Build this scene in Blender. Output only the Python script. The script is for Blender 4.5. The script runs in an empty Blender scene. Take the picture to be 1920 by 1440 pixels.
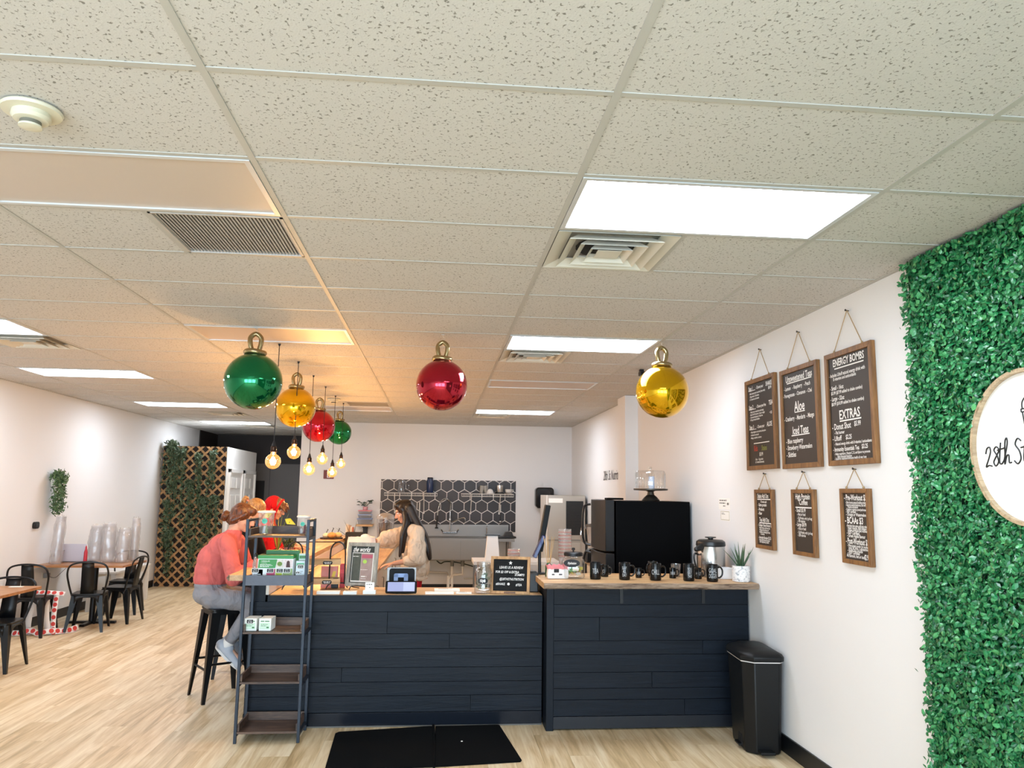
import bpy, bmesh, math, random
from mathutils import Vector, Matrix
PI = math.pi
random.seed(28)
SC = bpy.context.scene
COL = SC.collection

# ---------------------------------------------------------------- camera
def set_camera():
    yaw, pitch, roll = -0.0922, 0.1391, -0.0135
    R = Matrix.Rotation(yaw, 3, 'Z') @ Matrix.Rotation(pitch, 3, 'X') @ Matrix.Rotation(roll, 3, 'Y')
    right, fwd, up = R.col[0], R.col[1], R.col[2]
    cd = bpy.data.cameras.new('camera')
    cd.sensor_fit = 'HORIZONTAL'; cd.sensor_width = 36.0
    cd.lens = 1446.63 / 1920 * 36.0
    cd.clip_start = 0.05; cd.clip_end = 100
    co = bpy.data.objects.new('camera', cd); COL.objects.link(co)
    m = Matrix.Identity(4)
    for i in range(3):
        m[i][0] = right[i]; m[i][1] = up[i]; m[i][2] = -fwd[i]
    m[0][3], m[1][3], m[2][3] = 0.7123, -2.1586, 1.742
    co.matrix_world = m
    SC.camera = co
set_camera()

# ---------------------------------------------------------------- world, daylight, exposure
EXPOSURE = 0.42
W = bpy.data.worlds.new('sky'); SC.world = W; W.use_nodes = True
W.node_tree.nodes['Background'].inputs[0].default_value = (0.80, 0.88, 1.0, 1)
W.node_tree.nodes['Background'].inputs[1].default_value = 1.2
SC.view_settings.view_transform = 'Standard'
SC.view_settings.look = 'None'
SC.view_settings.gamma = 1.0
SC.view_settings.exposure = EXPOSURE
SC.view_settings.use_curve_mapping = False
SC.cycles.max_bounces = 7
SC.cycles.diffuse_bounces = 4
SC.cycles.glossy_bounces = 3
SC.cycles.transparent_max_bounces = 14
SC.cycles.sample_clamp_indirect = 6.0
SC.cycles.caustics_reflective = False
SC.cycles.caustics_refractive = False
SC.cycles.use_denoising = True
SC.cycles.use_adaptive_sampling = True
SC.cycles.adaptive_threshold = 0.05
SC.cycles.adaptive_min_samples = 16

DAYLIGHT = 205.0        # watts per storefront window
TROFFER = 16.0           # emission of a lit ceiling panel
BULB = 26.0              # watts of one amber bulb
def area(name, loc, rot, sx, sy, watts, col):
    l = bpy.data.lights.new(name, 'AREA'); l.shape = 'RECTANGLE'; l.size = sx; l.size_y = sy
    l.energy = watts; l.color = col
    o = bpy.data.objects.new(name, l); COL.objects.link(o); o.location = loc; o.rotation_euler = rot
    return o
# daylight arriving through the storefront glass behind the camera (front wall at Y = -5.5)
for i, x in enumerate((-3.05, -0.6, 1.85)):
    area('window_daylight', (x, -5.62, 1.45), (PI/2, 0, 0), 2.2, 2.2, DAYLIGHT, (0.66, 0.83, 1.0))

# ---------------------------------------------------------------- colour and material helpers
def lin(c):
    if isinstance(c, str):
        c = c.lstrip('#'); c = [int(c[i:i+2], 16)/255 for i in (0, 2, 4)]
    return tuple((x/12.92 if x <= 0.04045 else ((x+0.055)/1.055)**2.4) for x in c) + (1.0,)
MATS = {}
def _new(name):
    m = bpy.data.materials.new(name); m.use_nodes = True
    nt = m.node_tree
    return m, nt, nt.nodes['Principled BSDF']
def N(nt, typ, **kw):
    n = nt.nodes.new(typ)
    for k, v in kw.items(): setattr(n, k, v)
    return n
def mat(name, col, rough=0.5, metal=0.0, bump=0.0, bscale=60, coat=0.0, emit=None, estr=0.0, spec=0.5, mottle=0.0, mscale=8, trans=0.0, sheen=0.0):
    if name in MATS: return MATS[name]
    m, nt, p = _new(name)
    p.inputs['Base Color'].default_value = lin(col)
    p.inputs['Roughness'].default_value = rough
    p.inputs['Metallic'].default_value = metal
    p.inputs['Specular IOR Level'].default_value = spec
    p.inputs['Coat Weight'].default_value = coat
    p.inputs['Coat Roughness'].default_value = 0.06
    p.inputs['Transmission Weight'].default_value = trans
    p.inputs['Sheen Weight'].default_value = sheen
    if emit:
        p.inputs['Emission Color'].default_value = lin(emit); p.inputs['Emission Strength'].default_value = estr
    if bump or mottle:
        g = N(nt, 'ShaderNodeNewGeometry')
    if mottle:
        no = N(nt, 'ShaderNodeTexNoise'); no.inputs['Scale'].default_value = mscale; no.inputs['Detail'].default_value = 4
        nt.links.new(g.outputs['Position'], no.inputs['Vector'])
        mx = N(nt, 'ShaderNodeMix', data_type='RGBA')
        c = lin(col)
        mx.inputs['A'].default_value = tuple(max(0, v*(1-mottle)) for v in c[:3]) + (1,)
        mx.inputs['B'].default_value = tuple(min(1, v*(1+mottle)) for v in c[:3]) + (1,)
        nt.links.new(no.outputs['Fac'], mx.inputs['Factor']); nt.links.new(mx.outputs['Result'], p.inputs['Base Color'])
    if bump:
        nb = N(nt, 'ShaderNodeTexNoise'); nb.inputs['Scale'].default_value = bscale; nb.inputs['Detail'].default_value = 3
        nt.links.new(g.outputs['Position'], nb.inputs['Vector'])
        bp = N(nt, 'ShaderNodeBump'); bp.inputs['Strength'].default_value = bump; bp.inputs['Distance'].default_value = 0.01
        nt.links.new(nb.outputs['Fac'], bp.inputs['Height']); nt.links.new(bp.outputs['Normal'], p.inputs['Normal'])
    MATS[name] = m
    return m
def wood(name, c1, c2, axis=0, scale=1.0, rough=0.5, bump=0.15, c3=None, space='world', rings=6.0, spec=0.5):
    """grain running along the given axis; colours c1..c2"""
    if name in MATS: return MATS[name]
    m, nt, p = _new(name)
    if space == 'world':
        src = N(nt, 'ShaderNodeNewGeometry').outputs['Position']
    else:
        src = N(nt, 'ShaderNodeTexCoord').outputs['Object']
    oi = N(nt, 'ShaderNodeObjectInfo')
    mp = N(nt, 'ShaderNodeMapping')
    s = [9.0*scale]*3; s[axis] = 0.75*scale
    mp.inputs['Scale'].default_value = s
    nt.links.new(src, mp.inputs['Vector'])
    cmb = N(nt, 'ShaderNodeVectorMath', operation='MULTIPLY_ADD')
    cx = N(nt, 'ShaderNodeCombineXYZ')
    for k in ('X', 'Y', 'Z'): nt.links.new(oi.outputs['Random'], cx.inputs[k])
    cmb.inputs[1].default_value = (17, 31, 23)
    nt.links.new(cx.outputs[0], cmb.inputs[0]); nt.links.new(mp.outputs[0], cmb.inputs[2])
    n1 = N(nt, 'ShaderNodeTexNoise'); n1.inputs['Scale'].default_value = 1.6; n1.inputs['Detail'].default_value = 6; n1.inputs['Distortion'].default_value = 0.8
    n2 = N(nt, 'ShaderNodeTexNoise'); n2.inputs['Scale'].default_value = rings*2.2; n2.inputs['Detail'].default_value = 3
    nt.links.new(cmb.outputs[0], n1.inputs['Vector']); nt.links.new(cmb.outputs[0], n2.inputs['Vector'])
    ad = N(nt, 'ShaderNodeMath', operation='MULTIPLY_ADD'); ad.inputs[1].default_value = 0.4
    nt.links.new(n2.outputs['Fac'], ad.inputs[0]); nt.links.new(n1.outputs['Fac'], ad.inputs[2])
    cr = N(nt, 'ShaderNodeValToRGB')
    e = cr.color_ramp.elements
    e[0].position = 0.45; e[0].color = lin(c1); e[1].position = 0.92; e[1].color = lin(c2)
    if c3:
        k = cr.color_ramp.elements.new(0.62); k.color = lin(c3)
    nt.links.new(ad.outputs[0], cr.inputs[0]); nt.links.new(cr.outputs[0], p.inputs['Base Color'])
    bp = N(nt, 'ShaderNodeBump'); bp.inputs['Strength'].default_value = bump; bp.inputs['Distance'].default_value = 0.004
    nt.links.new(ad.outputs[0], bp.inputs['Height']); nt.links.new(bp.outputs['Normal'], p.inputs['Normal'])
    p.inputs['Roughness'].default_value = rough
    p.inputs['Specular IOR Level'].default_value = spec
    MATS[name] = m
    return m
def glassy(name, tint=(0.95, 0.97, 0.97), refl=0.10, rough=0.03, body=0.0, bodycol='#ffffff'):
    """clear thin plastic or glass: transparency plus a fresnel reflection, optional milky body"""
    if name in MATS: return MATS[name]
    m, nt, p = _new(name)
    out = nt.nodes['Material Output']
    tr = N(nt, 'ShaderNodeBsdfTransparent'); tr.inputs[0].default_value = tuple(tint) + (1,)
    gl = N(nt, 'ShaderNodeBsdfGlossy'); gl.inputs['Roughness'].default_value = rough
    lw = N(nt, 'ShaderNodeLayerWeight'); lw.inputs['Blend'].default_value = 0.35
    mr = N(nt, 'ShaderNodeMath', operation='MULTIPLY_ADD'); mr.inputs[1].default_value = 0.40; mr.inputs[2].default_value = refl
    mr.use_clamp = True
    nt.links.new(lw.outputs['Facing'], mr.inputs[0])
    mx = N(nt, 'ShaderNodeMixShader')
    nt.links.new(mr.outputs[0], mx.inputs[0]); nt.links.new(tr.outputs[0], mx.inputs[1]); nt.links.new(gl.outputs[0], mx.inputs[2])
    last = mx
    if body:
        df = N(nt, 'ShaderNodeBsdfDiffuse'); df.inputs[0].default_value = lin(bodycol)
        tl = N(nt, 'ShaderNodeBsdfTranslucent'); tl.inputs[0].default_value = lin(bodycol)
        m0 = N(nt, 'ShaderNodeMixShader'); m0.inputs[0].default_value = 0.5
        nt.links.new(df.outputs[0], m0.inputs[1]); nt.links.new(tl.outputs[0], m0.inputs[2])
        m2 = N(nt, 'ShaderNodeMixShader'); m2.inputs[0].default_value = body
        nt.links.new(mx.outputs[0], m2.inputs[1]); nt.links.new(m0.outputs[0], m2.inputs[2])
        last = m2
    nt.links.new(last.outputs[0], out.inputs['Surface'])
    MATS[name] = m
    return m
def emitter(name, col, strength):
    if name in MATS: return MATS[name]
    m, nt, p = _new(name)
    e = N(nt, 'ShaderNodeEmission'); e.inputs[0].default_value = lin(col); e.inputs[1].default_value = strength
    nt.links.new(e.outputs[0], nt.nodes['Material Output'].inputs['Surface'])
    MATS[name] = m
    return m

# ---------------------------------------------------------------- mesh builder
class B:
    def __init__(s): s.v = []; s.f = []; s.M = Matrix.Identity(4)
    def add(s, vs, fs):
        o = len(s.v); s.v += [tuple(s.M @ Vector(v)) for v in vs]; s.f += [tuple(i+o for i in f) for f in fs]; return s
    def box(s, x0, x1, y0, y1, z0, z1):
        return s.add([(x0,y0,z0),(x1,y0,z0),(x1,y1,z0),(x0,y1,z0),(x0,y0,z1),(x1,y0,z1),(x1,y1,z1),(x0,y1,z1)],
                     [(3,2,1,0),(4,5,6,7),(0,1,5,4),(1,2,6,5),(2,3,7,6),(3,0,4,7)])
    def cbox(s, c, d, rot=None):
        M0 = s.M.copy(); s.M = s.M @ Matrix.Translation(c) @ (rot.to_4x4() if rot else Matrix.Identity(4))
        s.box(-d[0]/2, d[0]/2, -d[1]/2, d[1]/2, -d[2]/2, d[2]/2); s.M = M0; return s
    def ring(s, rings, caps=(True, True), closed=False):
        n = len(rings[0]); vs = [p for r in rings for p in r]; fs = []
        k = len(rings)
        for i in range(k if closed else k-1):
            a, b = i*n, ((i+1) % k)*n
            for j in range(n): fs.append((a+j, a+(j+1) % n, b+(j+1) % n, b+j))
        if not closed:
            if caps[0]: fs.append(tuple(range(n-1, -1, -1)))
            if caps[1]: fs.append(tuple(range((k-1)*n, k*n)))
        return s.add(vs, fs)
    def tube(s, pts, r, n=8, caps=True, closed=False, flat=None, up=None):
        """sweep of a circle (or ellipse: flat=(rx, ry)) along pts; r scalar or list"""
        pts = [Vector(p) for p in pts]; k = len(pts); rings = []
        prev = None
        for i, p in enumerate(pts):
            if closed: t = pts[(i+1) % k] - pts[i-1]
            else: t = pts[min(i+1, k-1)] - pts[max(i-1, 0)]
            if t.length < 1e-9: t = Vector((0, 0, 1))
            t.normalize()
            if prev is None:
                a = Vector(up) if up else (Vector((0, 0, 1)) if abs(t.z) < 0.9 else Vector((1, 0, 0)))
            else: a = prev
            x = t.cross(a)
            if x.length < 1e-6: x = t.cross(Vector((0.3, 0.5, 0.8)))
            x.normalize(); y = x.cross(t).normalized(); prev = y
            rr = r[i] if isinstance(r, (list, tuple)) else r
            rx, ry = (rr*flat[0], rr*flat[1]) if flat else (rr, rr)
            rings.append([p + x*math.cos(2*PI*j/n)*rx + y*math.sin(2*PI*j/n)*ry for j in range(n)])
        return s.ring(rings, (caps, caps), closed)
    def cyl(s, p0, p1, r0, r1=None, n=16, caps=True):
        return s.tube([p0, p1], [r0, r0 if r1 is None else r1], n, caps)
    def lathe(s, prof, n=24, c=(0, 0, 0), caps=(True, True)):
        return s.ring([[(c[0]+r*math.cos(2*PI*j/n), c[1]+r*math.sin(2*PI*j/n), c[2]+z) for j in range(n)] for r, z in prof], caps)
    def ell(s, c, rx, ry=None, rz=None, nu=16, nv=10, rot=None):
        ry = rx if ry is None else ry; rz = rx if rz is None else rz
        M0 = s.M.copy(); s.M = s.M @ Matrix.Translation(c) @ (rot.to_4x4() if rot else Matrix.Identity(4))
        vs = [(0, 0, -rz)]; fs = []
        for i in range(1, nv):
            a = -PI/2 + PI*i/nv
            for j in range(nu): vs.append((rx*math.cos(a)*math.cos(2*PI*j/nu), ry*math.cos(a)*math.sin(2*PI*j/nu), rz*math.sin(a)))
        vs.append((0, 0, rz)); L = len(vs)-1
        for j in range(nu): fs.append((0, 1+(j+1) % nu, 1+j))
        for i in range(nv-2):
            for j in range(nu):
                a, b = 1+i*nu, 1+(i+1)*nu
                fs.append((a+j, a+(j+1) % nu, b+(j+1) % nu, b+j))
        a = 1+(nv-2)*nu
        for j in range(nu): fs.append((a+j, a+(j+1) % nu, L))
        s.add(vs, fs); s.M = M0; return s
    def cap(s, p0, p1, r0, r1=None, n=14, h=4):
        """capsule with rounded ends, tapering"""
        r1 = r0 if r1 is None else r1
        p0, p1 = Vector(p0), Vector(p1); d = (p1-p0)
        if d.length < 1e-6: return s.ell(p0, r0)
        d.normalize(); pts = []; rs = []
        for i in range(h): a = PI/2*(1-i/h); pts.append(p0 - d*r0*math.sin(a)); rs.append(max(r0*math.cos(a), 1e-4))
        pts.append(p0); rs.append(r0); pts.append(p1); rs.append(r1)
        for i in range(1, h+1): a = PI/2*i/h; pts.append(p1 + d*r1*math.sin(a)); rs.append(max(r1*math.cos(a), 1e-4))
        return s.tube(pts, rs, n)
    def prism(s, poly, y0, y1):
        """polygon in x,z extruded along y (front y0 towards -y)"""
        n = len(poly)
        vs = [(x, y0, z) for x, z in poly] + [(x, y1, z) for x, z in poly]
        fs = [tuple(range(n)), tuple(range(2*n-1, n-1, -1))] + [(j, j+n, (j+1) % n + n, (j+1) % n) for j in range(n)]
        return s.add(vs, fs)
    def plate(s, poly, z0, z1):
        """polygon in x,y extruded along z"""
        n = len(poly)
        vs = [(x, y, z0) for x, y in poly] + [(x, y, z1) for x, y in poly]
        fs = [tuple(range(n-1, -1, -1)), tuple(range(n, 2*n))] + [(j, (j+1) % n, (j+1) % n + n, j+n) for j in range(n)]
        return s.add(vs, fs)
    def mesh(s, name, m=None, smooth=35):
        me = bpy.data.meshes.new(name); me.from_pydata(s.v, [], s.f)
        if m: me.materials.append(m)
        if smooth:
            me.polygons.foreach_set('use_smooth', [True]*len(me.polygons)); me.set_sharp_from_angle(angle=math.radians(smooth))
        me.update(); return me
    def obj(s, name, m, parent=None, smooth=35, bevel=0.0, loc=None, rot=None):
        o = bpy.data.objects.new(name, s.mesh(name, m, smooth)); COL.objects.link(o)
        if parent: o.parent = parent
        if loc: o.location = loc
        if rot: o.rotation_euler = rot
        if bevel:
            md = o.modifiers.new('bevel', 'BEVEL'); md.width = bevel; md.segments = 2; md.limit_method = 'ANGLE'; md.angle_limit = math.radians(40)
        return o
def link(name, me, parent=None, loc=None, rot=None):
    o = bpy.data.objects.new(name, me); COL.objects.link(o)
    if parent: o.parent = parent
    if loc: o.location = loc
    if rot: o.rotation_euler = rot
    return o
def tag(o, label, cat, group=None):
    o['label'] = label; o['category'] = cat
    if group: o['group'] = group
    return o
def thing(name, label, cat, loc=(0, 0, 0), rz=0.0, group=None):
    o = bpy.data.objects.new(name, None); COL.objects.link(o); o.location = loc; o.rotation_euler = (0, 0, rz)
    o.empty_display_size = 0.05
    return tag(o, label, cat, group)
def struct(o): o['kind'] = 'structure'; return o
def stuff(o): o['kind'] = 'stuff'; return o
def dup(root, label, loc=None, rz=None, group=None):
    r = root.copy(); COL.objects.link(r)
    if loc: r.location = loc
    if rz is not None: r.rotation_euler = (0, 0, rz)
    r['label'] = label
    if group: r['group'] = group
    for ch in root.children:
        c = ch.copy(); COL.objects.link(c); c.parent = r
        for g in ch.children:
            d = g.copy(); COL.objects.link(d); d.parent = c
    return r
def rrect(x0, x1, z0, z1, r, n=5):
    p = []
    for cx, cz, a0 in ((x1-r, z0+r, -PI/2), (x1-r, z1-r, 0), (x0+r, z1-r, PI/2), (x0+r, z0+r, PI)):
        for i in range(n+1):
            a = a0 + PI/2*i/n; p.append((cx+r*math.cos(a), cz+r*math.sin(a)))
    return p
def spline(pts, n=8, closed=False):
    P = [Vector(p) for p in pts]; k = len(P); out = []
    for i in range(k if closed else k-1):
        p0 = P[(i-1) % k] if (closed or i > 0) else P[0]
        p1, p2 = P[i], P[(i+1) % k]
        p3 = P[(i+2) % k] if (closed or i+2 < k) else P[k-1]
        for j in range(n):
            t = j/n
            out.append(0.5*((2*p1) + (p2-p0)*t + (2*p0-5*p1+4*p2-p3)*t*t + (3*p1-p0-3*p2+p3)*t**3))
    if not closed: out.append(P[-1])
    return out

# flat lettering: every line (text, x, z, size, xscale, align, shear, slope) in the x,z plane, front towards -y
_TXT = {}
def _glyphs(t, bold=0.0):
    key = (t, bold)
    if key not in _TXT:
        cu = bpy.data.curves.new('t', 'FONT'); cu.body = t; cu.resolution_u = 2; cu.size = 1.0; cu.offset = bold
        ob = bpy.data.objects.new('t', cu); COL.objects.link(ob)
        me = bpy.data.meshes.new_from_object(ob)
        vs = [(v.co.x, v.co.y) for v in me.vertices]; fs = [tuple(p.vertices) for p in me.polygons]
        bpy.data.objects.remove(ob); bpy.data.curves.remove(cu); bpy.data.meshes.remove(me)
        w = max([v[0] for v in vs] or [0])
        _TXT[key] = (vs, fs, w)
    return _TXT[key]
def lettering(name, lines, m, parent, y=0.0, fn=None, bold=0.0):
    V = []; F = []
    for ln in lines:
        t, x, z, size = ln[:4]
        xs = ln[4] if len(ln) > 4 else 1.0; al = ln[5] if len(ln) > 5 else 'L'
        sh = ln[6] if len(ln) > 6 else 0.0; sl = ln[7] if len(ln) > 7 else 0.0
        vs, fs, w = _glyphs(t, 0.018 if bold else 0.0); ofs = {'L': 0, 'C': -w*size*xs/2, 'R': -w*size*xs}[al]
        for dx, dz in [(0, 0)]:
            o = len(V)
            for a, b in vs:
                px = x + ofs + (a*xs + b*sh)*size + dx; pz = z + b*size + dz + sl*(px-x)
                V.append(fn(px, pz) if fn else (px, y, pz))
            F += [tuple(i+o for i in f) for f in fs]
    me = bpy.data.meshes.new(name); me.from_pydata(V, [], F); me.materials.append(m); me.update()
    return link(name, me, parent)
def print_bars(name, parent, y, m, rows):
    """too-small-to-read print: thin flat strokes broken into word lengths; rows of (x0, x1, z, height)"""
    b = B(); rnd = random.Random(len(rows)*7+1)
    for x0, x1, z, h in rows:
        x = x0
        while x < x1-1e-6:
            w = min(x1-x, h*rnd.uniform(1.6, 4.2)); b.box(x, x+w, y-.0004, y+.0004, z, z+h*rnd.uniform(.75, 1.0)); x += w + h*.7
    return b.obj(name, m, parent, 0)
# ================================================================ THE SETTING
G, D = 1.2192, 0.6096
XL, XR, YF, YB, H = -4.29, 3.129, -5.5, 11.88, 2.94
YC = 15.8            # far end of the corridor at the left
XC = -1.74           # where the back wall stops and the corridor opens
M_wall = mat('wall_paint', '#e7e6e5', 0.75, bump=0.03, bscale=220)
M_black = mat('black_baseboard', '#101114', 0.45)
M_grid = mat('ceiling_grid_paint', '#b9b7b0', 0.5)

def tile_material():
    m, nt, p = _new('ceiling_tile')
    g = N(nt, 'ShaderNodeNewGeometry')
    n1 = N(nt, 'ShaderNodeTexNoise'); n1.inputs['Scale'].default_value = 88; n1.inputs['Detail'].default_value = 2.5; n1.inputs['Distortion'].default_value = 0.6
    nt.links.new(g.outputs['Position'], n1.inputs['Vector'])
    cr = N(nt, 'ShaderNodeValToRGB'); e = cr.color_ramp.elements
    e[0].position = 0.60; e[0].color = lin('#cbc8c3'); e[1].position = 0.66; e[1].color = lin('#837f76')
    nt.links.new(n1.outputs['Fac'], cr.inputs[0]); nt.links.new(cr.outputs[0], p.inputs['Base Color'])
    n2 = N(nt, 'ShaderNodeTexNoise'); n2.inputs['Scale'].default_value = 160; n2.inputs['Detail'].default_value = 2
    nt.links.new(g.outputs['Position'], n2.inputs['Vector'])
    bp = N(nt, 'ShaderNodeBump'); bp.inputs['Strength'].default_value = 0.25; bp.inputs['Distance'].default_value = 0.004
    nt.links.new(n2.outputs['Fac'], bp.inputs['Height']); nt.links.new(bp.outputs['Normal'], p.inputs['Normal'])
    p.inputs['Roughness'].default_value = 0.9
    MATS['ceiling_tile'] = m
    return m
M_tile = tile_material()

PW, PL = 0.185, 1.22
def plank_material():
    m, nt, p = _new('oak_plank')
    g = N(nt, 'ShaderNodeNewGeometry'); sx = N(nt, 'ShaderNodeSeparateXYZ'); nt.links.new(g.outputs['Position'], sx.inputs[0])
    def M(op, a, b=None, c=None):
        n = N(nt, 'ShaderNodeMath', operation=op)
        for i, v in enumerate((a, b, c)):
            if v is None: continue
            if isinstance(v, (int, float)): n.inputs[i].default_value = v
            else: nt.links.new(v, n.inputs[i])
        return n.outputs[0]
    xi = M('FLOOR', M('DIVIDE', M('SUBTRACT', sx.outputs['X'], XL), PW))
    off = M('MULTIPLY', M('FRACT', M('MULTIPLY', xi, 0.37)), PL)
    yi = M('FLOOR', M('DIVIDE', M('ADD', M('SUBTRACT', sx.outputs['Y'], YF), off), PL))
    cb = N(nt, 'ShaderNodeCombineXYZ'); nt.links.new(xi, cb.inputs[0]); nt.links.new(yi, cb.inputs[1])
    wn = N(nt, 'ShaderNodeTexWhiteNoise'); nt.links.new(cb.outputs[0], wn.inputs['Vector'])
    mp = N(nt, 'ShaderNodeMapping'); mp.inputs['Scale'].default_value = (17, 1.2, 1)
    nt.links.new(g.outputs['Position'], mp.inputs['Vector'])
    va = N(nt, 'ShaderNodeVectorMath', operation='MULTIPLY_ADD'); va.inputs[1].default_value = (40, 40, 40)
    nt.links.new(wn.outputs['Color'], va.inputs[0]); nt.links.new(mp.outputs[0], va.inputs[2])
    n1 = N(nt, 'ShaderNodeTexNoise'); n1.inputs['Scale'].default_value = 0.55; n1.inputs['Detail'].default_value = 5; n1.inputs['Distortion'].default_value = 1.4
    n2 = N(nt, 'ShaderNodeTexNoise'); n2.inputs['Scale'].default_value = 3.5; n2.inputs['Detail'].default_value = 4
    nt.links.new(va.outputs[0], n1.inputs['Vector']); nt.links.new(va.outputs[0], n2.inputs['Vector'])
    s = M('ADD', M('MULTIPLY', n1.outputs['Fac'], 0.75), M('MULTIPLY', n2.outputs['Fac'], 0.35))
    s = M('ADD', s, M('MULTIPLY', M('SUBTRACT', wn.outputs['Value'], 0.5), 0.10))
    cr = N(nt, 'ShaderNodeValToRGB'); e = cr.color_ramp.elements
    e[0].position = 0.34; e[0].color = lin('#b1966c'); e[1].position = 0.72; e[1].color = lin('#eedcbb')
    k = cr.color_ramp.elements.new(0.5); k.color = lin('#d2b78c')
    nt.links.new(s, cr.inputs[0]); nt.links.new(cr.outputs[0], p.inputs['Base Color'])
    bp = N(nt, 'ShaderNodeBump'); bp.inputs['Strength'].default_value = 0.08; bp.inputs['Distance'].default_value = 0.003
    nt.links.new(s, bp.inputs['Height']); nt.links.new(bp.outputs['Normal'], p.inputs['Normal'])
    p.inputs['Roughness'].default_value = 0.42
    MATS['oak_plank'] = m
    return m
M_plank = plank_material()

# floor: a dark underlay with oak planks running away from the camera
floor = struct(B().box(XL-0.1, XR+0.1, YF-0.1, YC+0.1, -0.12, -0.006).obj('floor', mat('underlay', '#5b4a35', 0.9), smooth=0))
gap = 0.0012
def plank_verts(x0, x1, y0, y1):
    return B().box(x0, x1, y0, y1, -0.006, 0.0)
cam = Vector((0.7123, -2.1586, 1.742))
planks = []
nx = int(math.ceil((XR-XL)/PW))
for i in range(nx):
    off = (i*0.37 % 1.0)*PL
    j = 0
    while True:
        y0 = YF - off + j*PL; y1 = y0 + PL; j += 1
        if y0 > YC: break
        a, b = max(y0, YF), min(y1, YC)
        x0, x1 = XL+i*PW, min(XL+(i+1)*PW, XR)
        if b-a < 0.01: continue
        cx, cy = (x0+x1)/2, (a+b)/2
        hidden = (cy < 2.2) or (cx > -0.6 and cy > 4.2) or (cx > -1.8 and cy > YB) or cy > 14.0
        left_out = cx < -0.56*(cy+2.16) + 0.9
        score = 0 if (hidden or left_out) else 1.0/((cy-cam.y)**2 + (cx-cam.x)**2)**1.5
        planks.append((score, x0+gap/2, x1-gap/2, a+gap/2, b-gap/2))
planks.sort(key=lambda t: -t[0])
cache = {}
rest = B()
for k, (s, x0, x1, y0, y1) in enumerate(planks):
    if k < 290 and s > 0:
        key = (round(x1-x0, 4), round(y1-y0, 4))
        if key not in cache: cache[key] = B().box(0, key[0], 0, key[1], -0.006, 0).mesh('plank', M_plank, 0)
        link('plank', cache[key], floor, (x0, y0, 0))
    else:
        rest.box(x0, x1, y0, y1, -0.006, 0)
stuff(rest.obj('distant_planks', M_plank, floor, 0))

# walls
T = 0.12
wr = struct(B().box(XR, XR+T, YF, YB+T, 0, H+0.1).obj('wall_right', M_wall, smooth=0))
wl = struct(B().box(XL-T, XL, YF, YC+T, 0, H+0.1).obj('wall_left', M_wall, smooth=0))
wb = struct(B().box(XC, XR, YB, YB+T, 0, H+0.1).obj('wall_back', M_wall, smooth=0))
struct(B().box(XC, XC+T, YB+T, YC+T, 0, H+0.1).obj('wall_corridor_right', M_wall, smooth=0))
M_dark = mat('dark_brown_paint', '#241c1a', 0.6)
M_grey = mat('taupe_paint', '#6f6a66', 0.6)
we = struct(B().box(XL, -3.80, YC, YC+T, 0, 2.30).box(-3.19, XC, YC, YC+T, 0, 2.30).box(-3.80, -3.19, YC, YC+T, 1.92, 2.30).obj('wall_corridor_end', M_grey, smooth=0))
B().box(XL, XC, YC-0.03, YC+T, 2.30, H+0.1).obj('upper_band', M_dark, we, 0)
B().box(-3.09, -3.078, YC-0.004, YC, 0, 2.30).obj('panel_joint', mat('joint_grey', '#4d4946', 0.6), we, 0)
struct(B().box(XL, XL+0.02, YC-1.3, YC-0.03, 2.30, H).obj('trim_1', M_dark, smooth=0))
dr = struct(B().box(-3.80, -3.19, YC+0.05, YC+0.09, 0, 1.92).obj('door_1', mat('dark_door', '#141312', 0.5), smooth=0))
B().ell((-3.25, YC+0.03, 1.0), 0.025).obj('door_knob', mat('dull_metal', '#77736c', 0.4, 0.9), dr)
# storefront behind the camera
M_frame = mat('dark_aluminium', '#1f1e1d', 0.4, 0.6)
wf = B().box(XL, XR, YF-T, YF, 0, 0.32).box(XL, XR, YF-T, YF, 2.58, H+0.1)
for x0, x1 in ((XL, -4.16), (-1.94, -1.71), (0.51, 0.74), (2.96, XR)): wf.box(x0, x1, YF-T, YF, 0.32, 2.58)
struct(wf.obj('wall_front', M_wall, smooth=0))
M_pane = glassy('window_glass', (0.97, 0.98, 0.98), 0.04, 0.0)
for i, x in enumerate((-3.05, -0.6, 1.85)):
    f = B()
    for a in (-1.11, -0.03, 1.05): f.box(x+a, x+a+0.06, YF-0.09, YF-0.03, 0.32, 2.58)
    for z in (0.32, 1.95, 2.52): f.box(x-1.11, x+1.11, YF-0.09, YF-0.03, z, z+0.06)
    w = struct(f.obj('window_%d' % (i+1), M_frame, smooth=0))
    B().box(x-1.11, x+1.11, YF-0.063, YF-0.057, 0.34, 2.56).obj('pane', M_pane, w, 0)
# pillar by the right wall
struct(B().box(2.97, XR, 7.11, 7.50, 0, H).obj('trim_2', M_wall, smooth=0))
# baseboards
def base(name, b): return struct(b.obj(name, M_black, smooth=0))
base('baseboard_right', B().box(XR-0.012, XR, YF, 3.78, 0, 0.115).box(XR-0.012, XR, 4.45, 7.11, 0, 0.115).box(XR-0.012, XR, 7.5, YB, 0, 0.115))
base('baseboard_left', B().box(XL, XL+0.012, YF, 12.39, 0, 0.115))
base('baseboard_back', B().box(XC, XR-0.012, YB-0.012, YB, 0, 0.115))

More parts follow.
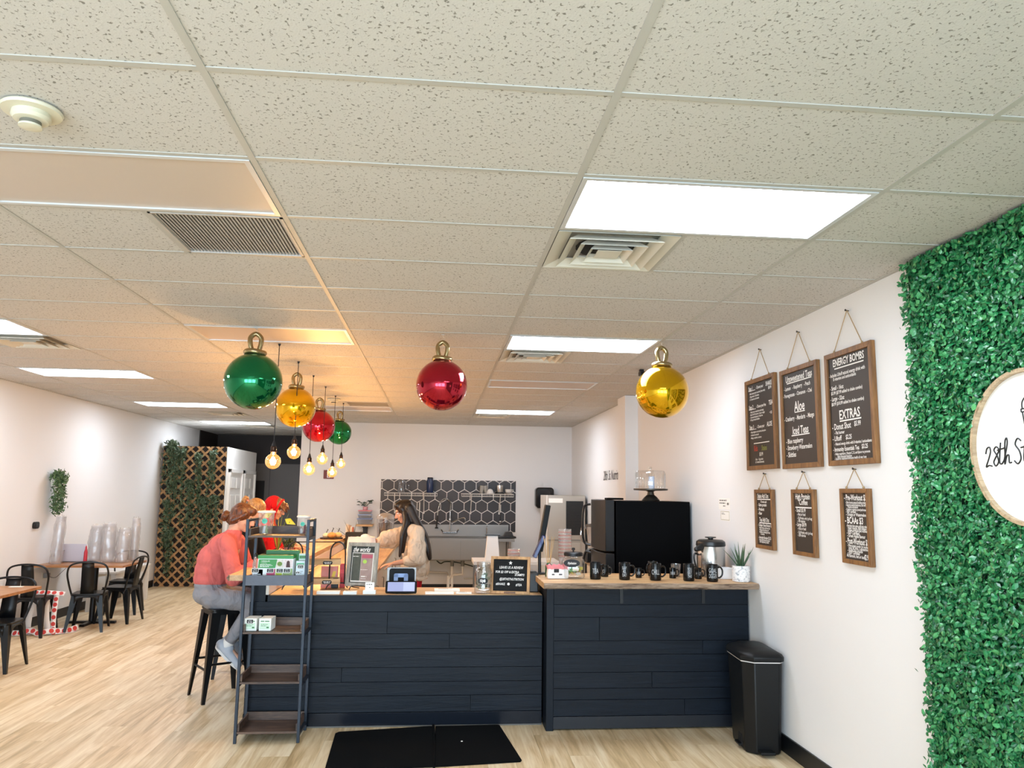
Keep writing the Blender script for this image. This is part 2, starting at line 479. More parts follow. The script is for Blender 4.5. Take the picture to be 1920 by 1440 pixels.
# ceiling: unseen slab added above to block light, T-grid, tiles
ceil = struct(B().box(XL-T, XR+T, YF-T, YC+T, H+0.03, H+0.14).obj('ceiling', mat('light_block_slab', '#8f8b82', 0.9), smooth=0))
FIX = {}                                     # (column, row) -> kind of fixture
for cr_ in ((1, 1), (1, 6), (1, 15), (-3, 6), (-3, 10), (-3, 15), (-3, 20), (1, -4), (-1, -4)): FIX[cr_] = 'lit'
for cr_ in ((1, 10), (-1, 1), (-1, 6), (-1, 15)): FIX[cr_] = 'off'
for cr_ in ((1, 2), (1, 7), (1, 16)): FIX[cr_] = 'vent_left'
for cr_ in ((-3, 7), (-3, 17), (-3, 21)): FIX[cr_] = 'vent_right'
for cr_ in ((-1, 2), (-1, 14)): FIX[cr_] = 'return_right'
t = 0.012
mt = B().box(-t, t, YF, YC, H, H+0.03)
mt_me = mt.mesh('main_tee', M_grid, 0)
for c in range(-3, 3):
    link('main_tee', mt_me, ceil, (c*G, 0, 0))
tiles = {}
for c in range(-4, 3):
    x0, x1 = max(c*G, XL), min((c+1)*G, XR)
    ct = B().box(x0+t, x1-t, -t, t, H+0.0008, H+0.03).mesh('cross_tee', M_grid, 0)
    tl = B().box(x0+t*0.8, x1-t*0.8, t*0.8, D-t*0.8, H+0.0040, H+0.022).mesh('ceiling_tile', M_tile, 0)
    hl = B().box(x0+t*0.8, (x0+x1)/2-t, t*0.8, D-t*0.8, H+0.0040, H+0.022).mesh('ceiling_tile', M_tile, 0)
    hr = B().box((x0+x1)/2+t, x1-t*0.8, t*0.8, D-t*0.8, H+0.0040, H+0.022).mesh('ceiling_tile', M_tile, 0)
    mid = B().box((x0+x1)/2-t, (x0+x1)/2+t, 0, D, H+0.001, H+0.03).mesh('cross_tee', M_grid, 0)
    for r in range(-9, 26):
        if c >= -1 and r >= 20: continue
        if c == -2 and r >= 20: pass
        y = r*D
        if y < -1.3 and c not in (1, -1): pass
        link('cross_tee', ct, ceil, (0, y, 0))
        k = FIX.get((c, r))
        if k is None: link('ceiling_tile', tl, ceil, (0, y, 0))
        elif k in ('vent_left',): link('ceiling_tile', hr, ceil, (0, y, 0)); link('cross_tee', mid, ceil, (0, y, 0))
        elif k in ('vent_right', 'return_right'): link('ceiling_tile', hl, ceil, (0, y, 0)); link('cross_tee', mid, ceil, (0, y, 0))
B().box(XR-0.022, XR, YF, YB, H-0.002, H+0.02).obj('wall_angle', M_grid, ceil, 0)
B().box(XL, XL+0.022, YF, YC, H-0.002, H+0.02).obj('wall_angle', M_grid, ceil, 0)
B().box(XC, XR-0.022, YB-0.022, YB, H-0.002, H+0.02).obj('wall_angle', M_grid, ceil, 0)

# ceiling fixtures
M_lit = emitter('lit_diffuser', '#e8f2ff', TROFFER)
M_off = mat('frosted_acrylic_off', '#cbbcae', 0.35, bump=0.12, bscale=500)
M_fixframe = mat('fixture_white_metal', '#d9dcdd', 0.35, 0.3)
M_vent = mat('vent_white_metal', '#d5d1c4', 0.45)
M_duct = mat('duct_black', '#17181a', 0.7)
lit_lab = {(1, 1): 'large lit ceiling panel nearest the camera above the right side of the room',
           (1, 6): 'lit ceiling panel just left of the yellow ornament by the menu boards',
           (1, 15): 'small far lit ceiling panel above the sink side of the room',
           (-3, 6): 'lit ceiling panel cut by the left edge of the photo',
           (-3, 10): 'long lit ceiling panel second from the camera along the left wall',
           (-3, 15): 'lit ceiling panel third from the camera along the left wall',
           (-3, 20): 'farthest lit ceiling panel above the lattice partition',
           (1, -4): 'lit ceiling panel behind the camera on the right', (-1, -4): 'lit ceiling panel behind the camera on the left'}
off_lab = {(1, 10): 'unlit grey ceiling panel above the sink side behind the red ornament',
           (-1, 1): 'large unlit ceiling panel nearest the camera beside the smoke detector',
           (-1, 6): 'unlit ceiling panel glowing orange above the green ornament',
           (-1, 15): 'far unlit ceiling panel next to the distant return grille'}
for (c, r), k in FIX.items():
    x0, y0 = c*G, r*D
    if k in ('lit', 'off'):
        lab = (lit_lab if k == 'lit' else off_lab)[(c, r)]
        f = thing('ceiling_light', lab, 'ceiling light', (x0+G/2, y0+D/2, H), 0, 'fluorescent ceiling panels')
        a, b, w = G/2-0.014, D/2-0.014, 0.022
        fr = B().box(-a, a, -b, -b+w, -0.003, 0.02).box(-a, a, b-w, b, -0.003, 0.02).box(-a, -a+w, -b+w, b-w, -0.003, 0.02).box(a-w, a, -b+w, b-w, -0.003, 0.02)
        fr.obj('frame', M_fixframe, f, 0)
        B().box(-a+w, a-w, -b+w, b-w, 0.004, 0.010).obj('diffuser', M_lit if k == 'lit' else M_off, f, 0)
    elif k.startswith('vent'):
        cx = x0 + (D/2 if k == 'vent_left' else G-D/2)
        lab = {(1, 2): 'large square air vent beside the nearest lit ceiling panel', (1, 7): 'square air vent behind the lit panel near the yellow ornament',
               (1, 16): 'smallest far air vent above the sink', (-3, 7): 'air vent at the left edge of the photo behind a lit panel',
               (-3, 17): 'small air vent on the ceiling before the lattice partition', (-3, 21): 'farthest air vent above the lattice partition'}[(c, r)]
        f = thing('air_vent', lab, 'air vent', (cx, y0+D/2, H), 0, 'square ceiling air vents')
        h = D/2-0.014
        # outer flared pan and concentric louvre rings stepping down
        def ringm(a0, z0, a1, z1, th=0.006):
            b = B()
            V = []
            for (a, z) in ((a0, z0), (a1, z1), (a1, z1+th), (a0-0.004, z0+th)):
                V.append([(-a, -a, z), (a, -a, z), (a, a, z), (-a, a, z)])
            b.ring(V, closed=True)
            return b
        ringm(h, -0.004, h-0.075, 0.022).obj('pan', M_vent, f, 0)
        ringm(h-0.062, -0.016, h-0.11, 0.016).obj('louvre', M_vent, f, 0)
        ringm(h-0.125, -0.020, h-0.165, 0.012).obj('louvre', M_vent, f, 0)
        ringm(h-0.185, -0.022, h-0.215, 0.008).obj('louvre', M_vent, f, 0)
        B().box(-0.06, 0.06, -0.06, 0.06, -0.014, -0.010).obj('centre_plate', M_vent, f, 0)
        B().lathe([(0.16, 0.024), (0.16, 0.026)], 20).obj('duct_opening', M_duct, f, 0)
        for s in (-1, 1):
            B().tube([(s*0.21, 0.21, 0.02), (s*0.03, 0.03, -0.012)], 0.003, 5).obj('brace_wire', M_vent, f)
    else:
        cx = x0 + G-D/2
        lab = 'grey slatted return grille beside the large unlit panel' if r == 2 else 'small brown return grille on the far ceiling near the pendant bulbs'
        f = thing('return_grille', lab, 'air grille', (cx, y0+D/2, H), 0, 'return air grilles')
        h = D/2-0.014
        M_ret = mat('return_grey', '#bdb7b0', 0.5)
        B().box(-h, h, -h, -h+0.012, -0.002, 0.02).box(-h, h, h-0.012, h, -0.002, 0.02).box(-h, -h+0.012, -h, h, -0.002, 0.02).box(h-0.012, h, -h, h, -0.002, 0.02).obj('frame', M_ret, f, 0)
        B().box(-h, h, -h, h, 0.018, 0.022).obj('backing', mat('return_backing', '#8d8781', 0.8), f, 0)
        sl = B(); sl.M = Matrix.Rotation(0.45, 4, 'Y'); sl.box(-0.0065, 0.0065, -h+0.012, h-0.012, -0.001, 0.001)
        sm = sl.mesh('slat', M_ret, 0)
        ns = 34
        for i in range(ns): link('slat', sm, f, (-h+0.02+(2*h-0.04)*i/(ns-1), 0, 0.006))
# smoke detectors
M_sd = mat('detector_plastic', '#d8d3bd', 0.4)
for lab, x, y in (('round cream smoke detector near the top left corner of the photo', -0.62, 0.31), ('tiny far smoke detector on the ceiling beside the pendant cords', -0.71, 8.24)):
    f = thing('smoke_detector', lab, 'smoke detector', (x, y, H), 0, 'smoke detectors')
    B().lathe([(0.085, 0.0), (0.09, -0.006), (0.086, -0.014), (0.06, -0.016)], 32).obj('base_plate', M_sd, f)
    B().lathe([(0.056, -0.014), (0.058, -0.03), (0.05, -0.04), (0.034, -0.043)], 32).obj('housing', M_sd, f)
    B().lathe([(0.031, -0.043), (0.031, -0.056)], 24).obj('sensor_core', mat('detector_vent', '#6f6c5f', 0.6), f)
    B().lathe([(0.034, -0.056), (0.034, -0.062), (0.02, -0.065)], 24).obj('sensor_cap', M_sd, f)
# ================================================================ RIGHT WALL: menu boards, leaf wall, round sign
M_bframe = wood('board_frame_wood', '#5a3a20', '#94683a', axis=2, scale=3, rough=0.5, space='object')
M_chalk = mat('chalkboard', '#2b2623', 0.55, mottle=0.10, mscale=6)
M_white = mat('chalk_white', '#f4f2ee', 0.8)
M_twine = mat('twine', '#a88d68', 0.9)
M_nail = mat('nail', '#2b2b2b', 0.4, 0.7)
def menu_board(lab, y0, y1, z0, z1, nail_y, nail_z, fw, lines, extra=()):
    """board hanging on the right wall; local x runs towards the camera side (-Y), front faces the room"""
    yc = (y0+y1)/2; w = y1-y0; h = z1-z0
    t = thing('menu_board', lab, 'menu board', (XR-0.002, yc, z0), -PI/2, 'hanging chalk menu boards')
    d = 0.028
    B().box(-w/2+fw, w/2-fw, -0.016, -0.006, fw, h-fw).obj('chalk_panel', M_chalk, t, 0)
    # four mitred frame rails
    for poly in ([(-w/2, 0), (w/2, 0), (w/2-fw, fw), (-w/2+fw, fw)], [(-w/2+fw, h-fw), (w/2-fw, h-fw), (w/2, h), (-w/2, h)],
                 [(-w/2, 0), (-w/2+fw, fw), (-w/2+fw, h-fw), (-w/2, h)], [(w/2-fw, fw), (w/2, 0), (w/2, h), (w/2-fw, h-fw)]):
        B().prism(poly, -d, 0.0).obj('frame_rail', M_bframe, t, 0, bevel=0.002)
    nx = yc - nail_y; nz = nail_z - z0
    for sx in (-1, 1):
        B().tube([(sx*w*0.30, -0.014, h-0.004), (sx*w*0.30, -0.014, h+0.006), (nx+sx*0.003, -0.012, nz)], 0.0028, 6).obj('twine', M_twine, t)
        B().ell((sx*w*0.30, -0.014, h+0.006), 0.007, 0.007, 0.009, 8, 6).obj('knot', M_twine, t)
    B().cyl((nx, 0.0, nz), (nx, -0.022, nz+0.004), 0.003, n=8).cyl((nx, -0.020, nz+0.004), (nx, -0.023, nz+0.004), 0.007, n=10).obj('nail', M_nail, t)
    L = []
    for s, x, z, sz, *r in lines:
        r = list(r) + ([1.0] if not r else [])
        if len(r) < 2 or r[1] == 'L': r[0] = min(r[0], ((1-x)*w-fw-.006)/(_glyphs(s, 0.018)[2]*sz))
        L.append((s, x*w - w/2, z*h, sz) + tuple(r))
    for l in L:
        if l[3] >= .042: lettering('heading', [l], M_white, t, -0.0175, bold=0.0009)
    stuff(lettering('small_lettering', [l for l in L if l[3] < .042], M_white, t, -0.0175, bold=0.0009))
    for name, ls, m in extra:
        lettering(name, [(s, x*w - w/2, z*h, sz) + tuple(r) for s, x, z, sz, *r in ls], m, t, -0.0178, bold=0.0011)
    return t
def rule(x, z, n, sz=0.02): return ('\u2014'*n, x, z, sz, 1.0)
U = lambda x0, x1, z: (x0, x1, z)
def underline(t, w, h, bars):
    for x0, x1, z, th in bars: B().box(x0*w-w/2, x1*w-w/2, -0.0182, -0.0172, z*h, z*h+th).obj('underline', M_white, t, 0)

t1 = menu_board('tall chalk menu board listing Step 1, 2 and 3, leftmost of the top row', 3.155, 3.69, 1.933, 2.627, 3.411, 2.838, 0.032, [
    ('Step 1', .10, .885, .044, .75), ('- Choose your', .36, .885, .033, .7), ('SHAKE', .70, .885, .046, .75), ('$8.99', .78, .845, .03, .8),
    ('- Meal replacement smoothie (24oz drink)', .13, .838, .020, .85), ('- 24g protein, 230 calories', .13, .806, .020, .85), ('- 21 vitamins and minerals', .13, .774, .020, .85),
    ('Step 2', .10, .675, .044, .75), ('- Choose your free', .36, .675, .033, .68), ('TEA', .78, .675, .048, .8),
    ('- Helps boost metabolism and energy', .13, .632, .020, .85), ('- Burns 80-100 calories, 5 cals, no sugar', .13, .603, .020, .85),
    ('- Concentrated green or black tea', .13, .574, .020, .85), ('- 85 mg of natural caffeine', .13, .545, .020, .85), ('+ $1', .80, .58, .028, .8),
    ('Step 3', .10, .452, .044, .75), ('- Choose your', .36, .452, .033, .7), ('ALOE', .70, .452, .048, .75),
    ('- Helps digestion and nutrient absorption', .13, .408, .020, .85), ('- Soothes the stomach', .13, .376, .020, .85), ('- Mango, mandarin, cranberry', .13, .344, .020, .85),
    ('$5.99', .42, .150, .036, .8), ('-16oz   -13g protein', .27, .105, .021, .85), ('-21 vitamins/minerals', .27, .075, .022, .85)],
    [('coloured_lettering', [('Kids', .24, .205, .062, .62)], mat('chalk_red', '#c24a36', 0.8)), ('coloured_lettering', [('Shakes', .50, .205, .056, .62)], mat('chalk_olive', '#8a8f4a', 0.8))])
underline(t1, .535, .694, [(.10, .34, .878, .004), (.10, .34, .667, .004), (.10, .34, .444, .004), (.24, .76, .285, .006)])
t2 = menu_board('tall chalk menu board of Unsweetened Teas, Aloe and Iced Teas, middle of the top row', 2.52, 3.06, 1.926, 2.613, 2.779, 2.843, 0.032, [
    ('Unsweetened Teas', .5, .865, .064, .78, 'C'), ('- Lemon   - Raspberry   - Peach', .09, .785, .037, .82), ('- Pomegranate  - Cinnamon  - Chai', .06, .715, .036, .82),
    ('Aloe', .5, .560, .095, .82, 'C'), ('- Cranberry  - Mandarin  - Mango', .07, .475, .043, .74),
    ('Iced Teas', .5, .335, .075, .80, 'C'), ('- Blue raspberry', .10, .250, .045, .85), ('- Strawberry Watermelon', .10, .185, .044, .80), ('- Skittles', .10, .115, .048, .85)])
underline(t2, .54, .687, [(.18, .84, .848, .007), (.37, .64, .545, .006), (.26, .74, .318, .007)])
t3 = menu_board('tall chalk menu board of Energy Bombs and Extras, rightmost of the top row', 1.886, 2.415, 1.926, 2.615, 2.144, 2.842, 0.032, [
    ('ENERGY BOMBS', .5, .875, .063, .78, 'C'), ('- Includes Liftoff natural energy drink with', .07, .785, .030, .80), ('B vitamins and antioxidants', .16, .750, .028, .85),
    ('- Small - 16oz', .08, .668, .036, .80), ('$5.99 ($7.99 added to shake combo)', .10, .628, .028, .85), ('- Large - 32oz', .08, .572, .036, .80), ('$8.99 ($10.99 added to shake combo)', .10, .530, .028, .85),
    ('EXTRAS', .48, .400, .078, .85, 'C'), ('- Donut Shot', .09, .315, .052, .78), ('$5.99', .57, .325, .040, .8), ('- Fat burner', .14, .275, .028, .85),
    ('- Liftoff', .09, .218, .042, .85), ('$2.25', .38, .222, .038, .8), ('- Natural energy drink with B vitamins / antioxidants', .13, .178, .024, .80),
    ('- Immunity Essentials Tea', .09, .125, .036, .80), ('$3.25', .70, .130, .036, .8), ('- Helps respiratory, Vitamin C, D, and Epicor to promote', .12, .092, .021, .80),
    ('daily immune function', .18, .068, .022, .85), ('- Supports respiratory/immune health all year long', .12, .050, .0215, .80)])
underline(t3, .529, .689, [(.20, .82, .848, .007), (.27, .72, .378, .008)])
t4 = menu_board('small chalk menu board of Shake and Tea Add Ons, leftmost of the lower row', 3.25, 3.565, 1.353, 1.785, 3.397, 1.899, 0.026, [
    ('Shake Add Ons', .12, .855, .047, .66), ('50 cents each', .30, .775, .024, .8), ('- Extra protein', .14, .715, .032, .8), ('- Probiotic', .14, .64, .032, .8), ('- Fiber', .14, .57, .032, .8),
    ('Tea Add Ons', .20, .455, .043, .72), ('- Collagen / Beauty Booster $2', .12, .375, .028, .68), ('helps with hair, skin and nails', .18, .335, .020, .80), ('reduces fine lines and', .18, .300, .020, .95), ('wrinkles, hydrating formula', .18, .265, .020, .85), ('15 calories', .24, .230, .020, .8),
    ('- Immunity Booster $2.25', .12, .165, .029, .72), ('helps daily immune function', .16, .13, .020, .82), ('and respiratory health', .18, .098, .020, .9)])
underline(t4, .315, .432, [(.12, .86, .825, .007), (.20, .86, .425, .007)])
t5 = menu_board('small chalk menu board of High Protein Coffee, middle of the lower row', 2.63, 2.945, 1.353, 1.785, 2.781, 1.897, 0.026, [
    ('High Protein', .14, .850, .052, .78), ('Coffee', .5, .765, .052, .85, 'C'), ('- Small $5.99', .13, .655, .034, .82), ('- Hot or Iced', .20, .600, .026, .85), ('- 15g Protein, only 1g of sugar', .20, .545, .024, .80), ('- 100 calories', .20, .500, .024, .85),
    ('- Large $8.99', .13, .440, .034, .82), ('- Hot or Iced', .20, .385, .026, .85), ('- 15g Protein, only 1g of sugar', .20, .330, .024, .80), ('- 200 calories', .20, .285, .024, .85)])
underline(t5, .315, .432, [(.14, .86, .715, .008)])
t6 = menu_board('small chalk menu board of Pre-Workouts, BCAAs and Post-Workouts, rightmost of the lower row', 1.99, 2.30, 1.356, 1.788, 2.146, 1.899, 0.026, [
    ('- Pre-Workout $5', .11, .845, .048, .70), ('- Nitro boosts pumps & building strength', .16, .800, .0205, .78), ('- Supports muscle & endurance, fast twitch', .16, .767, .0205, .76), ('muscle activation', .24, .740, .020, .8),
    ('- Creatine to maximise power/performance', .16, .707, .0205, .76), ('- NSF certified', .16, .675, .022, .85), ('- Orange or Watermelon', .16, .635, .026, .80),
    ('- BCAAs $3', .11, .535, .054, .75), ('- Branched chain amino acids help rebuild', .16, .490, .0205, .78), ('repair muscle, fight fatigue', .20, .460, .021, .9), ('protein synthesis and recovery', .20, .430, .021, .88), ('- NSF Certified', .16, .390, .027, .82), ('- Green Apple flavour', .16, .352, .027, .82),
    ('- Post-Workout $5', .11, .265, .048, .68), ('- Whey protein powder, for recovery', .16, .225, .0225, .85), ('iron, BCAAs, L-glutamine', .20, .193, .0225, .9), ('- Builds lean muscle', .16, .160, .024, .85), ('- NSF Certified', .16, .128, .025, .85), ('All flavours, hot or iced', .12, .088, .026, .78), ('$2.99', .74, .080, .042, .75)])

# two paper notices
for lab, y0, y1, z0, z1, ls in (('white paper notice taped to the wall above another, left of the menu boards', 4.13, 4.39, 1.62, 1.715, [('Thank you for', .06, .72, .02), ('keeping our', .06, .46, .02), ('shop clean', .06, .2, .018)]),
                                ('framed white certificate taped below the upper paper notice', 4.14, 4.355, 1.526, 1.610, [('Permit', .12, .68, .014), ('to operate', .12, .48, .012)])):
    t = thing('paper_notice', lab, 'notice', (XR-0.001, (y0+y1)/2, z0), -PI/2, 'paper notices on the right wall')
    w, h = y1-y0, z1-z0
    B().box(-w/2, w/2, -0.002, 0, 0, h).obj('sheet', mat('paper_white', '#f0ede6', 0.8), t, 0)
    print_bars('print', t, -.0024, mat('print_grey', '#77736c', 0.8), [(-w*.42, w*.2, h*.74, .012), (-w*.42, w*.1, h*.5, .012), (-w*.1, w*.1, h*.26, .01), (w*.24, w*.4, h*.4, .02)] if 'above' in lab else [(-w*.38, -w*.1, h*.74, .005), (-w*.38, 0, h*.62, .005)])
    if 'certificate' in lab:
        b = B()
        for bx in ((-w/2+.01, w/2-.01, .006, .009), (-w/2+.01, w/2-.01, h-.009, h-.006)): b.box(bx[0], bx[1], -0.0026, -0.002, bx[2], bx[3])
        for x in (-w/2+.01, w/2-.013): b.box(x, x+.003, -0.0026, -0.002, .006, h-.006)
        b.obj('printed_border', mat('print_olive', '#8b8355', 0.8), t, 0)

# lettering stuck to the far right wall
t = thing('wall_lettering', 'black script lettering stuck on the white wall above the black fridge', 'lettering', (XR, 8.57, 1.93), -PI/2)
lettering('script', [('28th St Nutrition', 0, 0, .20, .80, 'C', .25)], mat('vinyl_black', '#1d1c1c', 0.5), t, -0.003)

# leaf wall
def leaf_material():
    m, nt, p = _new('plastic_leaf')
    at = N(nt, 'ShaderNodeAttribute', attribute_name='tone')
    cr = N(nt, 'ShaderNodeValToRGB'); e = cr.color_ramp.elements
    e[0].position = 0.0; e[0].color = lin('#0d4527'); e[1].position = 1.0; e[1].color = lin('#56a866')
    k = cr.color_ramp.elements.new(0.55); k.color = lin('#1f7a45')
    nt.links.new(at.outputs['Fac'], cr.inputs[0]); nt.links.new(cr.outputs[0], p.inputs['Base Color'])
    p.inputs['Roughness'].default_value = 0.32; p.inputs['Specular IOR Level'].default_value = 0.6
    MATS['plastic_leaf'] = m
    return m
M_leaf = leaf_material()
GY0, GY1 = -2.6, 1.50
gw = thing('leaf_wall', 'wall panel of dense green artificial boxwood leaves behind the round sign', 'leaf wall', (XR, (GY0+GY1)/2, 0), 0)
B().box(-0.035, 0, GY0-(GY0+GY1)/2, GY1-(GY0+GY1)/2, 0.02, H-0.004).obj('backing_panel', mat('leaf_backing', '#0c2a18', 0.9), gw, 0)
def leaves(n, y0, y1, z0, z1, size):
    rnd = random.Random(5); V = []; F = []; tone = []
    yc = (GY0+GY1)/2
    for i in range(n):
        y = rnd.uniform(y0, y1); z = rnd.uniform(z0, z1)
        if math.hypot(y-0.735, z-1.95) < 0.312: continue
        depth = -0.035 - abs(rnd.gauss(0.022, 0.016)) - 0.012*math.sin(y*9+z*3)*math.sin(z*7)
        if z > H-0.03: depth = max(depth, -0.07)
        nrm = Vector((-1, rnd.gauss(0, .55), rnd.gauss(0.25, .55))).normalized()
        a = Vector((rnd.gauss(0, 1), rnd.gauss(0, 1), rnd.gauss(0, 1))); u = (a - nrm*a.dot(nrm)).normalized(); w = nrm.cross(u)
        s = size*rnd.uniform(.7, 1.25); c = Vector((depth, y-yc, min(z, H-0.012)))
        o = len(V)
        pts = [c - u*s*.55, c - u*s*.1 + w*s*.36 - nrm*s*.05, c + u*s*.4 + w*s*.24, c + u*s*.6, c + u*s*.4 - w*s*.24, c - u*s*.1 - w*s*.36 - nrm*s*.05, c + nrm*s*.07]
        pts = [Vector((min(p.x, -0.004), p.y, min(p.z, H-0.006))) for p in pts]
        V += [tuple(p) for p in pts]
        F += [(o, o+6, o+1), (o+1, o+6, o+2), (o+2, o+6, o+3), (o+3, o+6, o+4), (o+4, o+6, o+5), (o+5, o+6, o)]
        t = rnd.betavariate(2, 2); tone += [t]*7
    me = bpy.data.meshes.new('boxwood_leaves'); me.from_pydata(V, [], F); me.materials.append(M_leaf)
    at = me.attributes.new('tone', 'FLOAT', 'POINT'); at.data.foreach_set('value', tone)
    me.update(); return me
stuff(link('boxwood_leaves', leaves(62000, -0.35, GY1+0.006, 0.02, H, 0.026), gw))
me2 = leaves(9000, GY0, -0.35, 0.02, H, 0.034)
stuff(link('boxwood_leaves', me2, gw))
# round sign
sg = thing('round_sign', 'round white sign with wooden rim and a cup drawn in black', 'sign', (XR-0.052, 0.735, 1.95), -PI/2)
R_ = 0.318
B().lathe([(R_-0.015, 0.0), (R_-0.015, 0.012)], 64).obj('sign_face', mat('sign_white', '#f3f2ef', 0.5), sg, rot=(PI/2, 0, 0))
B().ring([[((r)*math.cos(2*PI*j/64), y, (r)*math.sin(2*PI*j/64)) for j in range(64)] for r, y in ((R_, 0.03), (R_, -0.032), (R_-0.016, -0.032), (R_-0.016, 0.03))], closed=True).obj('rim', wood('rim_oak', '#8f795c', '#c2ab8a', axis=1, scale=4, space='object'), sg)
ink = mat('sign_ink', '#161616', 0.5)
def stroke(polys, r, m, parent, y, name):
    b = B()
    for pl in polys: b.tube([(p[0], y, p[1]) for p in spline([(q[0], q[1], 0) for q in pl], 6)], r, 6, flat=(1, 1))
    return b.obj(name, m, parent)
# handwritten 28th St Nutrition (x to the right, z up, metres, from the sign's centre)
def hand(ox, oz, s, pls): return [[(ox+x*s, oz+z*s) for x, z in pl] for pl in pls]
S = 0.092
H28 = []
H28 += hand(-0.245, -0.075, S, [[(0, .62), (.10, .86), (.28, .92), (.32, .70), (.16, .35), (-.02, .02), (.18, .08), (.38, .04)]])
H28 += hand(-0.203, -0.073, S, [[(.42, .78), (.26, .90), (.10, .74), (.28, .48), (.34, .20), (.16, .02), (.04, .20), (.22, .46), (.44, .74)]])
H28 += hand(-0.172, -0.068, S, [[(.22, 1.02), (.12, .5), (.08, .12), (.2, .05), (.36, .2)], [(-.02, .68), (.42, .76)]])
H28 += hand(-0.146, -0.068, S, [[(.08, .2), (.34, .9), (.34, 1.2), (.22, 1.05), (.16, .5), (.12, .02), (.26, .38), (.40, .42), (.40, .1), (.55, .1)]])
H28 += hand(-0.082, -0.066, S, [[(.50, 1.0), (.30, 1.12), (.14, .86), (.36, .56), (.42, .22), (.22, .0), (.02, .14)]])
H28 += hand(-0.034, -0.064, S, [[(.24, 1.02), (.12, .5), (.08, .12), (.2, .05), (.36, .2)], [(-.06, .68), (.46, .76)]])
H28 += hand(0.030, -0.064, S, [[(.02, .0), (.14, .55), (.2, 1.0), (.34, .5), (.46, .05), (.56, .6), (.64, 1.05)]])
x0 = 0.10
for k in range(6): H28 += hand(x0+k*0.026, -0.062, S*0.8, [[(0, .5), (.04, .05), (.2, .1), (.28, .5), (.3, .1)]])
stroke(H28, 0.0030, ink, sg, -0.0135, 'script_lettering')
cq = lambda pl: [(0.022+x*0.62, 0.052+z*0.62) for x, z in pl]
cup = [cq(p) for p in ([(-.062, .165), (-.058, .21), (-.02, .245), (.02, .245), (.058, .21), (.062, .165)],
       [(-.072, .165), (0, .167), (.072, .165)], [(-.072, .145), (0, .147), (.072, .145)], [(-.072, .165), (-.072, .145)], [(.072, .165), (.072, .145)],
       [(-.062, .145), (-.052, .07), (-.044, 0)], [(.062, .145), (.052, .07), (.044, 0)], [(-.044, 0), (0, -.001), (.044, 0)], [(0, .245), (.012, .30)])]
stroke(cup, 0.0026, ink, sg, -0.0135, 'cup_drawing')
# ================================================================ COUNTERS
M_navy = wood('navy_painted_wood', '#080f18', '#111a25', axis=0, scale=1.6, rough=0.5, bump=0.5, rings=5, spec=0.22)
M_navy2 = mat('navy_trim_paint', '#0d151f', 0.5, bump=0.05, bscale=40, spec=0.22)
M_top = wood('counter_oak', '#b5824e', '#e2bd8c', axis=0, scale=1.2, rough=0.4, bump=0.05)
M_topy = wood('counter_oak_long', '#b5824e', '#e2bd8c', axis=1, scale=1.2, rough=0.4, bump=0.05)
M_cream = mat('cream_laminate', '#e6ddd0', 0.5)
def planks_on(parent, x0, x1, y, rows, seams, m):
    g = 0.0016
    for (za, zb), ss in zip(rows, seams):
        xs = [x0] + list(ss) + [x1]
        for a, b in zip(xs[:-1], xs[1:]):
            B().box(a+g, b-g, y-0.014-random.uniform(0, .0008), y, za+g, zb-g).obj('plank', m, parent, 0, bevel=0.0008)
# front low counter
lc = thing('service_counter', 'low navy plank-clad service counter with wooden top in the centre', 'counter', (0, 0, 0))
yF = 3.944
B().box(-0.535, 1.535, yF, 4.36, 0.02, 0.905).obj('carcass', mat('carcass_dark', '#0c1016', 0.7), lc, 0)
zr = [.905, .831, .67, .561, .426, .322, .222, .105]
rows = [(zr[i+1], zr[i]) for i in range(len(zr)-1)]
planks_on(lc, -0.67, 1.535, yF, rows, [(), (.353,), (.824,), (), (.028,), (), (.994,)], M_navy)
B().box(-0.672, 1.535, yF-0.020, yF, 0.012, 0.104).obj('kick_board', mat('gloss_navy_kick', '#0b121d', 0.25, spec=0.3), lc, 0, bevel=0.002)
B().box(-0.672, 1.535, yF-0.010, yF+0.02, 0.0, 0.012).obj('floor_strip', mat('grey_strip', '#6b6863', 0.5), lc, 0)
B().box(-0.54, 1.535, yF-0.022, yF+0.02, 0.905, 0.951).obj('edge_trim', M_navy2, lc, 0, bevel=0.002)
B().box(-0.535, 1.535, yF+0.02, 4.42, 0.905, 0.953).obj('worktop', M_top, lc, 0)
# back run of worktop going away behind the knee wall
wt = thing('work_counter', 'long wooden work counter running back behind the service counter under the pendant bulbs', 'counter', (0, 0, 0))
B().box(-0.535, 0.125, 4.425, 9.45, 0.915, 0.953).obj('worktop', M_topy, wt, 0, bevel=0.003)
B().box(-0.535, 0.09, 4.425, 9.42, 0.09, 0.914).obj('cabinet_body', M_cream, wt, 0)
for k in range(6):
    y0 = 4.45+k*0.82
    dd = B().box(0.091, 0.108, y0+.01, y0+.80, 0.12, 0.90).obj('cabinet_door', mat('cabinet_cream', '#d8cdbb', 0.45), wt, 0, bevel=0.003)
    B().tube([(0.108, y0+.70, .62), (0.128, y0+.70, .62), (0.128, y0+.70, .78), (0.108, y0+.70, .78)], .005, 6).obj('handle', mat('dull_metal', '#77736c', 0.4, 0.9), dd)
